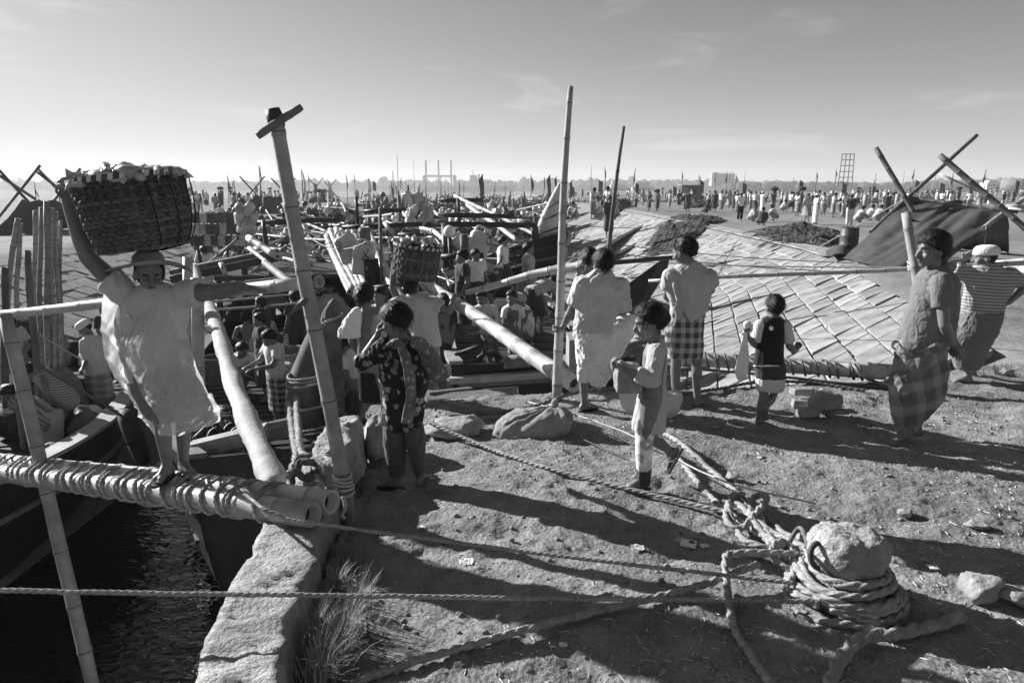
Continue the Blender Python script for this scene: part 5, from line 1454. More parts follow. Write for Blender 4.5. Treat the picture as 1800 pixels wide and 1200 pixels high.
# ---- D: high prow on the silt
HD = Hull((-5.0, 31.5), (1.22, 20.3), 3.9, [-1.1, -1.2, -1.2, -0.5, 0.75], [-3.0, -3.0, -3.0, -3.0, -2.5], 0.05, 0.6, -1.45, rake=1.3)
tD = build_boat('tall dark prow with pale rub rail beached on the silt behind the crew', HD, 'wood_tar', 10, 'wood_mid', gun=0.2, gunmat='wood_pale')
stem_post(tD, [PY(968, 640, 20.4), PY(976, 560, 20.3), PY(983, 470, 20.2), PY(980, 415, 20.2)], 0.14, 0.16, 'wood_dark')
fin = MB()
rings = []
for px_, py_, w_, dpt in ((962, 425, 22, .22), (962, 400, 19, .18), (970, 370, 14, .14), (979, 342, 9, .10), (986, 322, 4.5, .05)):
    c = PY(px_, py_, 20.2); hw = w_ * depth_of(c) / FPX; th = np.linspace(0, 2 * math.pi, 16, endpoint=False)
    rings.append(np.stack([c[0] + hw * np.cos(th), c[1] + dpt * np.sin(th), np.full(16, c[2])], 1))
fin.loft(rings); o, v, n_ = skin(fin, 0.03, 2); v += n_ * (0.03 * ridge(v, (5, 5, 9), 5, (0.5, 0, 0)))[:, None]; FIN = put(o, v, 'prow_wrap', MATS['cloth_pale'], tD)
cd = MB()
for px_, py_, w_ in ((964, 402, 20), (968, 378, 16), (974, 356, 12)):
    c = PY(px_, py_, 20.2); hw = w_ * depth_of(c) / FPX + 0.02
    cd.tube([c + A(hw * math.cos(a), 0.22 * math.sin(a), 0.12 * math.cos(a) - 0.05) for a in np.linspace(0, 6.28, 20)], 0.018, 5)
cd.build('binding_cord', MATS['black_paint'], FIN)
# prow of B: heavy post and cloth-wrapped blade
M('wrap_cloth', 0.11, 0.6, 7, 0.85, 0.5, 40)
stem_post(tB, [PY(545, 760, 7.6), PY(540, 690, 7.65), PY(552, 640, 7.7), PY(570, 590, 7.7)], 0.29, 0.19, 'wrap_cloth', 'bow_post', 0.85)
bl = MB(); rings = []
for py_, L_px, R_px, dp in ((725, 572, 606, .16), (690, 565, 606, .18), (640, 560, 602, .17), (600, 557, 600, .15), (575, 560, 600, .13), (550, 568, 598, .10), (532, 578, 594, .07), (526, 584, 590, .04)):
    c = PY((L_px + R_px) / 2, py_, 7.45); hw = (R_px - L_px) / 2 * depth_of(c) / FPX; th = np.linspace(0, 2 * math.pi, 18, endpoint=False)
    rings.append(np.stack([c[0] + hw * np.cos(th), c[1] + dp * np.sin(th), np.full(18, c[2])], 1))
bl.loft(rings); o, v, n_ = skin(bl, 0.014, 2); v += n_ * (0.014 * ridge(v, (14, 14, 5), 15))[:, None]; BLD = put(o, v, 'prow_wrap', M('wrap_cloth', 0.11, 0.6, 7, 0.85, 0.5, 40), tB)
cd = MB()
for k, (py_, L_px, R_px, yy_, dp) in enumerate(((650, 508, 603, 7.55, .38), (655, 508, 603, 7.55, .39), (662, 507, 603, 7.55, .40), (700, 512, 606, 7.5, .40), (735, 515, 606, 7.5, .42), (742, 516, 606, 7.5, .42), (560, 563, 602, 7.45, .16))):
    c = PY((L_px + R_px) / 2, py_, yy_); hw = (R_px - L_px) / 2 * depth_of(c) / FPX
    rope_mb(cd, [c + A(hw * math.cos(a), dp * math.sin(a), 0.05 * math.cos(a)) for a in np.linspace(0, 6.28, 22)], 0.014, True, k)
cd.build('binding_rope', MATS['rope'], BLD)['kind'] = 'stuff'
# bow timbers and gear on B
def part_beam(t_, a, b, w, h, mat, name): return auto_smooth(MB().beam(a, b, w, h).build(name, MATS[mat], t_, smooth=False))
part_beam(tB, PY(338, 790, 6.7), PY(470, 758, 6.75), 0.17, 0.15, 'wood_pale', 'cross_timber')
part_beam(tB, PY(336, 806, 6.6), PY(525, 752, 6.9), 0.09, 0.10, 'wood_mid', 'cross_timber')
part_beam(tB, PY(340, 832, 6.42), PY(492, 812, 6.5), 0.06, 0.24, 'wood_dark', 'bow_board')
bamboo(None, PY(415, 768, 6.75), PY(530, 742, 7.0), 0.085, 0.08, MATS['wood_mid'], parent=tB, name='roller')
part_beam(tB, PY(432, 768, 6.7), PY(429, 745, 6.7), 0.045, 0.045, 'iron', 'cleat')
# cabin on B : posts, roof beams and a shaded opening
for px_ in (338, 385, 430, 478):
    part_beam(tB, PY(px_, 470, 15.3), PY(px_ + 3, 600, 15.3), 0.10, 0.10, 'wood_dark', 'cabin_post')
part_beam(tB, PY(300, 478, 14.9), PY(490, 440, 15.6), 0.34, 0.10, 'wood_mid', 'roof_edge')
part_beam(tB, PY(300, 492, 14.8), PY(492, 452, 15.5), 0.10, 0.16, 'wood_dark', 'roof_beam')
rb = MB(); rb.box(HB.at(0.36, 0, 0.05), (3.2, 4.6, 0.08), np.stack([A(-HB.l[0], -HB.l[1], 0), A(HB.f[0], HB.f[1], 0), A(0, 0, 1)], 1)); rb.build('cabin_roof', MATS['wood_dark'], tB, smooth=False)
rb = MB(); rb.box(HB.at(0.24, 0, -0.8), (2.9, 1.4, 1.6), np.stack([A(-HB.l[0], -HB.l[1], 0), A(HB.f[0], HB.f[1], 0), A(0, 0, 1)], 1)); rb.build('cabin_wall', MATS['wood_dark'], tB, smooth=False)
for k in range(4):
    y = 14.6 - 0.5 * k
    bamboo(None, PY(345, 505 + 14 * k, y), PY(560, 480 + 17 * k, y), 0.025, 0.02, MATS['bamboo_grey'], parent=tB, name='rail_pole', seed=k, seg=8)
# C: name board and bow gear
nb0, nb1 = PY(849, 690, 9.36), PY(911, 686, 9.36)
nbo = part_beam(tC, nb0, nb1, 0.03, 0.115, 'paint_white', 'name_board')
def bengali(parent, c0, c1, h, text='বাংলামসিমন'):
    """flat painted lettering: a head line with rounded strokes below, as on the boat's board"""
    mb = MB(); d = c1 - c0; n = 8; up = A(0, 0, 1); off = A(0, -0.022, 0)
    P_ = lambda a, b_: c0 + d * a + up * b_ * h + off
    mb.beam(P_(0.02, 0.42), P_(0.98, 0.42), 0.004, h * 0.09)
    for k in range(n):
        a = 0.04 + k * 0.118; w = 0.1
        mb.beam(P_(a + w * 0.85, 0.42), P_(a + w * 0.85, -0.42), 0.004, h * 0.11, (0, -1, 0))
        strokes = [[(0.0, 0.2), (0.3, -0.3), (0.55, 0.05), (0.8, -0.1)], [(0.1, 0.4), (0.1, -0.1), (0.45, -0.35), (0.8, -0.05)], [(0.0, -0.35), (0.35, 0.15), (0.8, -0.35)], [(0.05, 0.1), (0.4, 0.3), (0.5, -0.1), (0.15, -0.3), (0.8, -0.25)]][k % 4]
        pts = spline([P_(a + w * x_, y_) for x_, y_ in strokes], 14)
        mb.tube(pts, h * 0.055, 6)
    return mb.build('lettering', MATS['black_paint'], parent)
bengali(nbo, nb0 + (nb1 - nb0) * 0.18, nb1, 0.115)
part_beam(tC, PY(790, 668, 9.45), PY(972, 656, 9.5), 0.16, 0.09, 'wood_pale', 'cross_timber')
part_beam(tC, PY(806, 676, 9.42), PY(975, 664, 9.46), 0.07, 0.10, 'wood_mid', 'cross_timber')
bamboo(None, PY(885, 637, 9.5), PY(985, 628, 9.6), 0.10, 0.10, MATS['wood_mid'], parent=tC, name='roller')
part_beam(tC, PY(914, 628, 9.5), PY(914, 604, 9.5), 0.06, 0.06, 'iron', 'cleat')
part_beam(tC, PY(978, 640, 9.4), PY(1060, 608, 8.6), 0.10, 0.16, 'wood_pale', 'bow_timber')
# anchor-like iron on C
an = MB()
rope_mb(an, [PY(800, 622, 9.9), PY(830, 612, 9.8), PY(846, 606, 9.8), PY(858, 600, 9.8)], 0.035, False)
rope_mb(an, [PY(838, 640, 9.8), PY(850, 618, 9.8), PY(846, 598, 9.8), PY(834, 594, 9.8)], 0.03, False)
rope_mb(an, [PY(830, 648, 9.7), PY(845, 625, 9.8), PY(870, 620, 9.8), PY(882, 632, 9.8)], 0.032, False)
tag(an.build('anchor', MATS['iron']), 'rusty curved iron anchor flukes on the centre boat foredeck', 'anchor')
an = MB()
for k in range(6):
    c = PY(352 + k * 14, 748 + (k % 3) * 9, 7.1 + 0.1 * k); rr = 0.085 + 0.03 * (k % 2)
    an.tube([c + A(rr * math.cos(a), 0.06 * math.sin(a), rr * 0.8 * math.sin(a)) for a in np.linspace(0, 5.2, 16)], 0.022, 7)
an.tube(spline([PY(340, 772, 6.9), PY(380, 738, 7.1), PY(425, 732, 7.2)], 10), 0.025, 7)
tag(an.build('anchor_chain', MATS['iron']), 'heap of dark iron rings and chain on the middle boat bow', 'chain')

# skiff behind the wrapped prow
HS = Hull((-4.6, 19.0), (-3.6, 13.6), 1.3, [-2.3, -2.4, -2.4, -2.3, -1.9], [-3.0, -3.0, -3.0, -3.0, -2.7], 0.1, 0.4, -2.55)
build_boat('narrow open skiff on the bright water carrying the man with spread arms', HS, 'wood_dark', 4, gun=0.08)
# small prow in the cove: flat blade rising to the right
tS = thing('skiff', 'small skiff in the cove, its flat dark prow blade rising to the right', 'boat', PY(1110, 620, 9.6))
tip = PY(1168, 455, 9.2); rt = PY(1078, 570, 9.9)
pb = MB(); th_ = 0.09
v = [PY(1086, 512, 9.7), PY(1158, 460, 9.25), PY(1177, 452, 9.15), PY(1172, 478, 9.2), PY(1112, 572, 9.7), PY(1070, 620, 10.0), PY(1050, 600, 10.0)]
v = np.array(v); d = A(0.25, 0.9, 0) * th_
pb.loft([v, v + d]); pb.build('prow_blade', MATS['wood_dark'], tS, smooth=False)
HC2 = Hull((0.9, 13.6), (1.75, 9.7), 1.3, [-1.0, -1.2, -1.2, -1.1, -0.5], [-2.2, -2.2, -2.2, -2.1, -1.2], 0.08, 0.5, None)
for side in (-1, 1):
    for k in range(4):
        rings = [[HC2.pt(q, k / 4 + .02, side, .01), HC2.pt(q, (k + 1) / 4, side), HC2.pt(q, (k + 1) / 4, side, -.03), HC2.pt(q, k / 4 + .02, side, -.02)] for q in np.linspace(0, 1, 14)]
        MB().loft(np.array(rings)).build('strake', MATS['wood_dark'], tS, smooth=False)
bx = MB(); bx.box(PY(1022, 618, 8.6), (0.36, 0.5, 0.42)); tag(bx.build('crate', MATS['wood_pale'], smooth=False), 'pale plywood box behind the balding man\'s white lungi', 'crate')

# ================================================================== jerrycans, floats
def can_mesh(name, mat):
    mb = MB(); th = np.linspace(0, 2 * math.pi, 16, endpoint=False); rings = []
    for z, k in ((0, .86), (.02, 1), (.16, 1.0), (.17, .97), (.18, 1.0), (.30, 1.0), (.335, .86), (.35, .55)):
        c_, s_ = np.cos(th), np.sin(th); e = 0.45
        rings.append(np.stack([0.135 * k * np.sign(c_) * np.abs(c_) ** e, 0.105 * k * np.sign(s_) * np.abs(s_) ** e, np.full(16, z)], 1))
    mb.loft(rings)
    mb.tube([A(0.085, 0, 0.33), A(0.085, 0, 0.40)], 0.03, 10); mb.tube(spline([A(-0.09, 0, 0.33), A(-0.07, 0, 0.40), A(0.02, 0, 0.40), A(0.04, 0, 0.33)], 12), 0.016, 7)
    me = mb.mesh(name); me.materials.append(MATS[mat]); return me
CAN_P, CAN_D = can_mesh('jerrycan', 'can_pale'), can_mesh('jerrycan', 'can_dark')
def can(loc, label, group, dark=False, rot=(0, 0, 0), sc=1.0):
    o = bpy.data.objects.new('jerrycan', CAN_D if dark else CAN_P); COL.objects.link(o)
    o.location = loc; o.rotation_euler = rot; o.scale = (sc, sc, sc); WLOC[o.name] = np.asarray(loc, float)
    return tag(o, label, 'jerrycan', group)
rr = random.Random(4)
for row_ in range(3):
    for k in range(9):
        p = PY(343 + k * 12.2 + row_ * 2, 432 - row_ * 20, 17.2 + row_ * 0.02)
        can(p, 'jerrycan in the stacked rows on the cabin roof of the middle-left boat', 'jerrycans stacked on the middle-left cabin roof', rr.random() < 0.45, (rr.uniform(-.06, .06), rr.uniform(-.06, .06), rr.uniform(-.3, .3)), 0.72)
for k in range(22):
    p = PY(578 + (k % 8) * 6.3 + rr.uniform(-1, 1), 388 - (k // 8) * 10, 30 + rr.uniform(-.3, .3))
    can(p, 'pale jerrycan in the heap on the boat beyond the leaning bamboo bundle', 'jerrycans heaped beyond the bamboo bundle', rr.random() < 0.2, (rr.uniform(-.5, .5), rr.uniform(-.5, .5), rr.uniform(-3, 3)), 0.8)
for k in range(14):
    p = PY(724 + (k % 3) * 13 + rr.uniform(-4, 4), 402 - (k // 3) * 12, 19 + rr.uniform(-.3, .3))
    can(p, 'jerrycan in the tall netted bundle above the second porter\'s basket', 'jerrycans in the tall netted bundle', rr.random() < 0.35, (rr.uniform(-.8, .8), rr.uniform(-.8, .8), rr.uniform(-3, 3)), 0.9)
for k in range(8):
    p = PY(424 + (k % 3) * 9 + rr.uniform(-2, 2), 410 - (k // 3) * 16, 16.5)
    can(p, 'pale jerrycan in the bundle left of the leaning bamboo post', 'jerrycans bundled left of the leaning post', False, (rr.uniform(-.6, .6), rr.uniform(-.6, .6), rr.uniform(-3, 3)), 0.85)
for k in range(12):
    p = PY(860 + rr.uniform(-20, 50), 372 + rr.uniform(-6, 10), 30 + rr.uniform(-2, 2))
    can(p, 'jerrycan strewn on the boats left of the wrapped prow tip', 'jerrycans strewn left of the prow tip', rr.random() < 0.4, (rr.uniform(-1.2, 1.2), rr.uniform(-1.2, 1.2), rr.uniform(-3, 3)), 0.9)
def scribble(parent, c, r, seed):
    mb = MB(); q = random.Random(seed); yaw = 0.0
    pts = [c + A(r * 0.45 * math.sin(2 * a), -0.012, r * math.cos(a)) for a in np.linspace(0, 6.28, 26)]
    pts = [p + A(q.uniform(-.02, .02), 0, q.uniform(-.015, .015)) for p in pts[:-3]]; mb.tube(spline(pts, 24), r * 0.09, 5); return mb.build('painted_mark', MATS['black_paint'], parent)
for lab, px_, py_, y, sc, ry in (('white marked jerrycan tilted left in front of the bamboo bundle', 622, 460, 11.6, 1.35, -0.35), ('white marked jerrycan hanging lower beside the mooring post', 638, 482, 11.4, 1.4, 0.1), ('white marked jerrycan on the bundle right of the second porter\'s basket', 834, 455, 14.5, 1.7, 0.3), ('white marked jerrycan below the ball float', 822, 448, 14.8, 1.3, -0.6)):
    p = PY(px_, py_, y); o = can(p, lab, None, False, (0, ry, 0.15), sc)
    scribble(o, p + A(0.16 * sc * math.sin(ry), -0.115 * sc, 0.18 * sc), 0.045 * sc, int(px_))
bl = MB(); bl.ellipsoid(PY(790, 407, 14.6), (0.13, 0.13, 0.13)); tag(bl.build('ball_float', MATS['paint_white']), 'round white ball float on top of a dark post', 'float')

# ================================================================== prominent poles and spars
bamboo('thick bamboo spar slanting down to the landing beside the leaning man', PY(738, 488, 12.8), PY(1012, 676, 7.15), 0.085, 0.10, node=0.55, bend=0.05, seed=1)
bamboo('bamboo handrail from the second porter\'s hand to the tall mooring pole', PY(820, 514, 8.15), PY(1046, 462, 7.2), 0.034, 0.052, node=0.33, bend=0.04, seed=2)
bamboo('very tall thin mooring pole at centre rising above the horizon', G(979, 702), PY(1003, 152, 6.6), 0.05, 0.025, MATS['bamboo_grey'], 0.35, 0.03, 3)
bamboo('thin leaning pole behind the balding man, second tallest', PY(1070, 445, 16.0), PY(1097, 222, 15.0), 0.055, 0.03, MATS['bamboo_dark'], 0.5, 0.03, 4)
bamboo('long thin bamboo running level across the paving at right', PY(1140, 494, 8.2), PY(1812, 462, 7.2), 0.022, 0.026, None, 0.36, 0.02, 5)
bamboo('dark level pole behind the balding man\'s head', PY(975, 470, 9.3), PY(1190, 452, 9.1), 0.035, 0.03, MATS['wood_dark'], 0.6, 0.03, 6)
lg = MB(); lp_ = spline([PY(341, 470, 10.8), PY(352, 505, 9.9), PY(371, 548, 8.8), PY(391, 606, 7.6), PY(408, 668, 6.7), PY(436, 742, 5.6), PY(466, 812, 4.9), PY(489, 862, 4.55)], 90)
tt_ = np.linspace(0, 1, 90); lr_ = 0.072 + 0.024 * tt_ + 0.006 * np.sin(tt_ * 40) + 0.012 * np.exp(-((tt_ - 0.42) / 0.02) ** 2)
lg.tube(lp_, lr_, 22); v = lg.verts(); nn = fbm(v * 9, 3, 2) * 0.010 + fbm(v * 30, 2, 4) * 0.004; lg.v = [v + np.stack([nn, nn, nn], 1)]
tag(lg.build('log', M('log_wood', 0.36, 0.4, 7, 0.75, 0.6, 22, 0.012)), 'heavy crooked log slanting from the middle boat to the gangway end', 'log')
bamboo('upright pale pole behind the porter, nearer of two', PY(346, 488, 8.6), PY(352, 745, 8.4), 0.075, 0.08, None, 0.7, 0.02, 8)
bamboo('upright slender pole behind the porter, farther of two', PY(330, 452, 8.8), PY(338, 812, 8.3), 0.062, 0.06, None, 0.7, 0.02, 9)
bamboo('short pale stick leaning against the dark cabin opening', PY(388, 462, 14.0), PY(396, 482, 13.9), 0.05, 0.05, None, 0.5, 0, 10)
bamboo('stout pale pole end pointing up left of the leaning post', PY(437, 418, 14.6), PY(489, 452, 13.6), 0.075, 0.07, None, 0.4, 0, 11)
bamboo('slim pale pole below the stout pole end', PY(438, 436, 14.3), PY(476, 466, 13.3), 0.045, 0.04, None, 0.4, 0, 12)
bamboo('dark banded pole sloping towards the rail end', PY(466, 462, 13.2), PY(520, 505, 10.0), 0.07, 0.06, MATS['wood_mid'], 0.35, 0, 13)
bamboo('dark upright stake beside the stout pole end', PY(463, 388, 15), PY(474, 470, 14.6), 0.05, 0.05, MATS['wood_dark'], 0.5, 0.02, 14)
for k, (x0, y0, x1, y1) in enumerate(((573, 414, 622, 512), (580, 404, 631, 512), (590, 402, 638, 510), (598, 404, 645, 506), (575, 424, 616, 514))):
    bamboo('bamboo in the leaning bundle beside the bright water, %s' % ('second from left', 'middle one', 'second from right', 'rightmost', 'leftmost and lowest')[k], PY(x0, y0, 15.4), PY(x1, y1, 12.2), 0.052, 0.06, None, 0.35, 0.02, 20 + k, group='leaning bamboo bundle by the water')
for k, (x0, y0, x1, y1, ya, yb, r) in enumerate(((638, 398, 700, 502, 16, 10.8, .05), (646, 402, 716, 545, 15, 9.6, .06), (655, 430, 722, 566, 13, 9.2, .055), (618, 405, 634, 425, 17, 16, .06), (676, 392, 692, 412, 17, 16.5, .05), (708, 372, 730, 396, 22, 20, .05), (712, 374, 736, 398, 22, 20, .045))):
    bamboo('pale sloping pole %s' % ('above the shawled woman, topmost', 'above the shawled woman, longest', 'crossing behind the shawled woman, lowest', 'stub above the marked jerrycans', 'stub left of the stave basket', 'pair left of the netted jerrycans, upper', 'pair left of the netted jerrycans, lower')[k], PY(x0, y0, ya), PY(x1, y1, yb), r, r * 0.9, None, 0.4, 0.03, 30 + k)
for k, (x0, y0, x1, y1, ya, yb, r) in enumerate(((800, 344, 940, 412, 26, 21, .075), (822, 360, 918, 428, 24, 19, .08), (740, 400, 800, 422, 18, 16, .055), (736, 380, 790, 400, 20, 18, .05), (756, 366, 782, 384, 20, 19, .05), (760, 405, 830, 450, 17, 14, .06))):
    bamboo('pale bamboo %s' % ('long and high, sloping down to the dark prow', 'long and lower, sloping down to the dark prow', 'sloping right of the stave basket, lower', 'sloping right of the stave basket, middle', 'short, right of the netted jerrycans', 'sloping towards the white marked jerrycan')[k], PY(x0, y0, ya), PY(x1, y1, yb), r, r * 0.8, None, 0.5, 0.05, 40 + k)
for k, (x0, y0, x1, y1, y, r) in enumerate(((602, 400, 742, 394, 17, .06), (640, 372, 760, 366, 22, .07), (755, 378, 905, 380, 20, .07), (770, 394, 940, 396, 18.5, .07), (700, 413, 745, 413, 16, .05), (775, 352, 850, 352, 26, .08), (440, 392, 600, 386, 19, .07), (776, 452, 850, 449, 13.5, .06), (650, 505, 705, 500, 9.3, .02))):
    bamboo('dark level beam %s' % ('over the bamboo bundle', 'left of the netted jerrycans, higher', 'right of the netted jerrycans, higher', 'right of the netted jerrycans, lower', 'just left of the stave basket', 'highest, near the far boats', 'behind the leaning post', 'under the ball float', 'thin, by the shawled woman')[k], PY(x0, y0, y), PY(x1, y1, y), r, r, MATS['wood_dark'], 0.8, 0.02, 50 + k, name='beam', cat='beam')
for k, (x0, y0, y1, y, r) in enumerate(((668, 366, 520, 11.2, .03), (783, 395, 470, 14.8, .10), (790, 412, 470, 14.6, .05), (815, 412, 470, 13.6, .09), (652, 455, 500, 11.3, .14), (626, 345, 400, 20, .05), (700, 336, 400, 26, .05), (805, 348, 400, 25, .06), (938, 392, 420, 20.0, .12), (640, 400, 440, 13, .12))):
    bamboo('dark upright post %s' % ('thin, just left of the second porter', 'right of the stave basket', 'carrying the white ball float', 'thick, beside the marked jerrycan', 'stout, holding the marked jerrycans', 'above the bamboo bundle', 'beyond the netted jerrycans', 'near the long pale bamboos', 'stubby, left of the wrapped prow tip', 'stout, at the pole ends')[k], PY(x0 + 4, y1, y), PY(x0, y0, y), r, r * 0.9, MATS['wood_dark' if k % 3 else 'wood_mid'], 0.9, 0.01, 70 + k, name='post', cat='post')
# left bundle standing in the left boat
for k, (x0, y0, x1, y1, y, r) in enumerate(((62, 370, 66, 560, 9.9, .034), (73, 364, 72, 580, 9.7, .034), (82, 354, 86, 560, 9.6, .042), (91, 366, 96, 565, 9.65, .036), (99, 372, 106, 560, 9.7, .030), (107, 388, 109, 560, 9.8, .026), (32, 384, 8, 500, 10.2, .042), (36, 392, 30, 460, 10.2, .034), (8, 470, 12, 640, 9.6, .05), (48, 440, 70, 640, 9.3, .045))):
    bamboo('bamboo of the upright bundle behind the left boat, %s' % ('leftmost', 'second from left', 'tallest in the middle', 'just right of the tallest', 'second from right', 'rightmost')[k] if k < 6 else 'crooked weathered stake left of the upright bundle, %s' % ('the tallest', 'the second tallest', 'the thick low one', 'the one leaning on it')[k - 6], PY(x1, y1 + 90, y), PY(x0, y0, y), r, r * 0.9, MATS['bamboo_grey' if k < 8 else 'wood_mid'], 0.3, 0.03, 90 + k, group='upright bamboo bundle at left' if k < 6 else None)

# ================================================================== gangway in the foreground
g0 = PZ(556, 893, 0.11); gd = unit(PY(306, 846, PORT_Y) - g0)
ga = PZ(550, 905, 0.145); gb = PZ(583, 882, 0.15)
la = PY(-60, 822, 5.55); lb_ = PY(-40, 806, 5.75)
bamboo('front bamboo beam of the rope-wound gangway with hollow cut end', ga, la, 0.075, 0.07, None, 0.4, 0.02, 101, seg=20)
bamboo('rear bamboo beam of the rope-wound gangway with hollow cut end', gb, lb_, 0.075, 0.07, None, 0.4, 0.02, 102, seg=20)
wr = MB()
n = 34
for k in range(n):
    t = 0.09 + 0.88 * k / n + random.Random(k).uniform(-0.011, 0.011); pa = ga + (la - ga) * t; pb_ = gb + (lb_ - gb) * t
    c = (pa + pb_) / 2; ax = unit(la - ga); side = unit(pb_ - pa); up = np.cross(ax, side); up = up if up[2] > 0 else -up
    half = np.linalg.norm(pb_ - pa) / 2 + 0.07; rr_ = 0.086; pts = []
    for a in np.linspace(0, 2 * math.pi, 26):
        w_ = math.cos(a); h_ = math.sin(a)
        pts.append(c + side * (half * np.sign(w_) * abs(w_) ** 0.6) + up * rr_ * np.sign(h_) * abs(h_) ** 0.7 + ax * (0.035 * math.sin(a + 0.8 * math.sin(k * 1.7)) + 0.02 * a / 6.28 + 0.012 * math.sin(k * 2.3) * math.cos(a)))
    rope_mb(wr, pts, 0.0115, True, k)
tag(wr.build('rope_winding', MATS['rope']), 'rope wound in turns around the two foreground gangway bamboos', 'rope')
# handrail and posts
rail_a, rail_b = PY(563, 494, 4.32), PY(-40, 556, 5.9)
bamboo('bamboo handrail under the porter\'s hand, crossing to the left edge', rail_a, rail_b, 0.043, 0.034, None, 0.42, 0.02, 103, seg=16)
p0 = G(617, 918); p1 = PY(483, 200, 4.35)
LP = thing('leaning_post', 'leaning bamboo post with a wooden crosspiece at its top beside the kerb', 'post', p0)
LPp = bamboo(None, p0 - A(0, 0, 0.05), p1, 0.046, 0.043, MATS['bamboo_grey'], 0.42, 0.015, 104, parent=LP, name='bamboo', seg=18)
crp = MB(); crp.tube(spline([PY(452, 240, 4.25), PY(470, 227, 4.27), PY(494, 211, 4.3), PY(512, 200, 4.33), PY(530, 188, 4.36)], 12), [0.02, 0.023, 0.024, 0.022, 0.024, 0.022, 0.025, 0.023, 0.024, 0.022, 0.023, 0.02], 12); crp.build('crosspiece', MATS['wood_mid'], LP)
hd = MB(); hd.tube([PY(479, 192, 4.35), PY(483, 205, 4.35), PY(487, 222, 4.33)], [0.044, 0.052, 0.05], 12); hd.build('bark_binding', MATS['wood_dark'], LP)
tie = MB()
for k in range(5):
    c = p0 + (p1 - p0) * (0.075 + 0.012 * k); tie.tube([c + A(0.055 * math.cos(a), 0.055 * math.sin(a), 0.012 * math.cos(a + k)) for a in np.linspace(0, 6.4, 18)], 0.008, 6)
tie.tube(spline([PY(602, 872, 3.98), PY(607, 890, 3.95), PY(601, 905, 3.94), PY(606, 912, 3.93)], 14), 0.012, 7)
c = p0 + (p1 - p0) * 0.56
for k in range(4):
    q = PY(549 - 5 * k, 497 + 0.5 * k, 4.33); tie.tube([q + A(0.02 * math.cos(a) + 0.0, 0.055 * math.cos(a), 0.055 * math.sin(a)) for a in np.linspace(0, 6.3, 18)], 0.007, 6)
tie.build('lashing', MATS['rope_pale'], LP)['kind'] = 'stuff'
wd = MB(); wd.tube([PY(548, 512, 4.25), PY(535, 528, 4.2), PY(510, 553, 4.15)], [0.03, 0.03, 0.012], 8, flat=(1, 0.6)); tag(wd.build('wedge', MATS['wood_mid']), 'pointed wooden peg hanging under the rail end', 'peg')
wrp = MB()
for k in range(7):
    q = PY(556 - 4 * k, 495 + 0.4 * k, 4.34); wrp.tube([q + A(0.01 * math.cos(a), 0.047 * math.cos(a), 0.047 * math.sin(a)) for a in np.linspace(0, 6.3, 18)], 0.0075, 6)
tag(wrp.build('rail_binding', MATS['rope_dark']), 'dark cord bound round the end of the porter\'s handrail', 'cord')
bamboo('left bamboo post standing in the water below the gangway', PY(165, 1215, 4.9), PY(8, 552, 5.4), 0.052, 0.05, MATS['bamboo_grey'], 0.42, 0.015, 105, seg=16)
# hanging motor tyre fender
ty = MB(); tc = PY(236, 768, 7.6)
axn = unit(A(0.84, 0.50, 0.22)); u1 = unit(np.cross(axn, A(0, 0, 1))); u2 = np.cross(u1, axn)
R0, r0 = 0.19, 0.085
pts = [tc + 0.24 * (u1 * math.cos(a) * 0.85 + u2 * math.sin(a) * 1.15) for a in np.linspace(0, 2 * math.pi, 36)]
ty.tube(pts, 0.085, 14, prof=lambda a: 1 + 0.06 * math.cos(6 * a)); tag(ty.build('tyre_fender', MATS['rubber']), 'black rubber tyre fender hanging off the left boat', 'tyre')
rope('mooring_rope', 'taut dark line from the left post to the tyre fender', [PY(36, 622, 6.2), PY(214, 730, 7.5)], 0.016, MATS['rope_dark'], lay=False)
rope('mooring_rope', 'thin pale line running up from the white-capped man', [PY(72, 590, 9.0), PY(142, 632, 10.2)], 0.012, MATS['rope_pale'], lay=False)

# ================================================================== clutter on the moored boats
rc = random.Random(99)
for k in range(110):
    y = rc.uniform(15.5, 34); px_ = rc.uniform(345, 965) if y > 27 else rc.uniform(345, 790)
    zt = rc.uniform(-1.0, 0.9) if y < 24 else rc.uniform(-1.0, 1.3)
    c = A((px_ - 900) / FPX * (y * CP + (CAM_H - zt) * SP), y, zt); L = rc.uniform(0.6, 2.6); a = rc.gauss(1.9, 0.5); d = A(math.cos(a), math.sin(a) * 1.0, rc.gauss(0.05, 0.16))
    kind = rc.random(); mt = MATS['bamboo'] if kind < 0.42 else MATS['bamboo_grey'] if kind < 0.65 else MATS['wood_dark']
    if kind > 0.82: d = A(rc.gauss(0, .08), rc.gauss(0, .08), 1.0); L = rc.uniform(.4, 1.0)
    r_ = rc.uniform(0.02, 0.055)
    bamboo('loose pole or spar among the jumble of moored boats', c - d * L, c + d * L, r_, r_ * 0.9, mt, 0.4, 0.03, 500 + k, group='poles and spars among the moored boats', seg=7)
for k in range(26):
    y = rc.uniform(14.5, 34); px_ = rc.uniform(345, 960 if y > 27 else 770); zt = rc.uniform(-1.3, -0.2); c = A((px_ - 900) / FPX * (y * CP + (CAM_H - zt) * SP), y, zt)
    m_ = MB().ellipsoid(A(0, 0, 0), (1, 1, 1), None, 22, 12); v = m_.verts(); v = v * (1 + fbm(v * 2.2 + k, 4, k, gain=0.6) * 0.5)[:, None] * A(rc.uniform(.3, .9), rc.uniform(.3, .7), rc.uniform(.2, .45)); m_.v = [v + c]
    tag(m_.build('gear_heap', MATS[('net', 'burlap', 'cloth_grey', 'tarp', 'net_heap_pale')[k % 5] if ('net', 'burlap', 'cloth_grey', 'tarp', 'net_heap_pale')[k % 5] in MATS else 'net']), 'rumpled heap of nets or cloth aboard the moored boats', 'heap', 'heaps of gear aboard the moored boats')
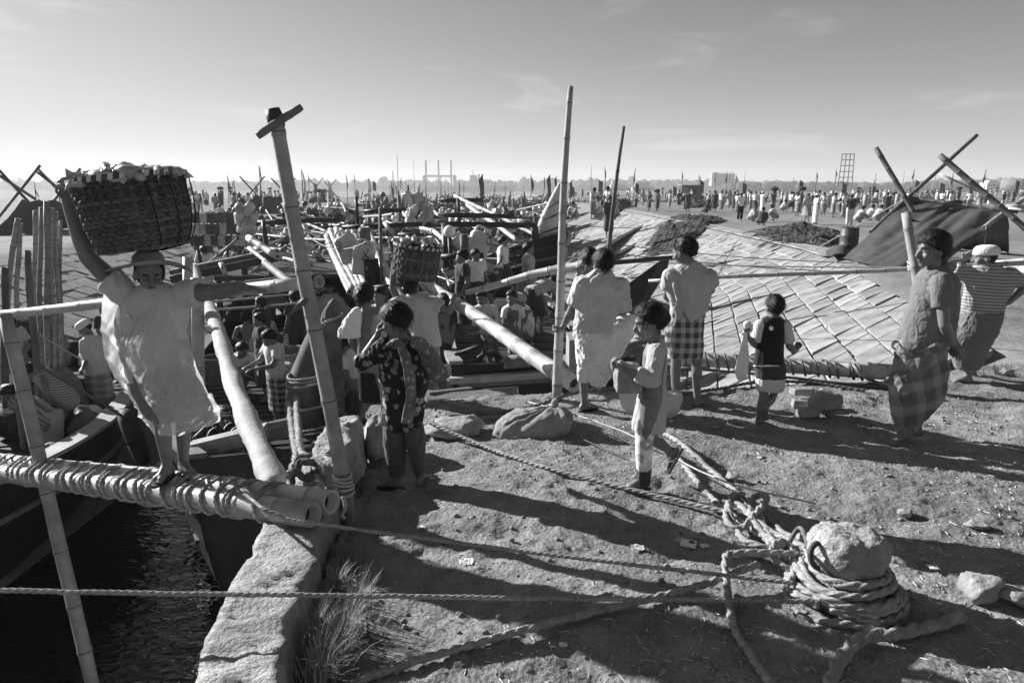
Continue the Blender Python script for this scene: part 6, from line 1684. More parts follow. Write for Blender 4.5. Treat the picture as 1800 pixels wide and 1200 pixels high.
for k in range(46):
    y = rc.uniform(16, 40); px_ = rc.uniform(345, 960 if y > 28 else 770); zt = rc.uniform(-1.0, 0.3); c = A((px_ - 900) / FPX * (y * CP + (CAM_H - zt) * SP), y, zt)
    can(c, 'jerrycan float lying loose among the moored boats', 'jerrycans loose among the moored boats', rc.random() < 0.45, (rc.uniform(-1.4, 1.4), rc.uniform(-1.4, 1.4), rc.uniform(-3, 3)), rc.uniform(.7, 1.1))
for k in range(16):
    y = rc.uniform(13, 30); px_ = rc.uniform(360, 900); a_ = PY(px_, rc.uniform(380, 430), y); b_ = PY(px_ + rc.uniform(60, 180), rc.uniform(385, 450), y - rc.uniform(0, 3))
    rope('rigging_line', 'slack line strung between the moored boats', sag(a_, b_, rc.uniform(.05, .35), 20), 0.012, MATS['rope_dark' if k % 2 else 'rope'], 'slack lines between the moored boats', lay=False)
# rope coils, crates and fish baskets on the middle boat
def coil(label, c, R0, h, r, turns, mat, seed):
    m_ = MB(); pts = []
    for i in range(turns * 20):
        t = i / (turns * 20); a = i / 20 * 2 * math.pi; rr = R0 * (1 - 0.25 * t + 0.05 * math.sin(a * 3 + seed)); pts.append(c + A(rr * math.cos(a), rr * math.sin(a), h * t + 0.02 * math.sin(a * 2)))
    m_.tube(pts, r, 7); return tag(m_.build('rope_coil', MATS[mat]), label, 'rope')
coil('great coil of pale rope stacked high beside the shirtless man', PY(503, 652, 12.6), 0.60, 0.40, 0.035, 11, 'rope', 1)
coil('coil of dark rope low behind the upright pale poles', PY(378, 668, 11.5), 0.36, 0.42, 0.03, 11, 'rope_dark', 2)
for k, (px_, py_, y, s_) in enumerate(((452, 640, 12.8, .3), (428, 632, 13.2, .28))):
    m_ = MB(); c = PY(px_, py_, y); m_.ellipsoid(c, (s_, s_ * .8, s_ * .6), None, 20, 12); v = m_.verts(); m_.v = [v + fbm(v * 4, 3, k)[:, None] * .05]; tag(m_.build('bundle', MATS['burlap']), 'round stuffed bundle at the shirtless man\'s feet, %s' % ('right one', 'left one', 'nearest one')[k], 'bundle')
for k in range(90):
    o = bpy.data.objects.new('fish', FISH); COL.objects.link(o); c = PY(372 + rc.uniform(-16, 18), 690 + rc.uniform(-20, 14), 9.6 + rc.uniform(-.4, .4)); c[2] = -1.5 + 0.28 * math.exp(-((c[0] + 4.3) ** 2 + (c[1] - 9.6) ** 2) * 2.2) + rc.uniform(0, .03)
    o.location = c; o.rotation_euler = (rc.uniform(-1.5, 1.5), rc.uniform(-.3, .3), rc.uniform(0, 6.28)); tag(o, 'fish in the heap on the middle boat deck behind the porter', 'fish', 'fish heaped on the middle boat deck')
m_ = MB(); c = PY(405, 530, 13.9); m_.box(c + A(0.9, 0, 0.05), (0.34, 0.3, 0.34)); tag(m_.build('crate', MATS['wood_mid'], smooth=False), 'small wooden crate on the rails above the shirtless man', 'crate')
m_ = MB(); m_.box(PY(480, 655, 11.6), (0.5, 0.4, 0.3)); tag(m_.build('crate', MATS['wood_pale'], smooth=False), 'pale crate in front of the great rope coil', 'crate')
# cargo on the left boat
for k, (px_, py_, y, s_, mt) in enumerate(((140, 742, 9.6, .3, 'can_dark'), (160, 730, 9.8, .22, 'can_pale'), (95, 800, 8.3, .22, 'wood_mid'), (40, 742, 9.6, .4, 'net'), (70, 700, 11.5, .6, 'net'), (130, 690, 11.2, .35, 'wood_dark'), (20, 600, 11.5, .7, 'net'), (60, 620, 11.8, .6, 'burlap'))):
    m_ = MB().ellipsoid(A(0, 0, 0), (1, 1, 1), None, 20, 12); v = m_.verts(); v = v * (1 + fbm(v * 2.2 + k, 3, k) * .3)[:, None] * s_ * A(1, .8, .75); m_.v = [v + PY(px_, py_, y)]
    tag(m_.build('gear_heap', MATS[mt]), 'lumpy gear on the left boat, %s' % ('dark basket by the capped man', 'pale tub by the capped man', 'small one under the left post', 'dark net beside the stooping men', 'dark net behind the bending man', 'dark box by the upright bundle', 'dark net at the left edge', 'sacking left of the upright bundle')[k], 'gear')
bx = MB(); bx.beam(PY(100, 655, 10.6), PY(150, 700, 10.2), 0.06, 0.8, (0.4, -0.6, 0.7)); tag(bx.build('board', MATS['wood_mid'], smooth=False), 'tilted board leaning behind the bending man on the left boat', 'board')
# ================================================================== bollard and ropes on the landing
bc = G(1482, 1050); bc[2] = GZ(bc[0], bc[1])
dB = depth_of(bc); pxm = dB / FPX
def rock_mb(c, size, seed, rough=0.25, rot=0.0, nu=34, nv=20, flat=0.0, boxy=0.0):
    m = MB().ellipsoid(A(0, 0, 0), (1, 1, 1), None, nu, nv); v = m.verts()
    if boxy:
        q = np.abs(v).max(1, keepdims=True); v = v * (1 - boxy) + v / q * boxy * 0.85
    if nu > 10:
        rp = np.random.default_rng(seed + 100)
        for _ in range(16):
            pn = unit(rp.normal(0, 1, 3)); pd = rp.uniform(0.62, 0.9); ex = np.maximum(v @ pn - pd, 0); v = v - ex[:, None] * pn
    n = fbm(v * 1.6 + seed * 3.7, 3, seed) * rough * 0.6 + fbm(v * 5 + seed, 3, seed + 1) * rough * 0.3 + fbm(v * 14 + seed, 2, seed + 2) * rough * 0.09
    v = v * (1 + n)[:, None] * np.asarray(size) 
    cr, sr = math.cos(rot), math.sin(rot); v = np.stack([v[:, 0] * cr - v[:, 1] * sr, v[:, 0] * sr + v[:, 1] * cr, v[:, 2]], 1)
    out = MB(); out.v = [v + np.asarray(c)]; out.f = m.f; out.n = m.n; return out
bo = MB(); th = np.linspace(0, 2 * math.pi, 60, endpoint=False); rings = []
for z, r_ in ((-0.1, .185), (0.0, .185), (0.10, .18), (0.15, .16), (0.19, .155), (0.22, .165), (0.26, .176), (0.305, .178), (0.34, .168), (0.365, .14), (0.38, .09), (0.385, .02)):
    rings.append(np.stack([bc[0] + r_ * np.cos(th) * (1 + 0.05 * np.cos(2 * th + 1)), bc[1] + r_ * np.sin(th), np.full(60, bc[2] + z)], 1))
rr_ = np.array(rings); tt = np.linspace(0, len(rings) - 1, 46); full = np.stack([[np.interp(tt, np.arange(len(rings)), rr_[:, j, k]) for k in range(3)] for j in range(60)], 0).transpose(2, 0, 1)
bo.loft(full); v = bo.verts(); cc = A(bc[0], bc[1], 0)
n1 = fbm(v * 9, 4, 3, gain=0.6); n2 = fbm(v * 34, 3, 5, gain=0.6); d = v - A(bc[0], bc[1], bc[2] + 0.2); d /= np.linalg.norm(d, axis=1, keepdims=True)
facet = np.clip((v[:, 0] - bc[0]) * 2.2 - (v[:, 1] - bc[1]) * 1.2, 0, 1)
v = v + d * (n1 * 0.03 + n2 * 0.014)[:, None] - d * (facet * 0.03)[:, None]
bo.v = [v]
BOL = tag(bo.build('bollard', MATS['concrete']), 'rough concrete mooring bollard wound with thick ropes', 'bollard')
ir = MB(); q0 = PY(1424, 955, bc[1] - 0.15)
ir.tube([bc + A(-0.175 + 0.0 * a, -0.06, 0.28) + A(-0.04 * math.sin(a), 0.02 * math.cos(a), 0.055 * math.cos(a)) for a in np.linspace(0, math.pi, 14)], 0.014, 8); ir.build('iron_eye', MATS['iron'], BOL)
# turns of rope round the neck and foot
for k, (z, r_, dz, ph) in enumerate(((0.205, .185, .015, 0.3), (0.165, .215, .015, 1.0), (0.125, .232, -.012, 2.0), (0.088, .242, .015, 3.0), (0.052, .250, .012, 4.0), (0.02, .265, .0, 5.2))):
    pts = [bc + A(r_ * math.cos(a), r_ * math.sin(a), z + dz * math.sin(a + ph)) for a in np.linspace(ph, ph + 6.1, 40)]
    rope('thick_rope', 'turn of thick rope round the bollard, %s' % ('topmost', 'second from top', 'third from top', 'third from bottom', 'second from bottom', 'lowest')[k], [q + A(0, 0, 0.012 * math.sin(3 * i / 40 * 6.28 + k * 2)) + unit(q - bc) * 0.014 * math.sin(2 * i / 40 * 6.28 + k) for i, q in enumerate(pts)], (0.0215, 0.019, 0.022, 0.018, 0.021, 0.022)[k], MATS['rope'], seed=k)
def gp(px, py, lift=0.0):
    p = G(px, py); return p + A(0, 0, lift)
# ropes leaving to the left
def grope(label, pix, r, mat='rope', lift=None, seed=0, lay=True):
    pts = [gp(px, py, r * 0.8 + (l[0] if l else 0)) for px, py, *l in pix]
    return rope('rope', label, pts, r, MATS[mat], seed=seed, lay=lay)
grope('thick laid rope from the bollard up past the girl, upper strand', [(1425, 1000, .18), (1380, 960, .05), (1330, 900), (1260, 840), (1195, 795, .06), (1150, 760, .02)], 0.022, seed=11)
grope('thick laid rope from the bollard up past the girl, lower strand', [(1430, 1020, .15), (1380, 985, .05), (1300, 920), (1240, 868), (1180, 805, .03), (1120, 770)], 0.022, seed=12)
grope('knotted rope tangle left of the bollard', [(1440, 1010, .12), (1400, 985, .08), (1345, 950, .06), (1300, 915, .08), (1282, 905, .08), (1275, 930, .05), (1300, 945, .04), (1330, 925, .09), (1345, 905, .10), (1322, 898, .08), (1318, 930, .07), (1352, 968, .03), (1330, 985, .02), (1290, 965, .02)], 0.021, seed=13)
grope('second loop of the knotted rope tangle', [(1430, 1030, .08), (1385, 1000, .06), (1350, 960, .05), (1320, 905, .07), (1290, 895, .09), (1278, 915, .07), (1295, 945, .03), (1310, 960, .02), (1370, 985, .03), (1400, 1010, .04)], 0.021, seed=14)
grope('long rope running from the tangle to the kerb block', [(1275, 915, .05), (1180, 885, .02), (1050, 848), (930, 815), (840, 790, .04), (760, 768, .12), (700, 740, .2)], 0.016, seed=15)
rope('rope', 'rope drawn straight from the gangway end to the bollard knot', np.vstack([spline([PZ(430, 868, 0.2), PZ(462, 893, 0.24), PZ(490, 905, 0.22)], 5), sag(PZ(505, 912, 0.2), bc + A(-0.30, -0.10, 0.16), 0.015, 12)]), 0.0105, MATS['rope'], seed=16)
rope('rope', 'taut fuzzy rope crossing low from the left edge to the bollard', sag(PY(-60, 1037, 2.72), bc + A(-0.22, -0.16, 0.10), 0.004, 14), 0.0115, MATS['rope'], seed=17)
grope('dark rope running from the bottom edge up to the bollard', [(600, 1215), (700, 1180, .01), (850, 1135, .01), (1000, 1095, .01), (1150, 1060, .02), (1250, 1042, .05), (1330, 1020, .08)], 0.019, 'rope', seed=18)
grope('thick rope end hanging from the bollard knot to the bottom edge', [(1400, 1020, .14), (1340, 1018, .14), (1285, 1015, .13), (1272, 1025, .12), (1278, 1060, .04), (1290, 1110), (1318, 1155), (1350, 1205), (1370, 1240)], 0.019, seed=19)
grope('fat frayed rope lying at bottom right', [(1455, 1215), (1475, 1170, .01), (1510, 1135, .01), (1570, 1125, .01), (1640, 1105), (1690, 1090)], 0.030, 'rope', seed=20)
grope('rope knot collar tied in front of the bollard', [(1480, 1045, .06), (1420, 1040, .08), (1375, 1030, .10), (1352, 1015, .12), (1362, 1000, .15), (1385, 1005, .14), (1390, 1040, .08), (1375, 1050, .04)], 0.017, seed=21)
rope('rope', 'smooth strap from the iron eye down to the rope knot', [bc + A(-0.205, -0.06, 0.26), gp(1400, 985, .2), gp(1370, 1010, .1)], 0.013, MATS['rope_dark'], lay=False)
rope('thin_cord', 'thin pale cord stretched from the planks past the girl to the bollard', [PY(905, 700, 6.9), gp(1000, 748, .12), gp(1110, 790, .12), gp(1260, 865, .10), gp(1430, 925, .15)], 0.0065, MATS['rope_pale'], lay=False)
rope('thin_cord', 'thin dark cord lying across the earth behind the girl', [gp(990, 760, .02), gp(1100, 810, .02), gp(1250, 880, .02), gp(1330, 905, .02)], 0.005, MATS['rope_dark'], lay=False)
# dark ropes along the landing edge
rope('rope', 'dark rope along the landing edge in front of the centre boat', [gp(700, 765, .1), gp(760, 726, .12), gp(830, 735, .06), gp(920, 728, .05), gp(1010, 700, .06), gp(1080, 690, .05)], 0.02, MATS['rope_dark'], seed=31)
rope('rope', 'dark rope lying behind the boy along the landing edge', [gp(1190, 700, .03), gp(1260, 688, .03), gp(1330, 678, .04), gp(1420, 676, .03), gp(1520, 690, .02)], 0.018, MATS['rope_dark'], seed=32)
for k, (a, b_, dr) in enumerate(((PY(985, 432, 18), PY(1495, 478, 16), .10), (PY(1000, 418, 20), PY(1500, 462, 18.5), .12), (PY(1000, 452, 16), PY(1600, 470, 9), .06), (PY(985, 395, 22), PY(1260, 398, 30), .1))):
    rope('mooring_line', 'thin mooring line over the paved slope, %s' % ('second highest', 'third highest', 'lowest', 'highest')[k], sag(a, b_, dr, 30), 0.013, MATS['rope_dark'], lay=False)
# knotted hawser at the kerb block
rope('hawser', 'pale hawser from the wrapped prow tied to the kerb', [PY(520, 700, 7.1), PZ(524, 765, 0.10), PZ(530, 797, 0.16), PZ(546, 806, 0.16), PZ(556, 832, 0.12), PZ(566, 862, 0.10), PZ(572, 880, 0.09)], 0.026, MATS['rope'], seed=41)
rope('hawser', 'second hawser strand looped round the kerb', [PY(506, 705, 7.1), PZ(514, 765, 0.05), PZ(520, 800, 0.15), PZ(512, 828, 0.13), PZ(508, 856, 0.10), PZ(514, 868, 0.05)], 0.024, MATS['rope'], seed=42)
rope('hawser', 'dark knot of hawser on top of the kerb', [PZ(512, 850, 0.10), PZ(514, 822, 0.13), PZ(530, 806, 0.17), PZ(552, 804, 0.17), PZ(560, 820, 0.15), PZ(542, 838, 0.13), PZ(524, 832, 0.15), PZ(528, 812, 0.20), PZ(550, 812, 0.20), PZ(575, 822, 0.14), PZ(596, 838, 0.10), PZ(606, 860, 0.0)], 0.027, MATS['rope_dark'], seed=43)
rope('thin_cord', 'white cord drooping from the middle boat cleat', [PY(342, 806, 8.0), PY(370, 840, 7.9), PY(400, 838, 7.9), PY(425, 800, 8.0), PY(433, 766, 8.2)], 0.009, MATS['rope_pale'], lay=False)

# ================================================================== second, farther gangway lying on the edge
ga2, la2 = PY(1556, 656, 7.15), PY(1170, 628, 7.75)
gb2, lb2 = PY(1572, 652, 7.35), PY(1185, 624, 7.95)
bamboo('front bamboo of the rope-bound gangway behind the boy', ga2, la2, 0.075, 0.065, None, 0.45, 0.02, 111, seg=18)
bamboo('rear bamboo of the rope-bound gangway behind the boy', gb2, lb2, 0.075, 0.065, MATS['bamboo_grey'], 0.45, 0.02, 112, seg=18)
for k in range(17):
    t = 0.10 + 0.86 * k / 17 + random.Random(k).uniform(-.01, .01); c = ga2 + (la2 - ga2) * t; ax = unit(la2 - ga2); s_ = unit(np.cross(ax, A(0, 0, 1))); u_ = np.cross(s_, ax)
    ro = MB(); rope_mb(ro, [c + s_ * 0.088 * math.cos(a) + u_ * 0.088 * math.sin(a) + ax * 0.03 * math.sin(a) for a in np.linspace(0, 6.2, 20)], 0.012, False, k)
    tag(ro.build('rope_turn', MATS['rope_dark']), 'dark rope turn binding the farther gangway behind the boy', 'rope', 'rope turns binding the farther gangway')
rope('rope', 'thick rope trailing from the farther gangway end', [PY(1500, 640, 7.05), PY(1512, 656, 7.0), gp(1530, 672, .03), gp(1560, 680, .02), gp(1600, 676, .02)], 0.02, MATS['rope'], seed=51)
bamboo('thin dark pole under the farther gangway', PY(1190, 645, 7.6), PY(1570, 682, 6.95), 0.016, 0.016, MATS['bamboo_dark'], 0.5, 0.02, 113)

# ================================================================== rocks, bricks, sacks
def rock(label, px, py, size, seed, mat='stone', rough=0.25, rot=0.0, boxy=0.0, name='rock', sink=0.25, lift=0.0):
    p = G(px, py); mb = rock_mb(p + A(0, 0, size[2] * (1 - sink) + lift), size, seed, rough, rot, boxy=boxy)
    return tag(mb.build(name, MATS[mat]), label, name)
rock('large pale boulder between the kerb block and the woman in flowers', 668, 800, (0.17, 0.22, 0.22), 3, boxy=0.4, rough=0.3, sink=0.3)
rock('flat boulder right of the woman in flowers', 800, 762, (0.30, 0.2, 0.11), 5, boxy=0.25, rough=0.6, sink=0.45)
rock('small stone at the foot of the flat boulder', 768, 752, (0.07, 0.06, 0.06), 6)
rock('pale jagged stone at the right edge of the frame', 1722, 1050, (0.11, 0.09, 0.08), 7, boxy=0.2)
rock('low stone in the corner right of the jagged stone', 1785, 1058, (0.10, 0.09, 0.05), 8)
rock('round pitted lump of broken masonry behind the boy', 1446, 728, (0.17, 0.13, 0.14), 9, boxy=0.45, rough=0.22, sink=0.1)
rock('small stone with a long shadow beside the ropes', 1288, 843, (0.055, 0.05, 0.035), 10, boxy=0.3)
rock('grey pebble lump right of the bollard', 1590, 905, (0.06, 0.05, 0.025), 11)
rock('stone under the balding man\'s raised foot', 1110, 668, (0.22, 0.2, 0.18), 12, boxy=0.4, sink=0.2)
rock('half buried stone near the right edge', 1715, 925, (0.07, 0.06, 0.025), 13)
rock('stone near the far right weeds', 1768, 660, (0.09, 0.07, 0.06), 14, boxy=0.3)
for k, (px_, py_, z_, rz) in enumerate(((1408, 712, 0.10, 0.1), (1412, 716, 0.0, -0.15), (1418, 733, 0.0, 0.3))):
    p = G(px_, py_); mb = MB(); cs, sn = math.cos(rz), math.sin(rz); mb.box(p + A(0, 0, 0.045 + z_), (0.21, 0.11, 0.075), np.array([[cs, -sn, 0], [sn, cs, 0], [0, 0, 1]]))
    v = mb.verts(); mb.v = [v + RNG.normal(0, 0.006, v.shape)]; o = mb.build('brick', MATS['stone'], smooth=False)
    bv = o.modifiers.new('b', 'BEVEL'); bv.width = 0.012; bv.segments = 2
    tag(o, 'worn brick beside the masonry lump, %s' % ('upper of the pair', 'lower of the pair', 'alone in front')[k], 'brick')
def sack(label, rows, y0, mat, seed, amp=0.02, base=None):
    mb = MB()
    for (px, py, dy, rx, ry, rz) in rows: mb.ellipsoid(PY(px, py, y0 + dy), (rx, ry, rz))
    o, v, n_ = skin(mb, 0.012, 8); v += n_ * (amp * ridge(v, (9, 9, 9), seed, (0.4, 0, 0.3)) + amp * 0.4 * ridge(v, (24, 24, 24), seed + 3))[:, None]
    v[:, 2] = np.maximum(v[:, 2], GZ(v[:, 0], v[:, 1]) - 0.01)
    lo = v[v[:, 2].argmin()]; return tag(put(o, v, 'sack', MATS[mat], None, lo), label, 'sack')
ys_ = G(925, 775)[1]
sk = MB(); th = np.linspace(0, 2 * math.pi, 90, endpoint=False); c0 = G(928, 768); tie_p = PY(966, 736, ys_ + 0.12)
rings = []
for t in np.linspace(0, 1, 40):
    e = math.sin(min(t * 1.0, 1) * math.pi * 0.5)
    r_ = math.cos(t * math.pi / 2) ** 0.42 if t < 1 else 0.0
    rx, ry = 0.33 * r_, 0.21 * r_
    sx = np.sign(np.cos(th)) * np.abs(np.cos(th)) ** 0.8; sy = np.sign(np.sin(th)) * np.abs(np.sin(th)) ** 0.8
    cx = c0[0] + 0.02 + (tie_p[0] - c0[0]) * t ** 1.3; cy = c0[1] + 0.17 + 0.02 * t
    z = c0[2] - 0.02 + 0.225 * t ** 0.8
    ph = 11 * th + 2.0 * np.sin(3 * th + 1); pucker = 0.16 * t ** 1.2 * np.maximum(np.sin(ph), -0.4) * (0.4 + 0.6 * np.abs(np.sin(2.5 * th + 0.7)))
    rings.append(np.stack([cx + rx * sx * (1 + pucker), cy + ry * sy * (1 + pucker), np.full(90, z) + 0.03 * pucker + 0.012 * np.cos(th * 2 + 1) * r_], 1))
sk.loft(rings); v = sk.verts(); v += np.stack([fbm(v * 6, 3, 3), fbm(v * 6 + 9, 3, 4), fbm(v * 6 + 5, 3, 5)], 1) * 0.03 + np.stack([fbm(v * 20, 2, 7), fbm(v * 20 + 9, 2, 8), fbm(v * 20 + 5, 2, 6)], 1) * 0.010
sk.v = [v]; SK = tag(sk.build('sack', MATS['burlap']), 'tied dusty sack lying on the earth in front of the centre boat', 'sack')
nk = MB(); tp = v[-45:].mean(0); nk.tube(spline([tp - A(0, 0, .02), tp + A(0.02, 0, .03), tp + A(0.05, 0.01, 0.035)], 8), [0.03, .022, .018, .02, .028, .035, .04, .03], 12); nk.build('sack_neck', MATS['burlap'], SK)
cd = MB(); cd.tube([tp + A(0.01, 0, 0.012) + A(0.026 * math.cos(a), 0.026 * math.sin(a), 0.0) for a in np.linspace(0, 6.3, 16)], 0.006, 6); cd.build('tie', MATS['rope_pale'], SK)
ys_ = G(1150, 740)[1] + 0.15
sack('woven pale sack standing behind the girl', [(1112, 690, 0, .12, .12, .20), (1130, 705, .02, .16, .14, .16), (1165, 712, .05, .16, .13, .14), (1185, 700, .08, .08, .08, .08), (1105, 660, 0, .10, .10, .10)], ys_, 'cloth_pale', 75, 0.015)
# planks piled at the landing edge
for k, (x0, y0, x1, y1, w_, h_, mt) in enumerate(((748, 702, 905, 690, .22, .06, 'wood_mid'), (760, 712, 880, 702, .20, .05, 'wood_pale'), (752, 692, 828, 684, .07, .05, 'wood_mid'), (766, 700, 850, 688, .06, .04, 'wood_pale'), (800, 706, 872, 692, .06, .05, 'wood_mid'), (640, 720, 760, 690, .10, .06, 'wood_mid'), (610, 708, 700, 690, .08, .05, 'wood_pale'))):
    a_, b_ = PY(x0, y0, 7.35 + 0.05 * k), PY(x1, y1, 7.7 + 0.05 * k)
    tag(MB().beam(a_, b_, w_, h_).build('plank', MATS[mt], smooth=False), 'weathered plank at the landing edge, %s' % ('broadest of the pile', 'pale and lowest of the pile', 'short and highest', 'short pale batten', 'short dark batten', 'long one left of the pile', 'pale one behind the woman in flowers')[k], 'plank')
fn = MB(); fn.tube(spline([PY(838, 740, 7.0), PY(845, 722, 7.1), PY(880, 712, 7.2), PY(915, 716, 7.2)], 16), 0.022, 8); tag(fn.build('bent_pipe', MATS['rubber']), 'black hose bent over the plank pile', 'hose')
# matchbox and scraps of litter
p = G(1210, 958); mb = MB(); rz = -0.4; cs, sn = math.cos(rz), math.sin(rz); rot = np.array([[cs, -sn, 0], [sn, cs, 0], [0, 0, 1]])
MBX = thing('packet', 'small discarded cigarette packet lying on the earth left of the ropes', 'packet', p)
mb.box(p + A(0, 0, 0.012), (0.085, 0.05, 0.022), rot); mb.build('box', MATS['cloth_white'], MBX, smooth=False)
mb = MB(); mb.box(p + rot @ A(0.018, 0, 0.0245), (0.03, 0.03, 0.002), rot); mb.build('print', MATS['cloth_dark'], MBX, smooth=False)
mb = MB(); mb.box(p + rot @ A(-0.05, 0.012, 0.018), (0.05, 0.045, 0.004), rot); mb.build('flap', MATS['cloth_grey'], MBX, smooth=False)
rr = random.Random(12)
lit = [(740, 928), (760, 842), (752, 838), (1238, 962), (905, 745), (1325, 800), (1335, 806), (1256, 752), (1245, 745), (1180, 742), (1560, 700), (870, 968), (990, 1135), (640, 1000), (1620, 985), (1640, 1000), (1405, 1075), (1120, 965), (820, 990)]
for k, (px_, py_) in enumerate(lit):
    p = G(px_, py_); s_ = rr.uniform(0.015, 0.038); g = []
    for i in range(5):
        row_ = []
        for j in range(5):
            row_.append([p[0] + (i - 2) * s_ * 0.5 + rr.uniform(-.3, .3) * s_ * 0.4, p[1] + (j - 2) * s_ * 0.4 + rr.uniform(-.3, .3) * s_ * 0.3, p[2] + 0.006 + rr.uniform(0, 0.5) * s_])
        g.append(row_)
    o = MB().grid(g).build('litter_scrap', MATS[('cloth_white', 'straw', 'cloth_grey')[k % 3]])
    tag(o, 'crumpled scrap of litter trodden into the earth', 'litter', 'scraps of litter on the earth')
# straw, twigs and pebbles nobody could count
rr = np.random.default_rng(5)
def scatter(n, pw, margin):
    y = 2.1 + rr.random(n) ** pw * 5.0; x = rr.uniform(-1.2, 5.8, n)
    ok = (x > xwall(y) + margin) & (y < yfront(x) - 0.1); x, y = x[ok], y[ok]
    return x, y, GZ(x, y)
deb = MB(); xs_, ys2, zs_ = scatter(8000, 1.5, 0.35)
ok = fbm2(xs_ * 0.9, ys2 * 0.9, 2, 77) > rr.uniform(-0.5, 0.5, len(xs_))
for x, y, z in zip(xs_[ok], ys2[ok], zs_[ok]):
    L = rr.uniform(0.008, 0.045); a = rr.uniform(0, 6.28); w = rr.uniform(0.0008, 0.0026)
    d = A(math.cos(a), math.sin(a), rr.uniform(-0.15, 0.35)); s_ = A(-math.sin(a), math.cos(a), 0); c = A(x, y, z + 0.003)
    q = [c - d * L / 2 - s_ * w, c - d * L / 2 + s_ * w, c + d * L / 2 + s_ * w, c + d * L / 2 - s_ * w]
    deb.add(np.vstack([q, [c + A(0, 0, w * 1.6) - d * L / 2, c + A(0, 0, w * 1.6) + d * L / 2]]), [(0, 4, 5, 3), (1, 2, 5, 4), (0, 1, 4), (2, 3, 5)])
deb.build('straw_litter', MATS['straw'], smooth=False, kind='stuff', label='chaff and straw bits scattered on the earth', category='straw')
peb = MB(); base = rock_mb(A(0, 0, 0), (1, 1, 1), 2, 0.3, nu=7, nv=5)
bv_, bf_ = base.verts(), base.f
xs_, ys2, zs_ = scatter(3600, 1.4, 0.3)
for x, y, z in zip(xs_, ys2, zs_):
    s_ = 0.0035 + 0.017 * rr.random() ** 4; a = rr.uniform(0, 6.28); cs, sn = math.cos(a), math.sin(a)
    vv = bv_ * A(1, rr.uniform(.6, 1), rr.uniform(.4, .8)) * s_; vv = np.stack([vv[:, 0] * cs - vv[:, 1] * sn, vv[:, 0] * sn + vv[:, 1] * cs, vv[:, 2]], 1)
    peb.add(vv + A(x, y, z + s_ * 0.2), bf_)
peb.build('pebbles', M('clod', 0.22, 0.45, 9, 0.95, 0.6, 40), kind='stuff', label='pebbles and clods of earth on the landing', category='pebbles')

# ================================================================== grass along the kerb
M('grass_blade', 0.16, 0.5, 20, 0.6, 0.0, randvar=0.0)
def tuft(mb, cx, cy, n, h, spread, rr, lean=(0.3, 0.0)):
    zc = GZ(cx, cy)
    for k in range(n):
        a = rr.uniform(0, 6.28); q = abs(rr.normal(0, spread)); x = cx + q * math.cos(a) * 0.6; y = cy + q * math.sin(a)
        L = h * rr.uniform(0.4, 1.15); out = A(math.cos(a) * 0.6 + lean[0] + rr.normal(0, .25), math.sin(a) * 0.6 + lean[1] + rr.normal(0, .25), 0)
        w = rr.uniform(0.0012, 0.0028); z0 = zc - 0.01; s_ = unit(A(-out[1], out[0], 0.01)); pts = []
        bend = rr.uniform(0.25, 0.95); p = A(x, y, z0); d = unit(A(out[0] * 0.2, out[1] * 0.2, 1))
        rows = []
        for i in range(6):
            ww = w * (1 - (i / 5.2) ** 1.6) + 0.0002; rows.append([p - s_ * ww, p + s_ * ww]); p = p + d * L / 5; d = unit(d + out * bend * 0.3 - A(0, 0, 0.10 * bend * i))
        mb.grid(rows)
rr = np.random.default_rng(9)
gr = MB()
for (px_, py_, n, h, sp) in ((560, 1190, 190, .24, .06), (590, 1150, 190, .24, .06), (545, 1120, 130, .20, .05), (600, 1110, 150, .22, .07), (620, 1070, 120, .20, .06), (585, 1040, 90, .18, .05), (640, 1120, 60, .18, .06), (600, 990, 80, .18, .05), (625, 1000, 60, .2, .05), (610, 950, 40, .16, .04), (500, 1200, 120, .2, .06), (560, 1240, 150, .24, .08), (630, 860, 70, .12, .05), (642, 880, 40, .10, .04), (660, 1030, 50, .16, .06)):
    p = G(max(px_, 520), min(py_, 1195)); tuft(gr, p[0] + 0.02, p[1], n, h, sp * 1.2, rr, (0.35, -0.05))
gr.build('kerb_grass', MATS['grass_blade'], kind='stuff', label='dry bent grass growing along the inside of the kerb', category='grass')
gr2 = MB()
for (px_, py_, n, h) in ((1750, 655, 90, .13), (1775, 652, 70, .12), (1730, 660, 60, .10), (1500, 690, 40, .05), (1470, 745, 30, .04), (1000, 770, 30, .05)):
    p = G(px_, py_); tuft(gr2, p[0], p[1], n, h, 0.08, rr, (0.1, 0))
gr2.build('weeds', MATS['grass_blade'], kind='stuff', label='low weeds at the edge of the paving at right', category='weeds')
# ================================================================== tarpaulin tent at right
TT = thing('tent', 'dark tarpaulin tent on bamboo shears at right', 'tent', G(1560, 465))
def tarp(parent, ridge_pts, base_pts, sagv, seed, name, mat='tarp', nu=60, nv=40, amp=0.06, off=0.0):
    r = spline(ridge_pts, nu); b = spline(base_pts, nu); g = []
    for j in range(nv):
        t = j / (nv - 1); row = r * (1 - t) + b * t
        row[:, 2] -= sagv * 4 * t * (1 - t) * (0.6 + 0.4 * np.sin(np.linspace(0, math.pi, nu)))
        g.append(row)
    g = np.array(g); fl = g.reshape(-1, 3)
    u = np.tile(np.linspace(0, 1, nu), nv); tv = np.repeat(np.linspace(0, 1, nv), nu)
    dd = (np.sin(u * 40 + 2.2 * np.sin(u * 9 + seed) + tv * 6) * 0.5 + np.sin(u * 17 + seed - tv * 5)) * amp * (0.4 + 0.6 * (1 - tv)) + fbm(fl * 1.8, 3, seed) * amp * 1.6
    fl[:, 2] += dd; fl[:, 1] -= dd * 0.5
    return MB().grid(fl.reshape(g.shape)).build(name, MATS[mat], parent)
ridgeL, ridgeR = PY(1594, 347, 21.6), PY(1770, 370, 19.6)
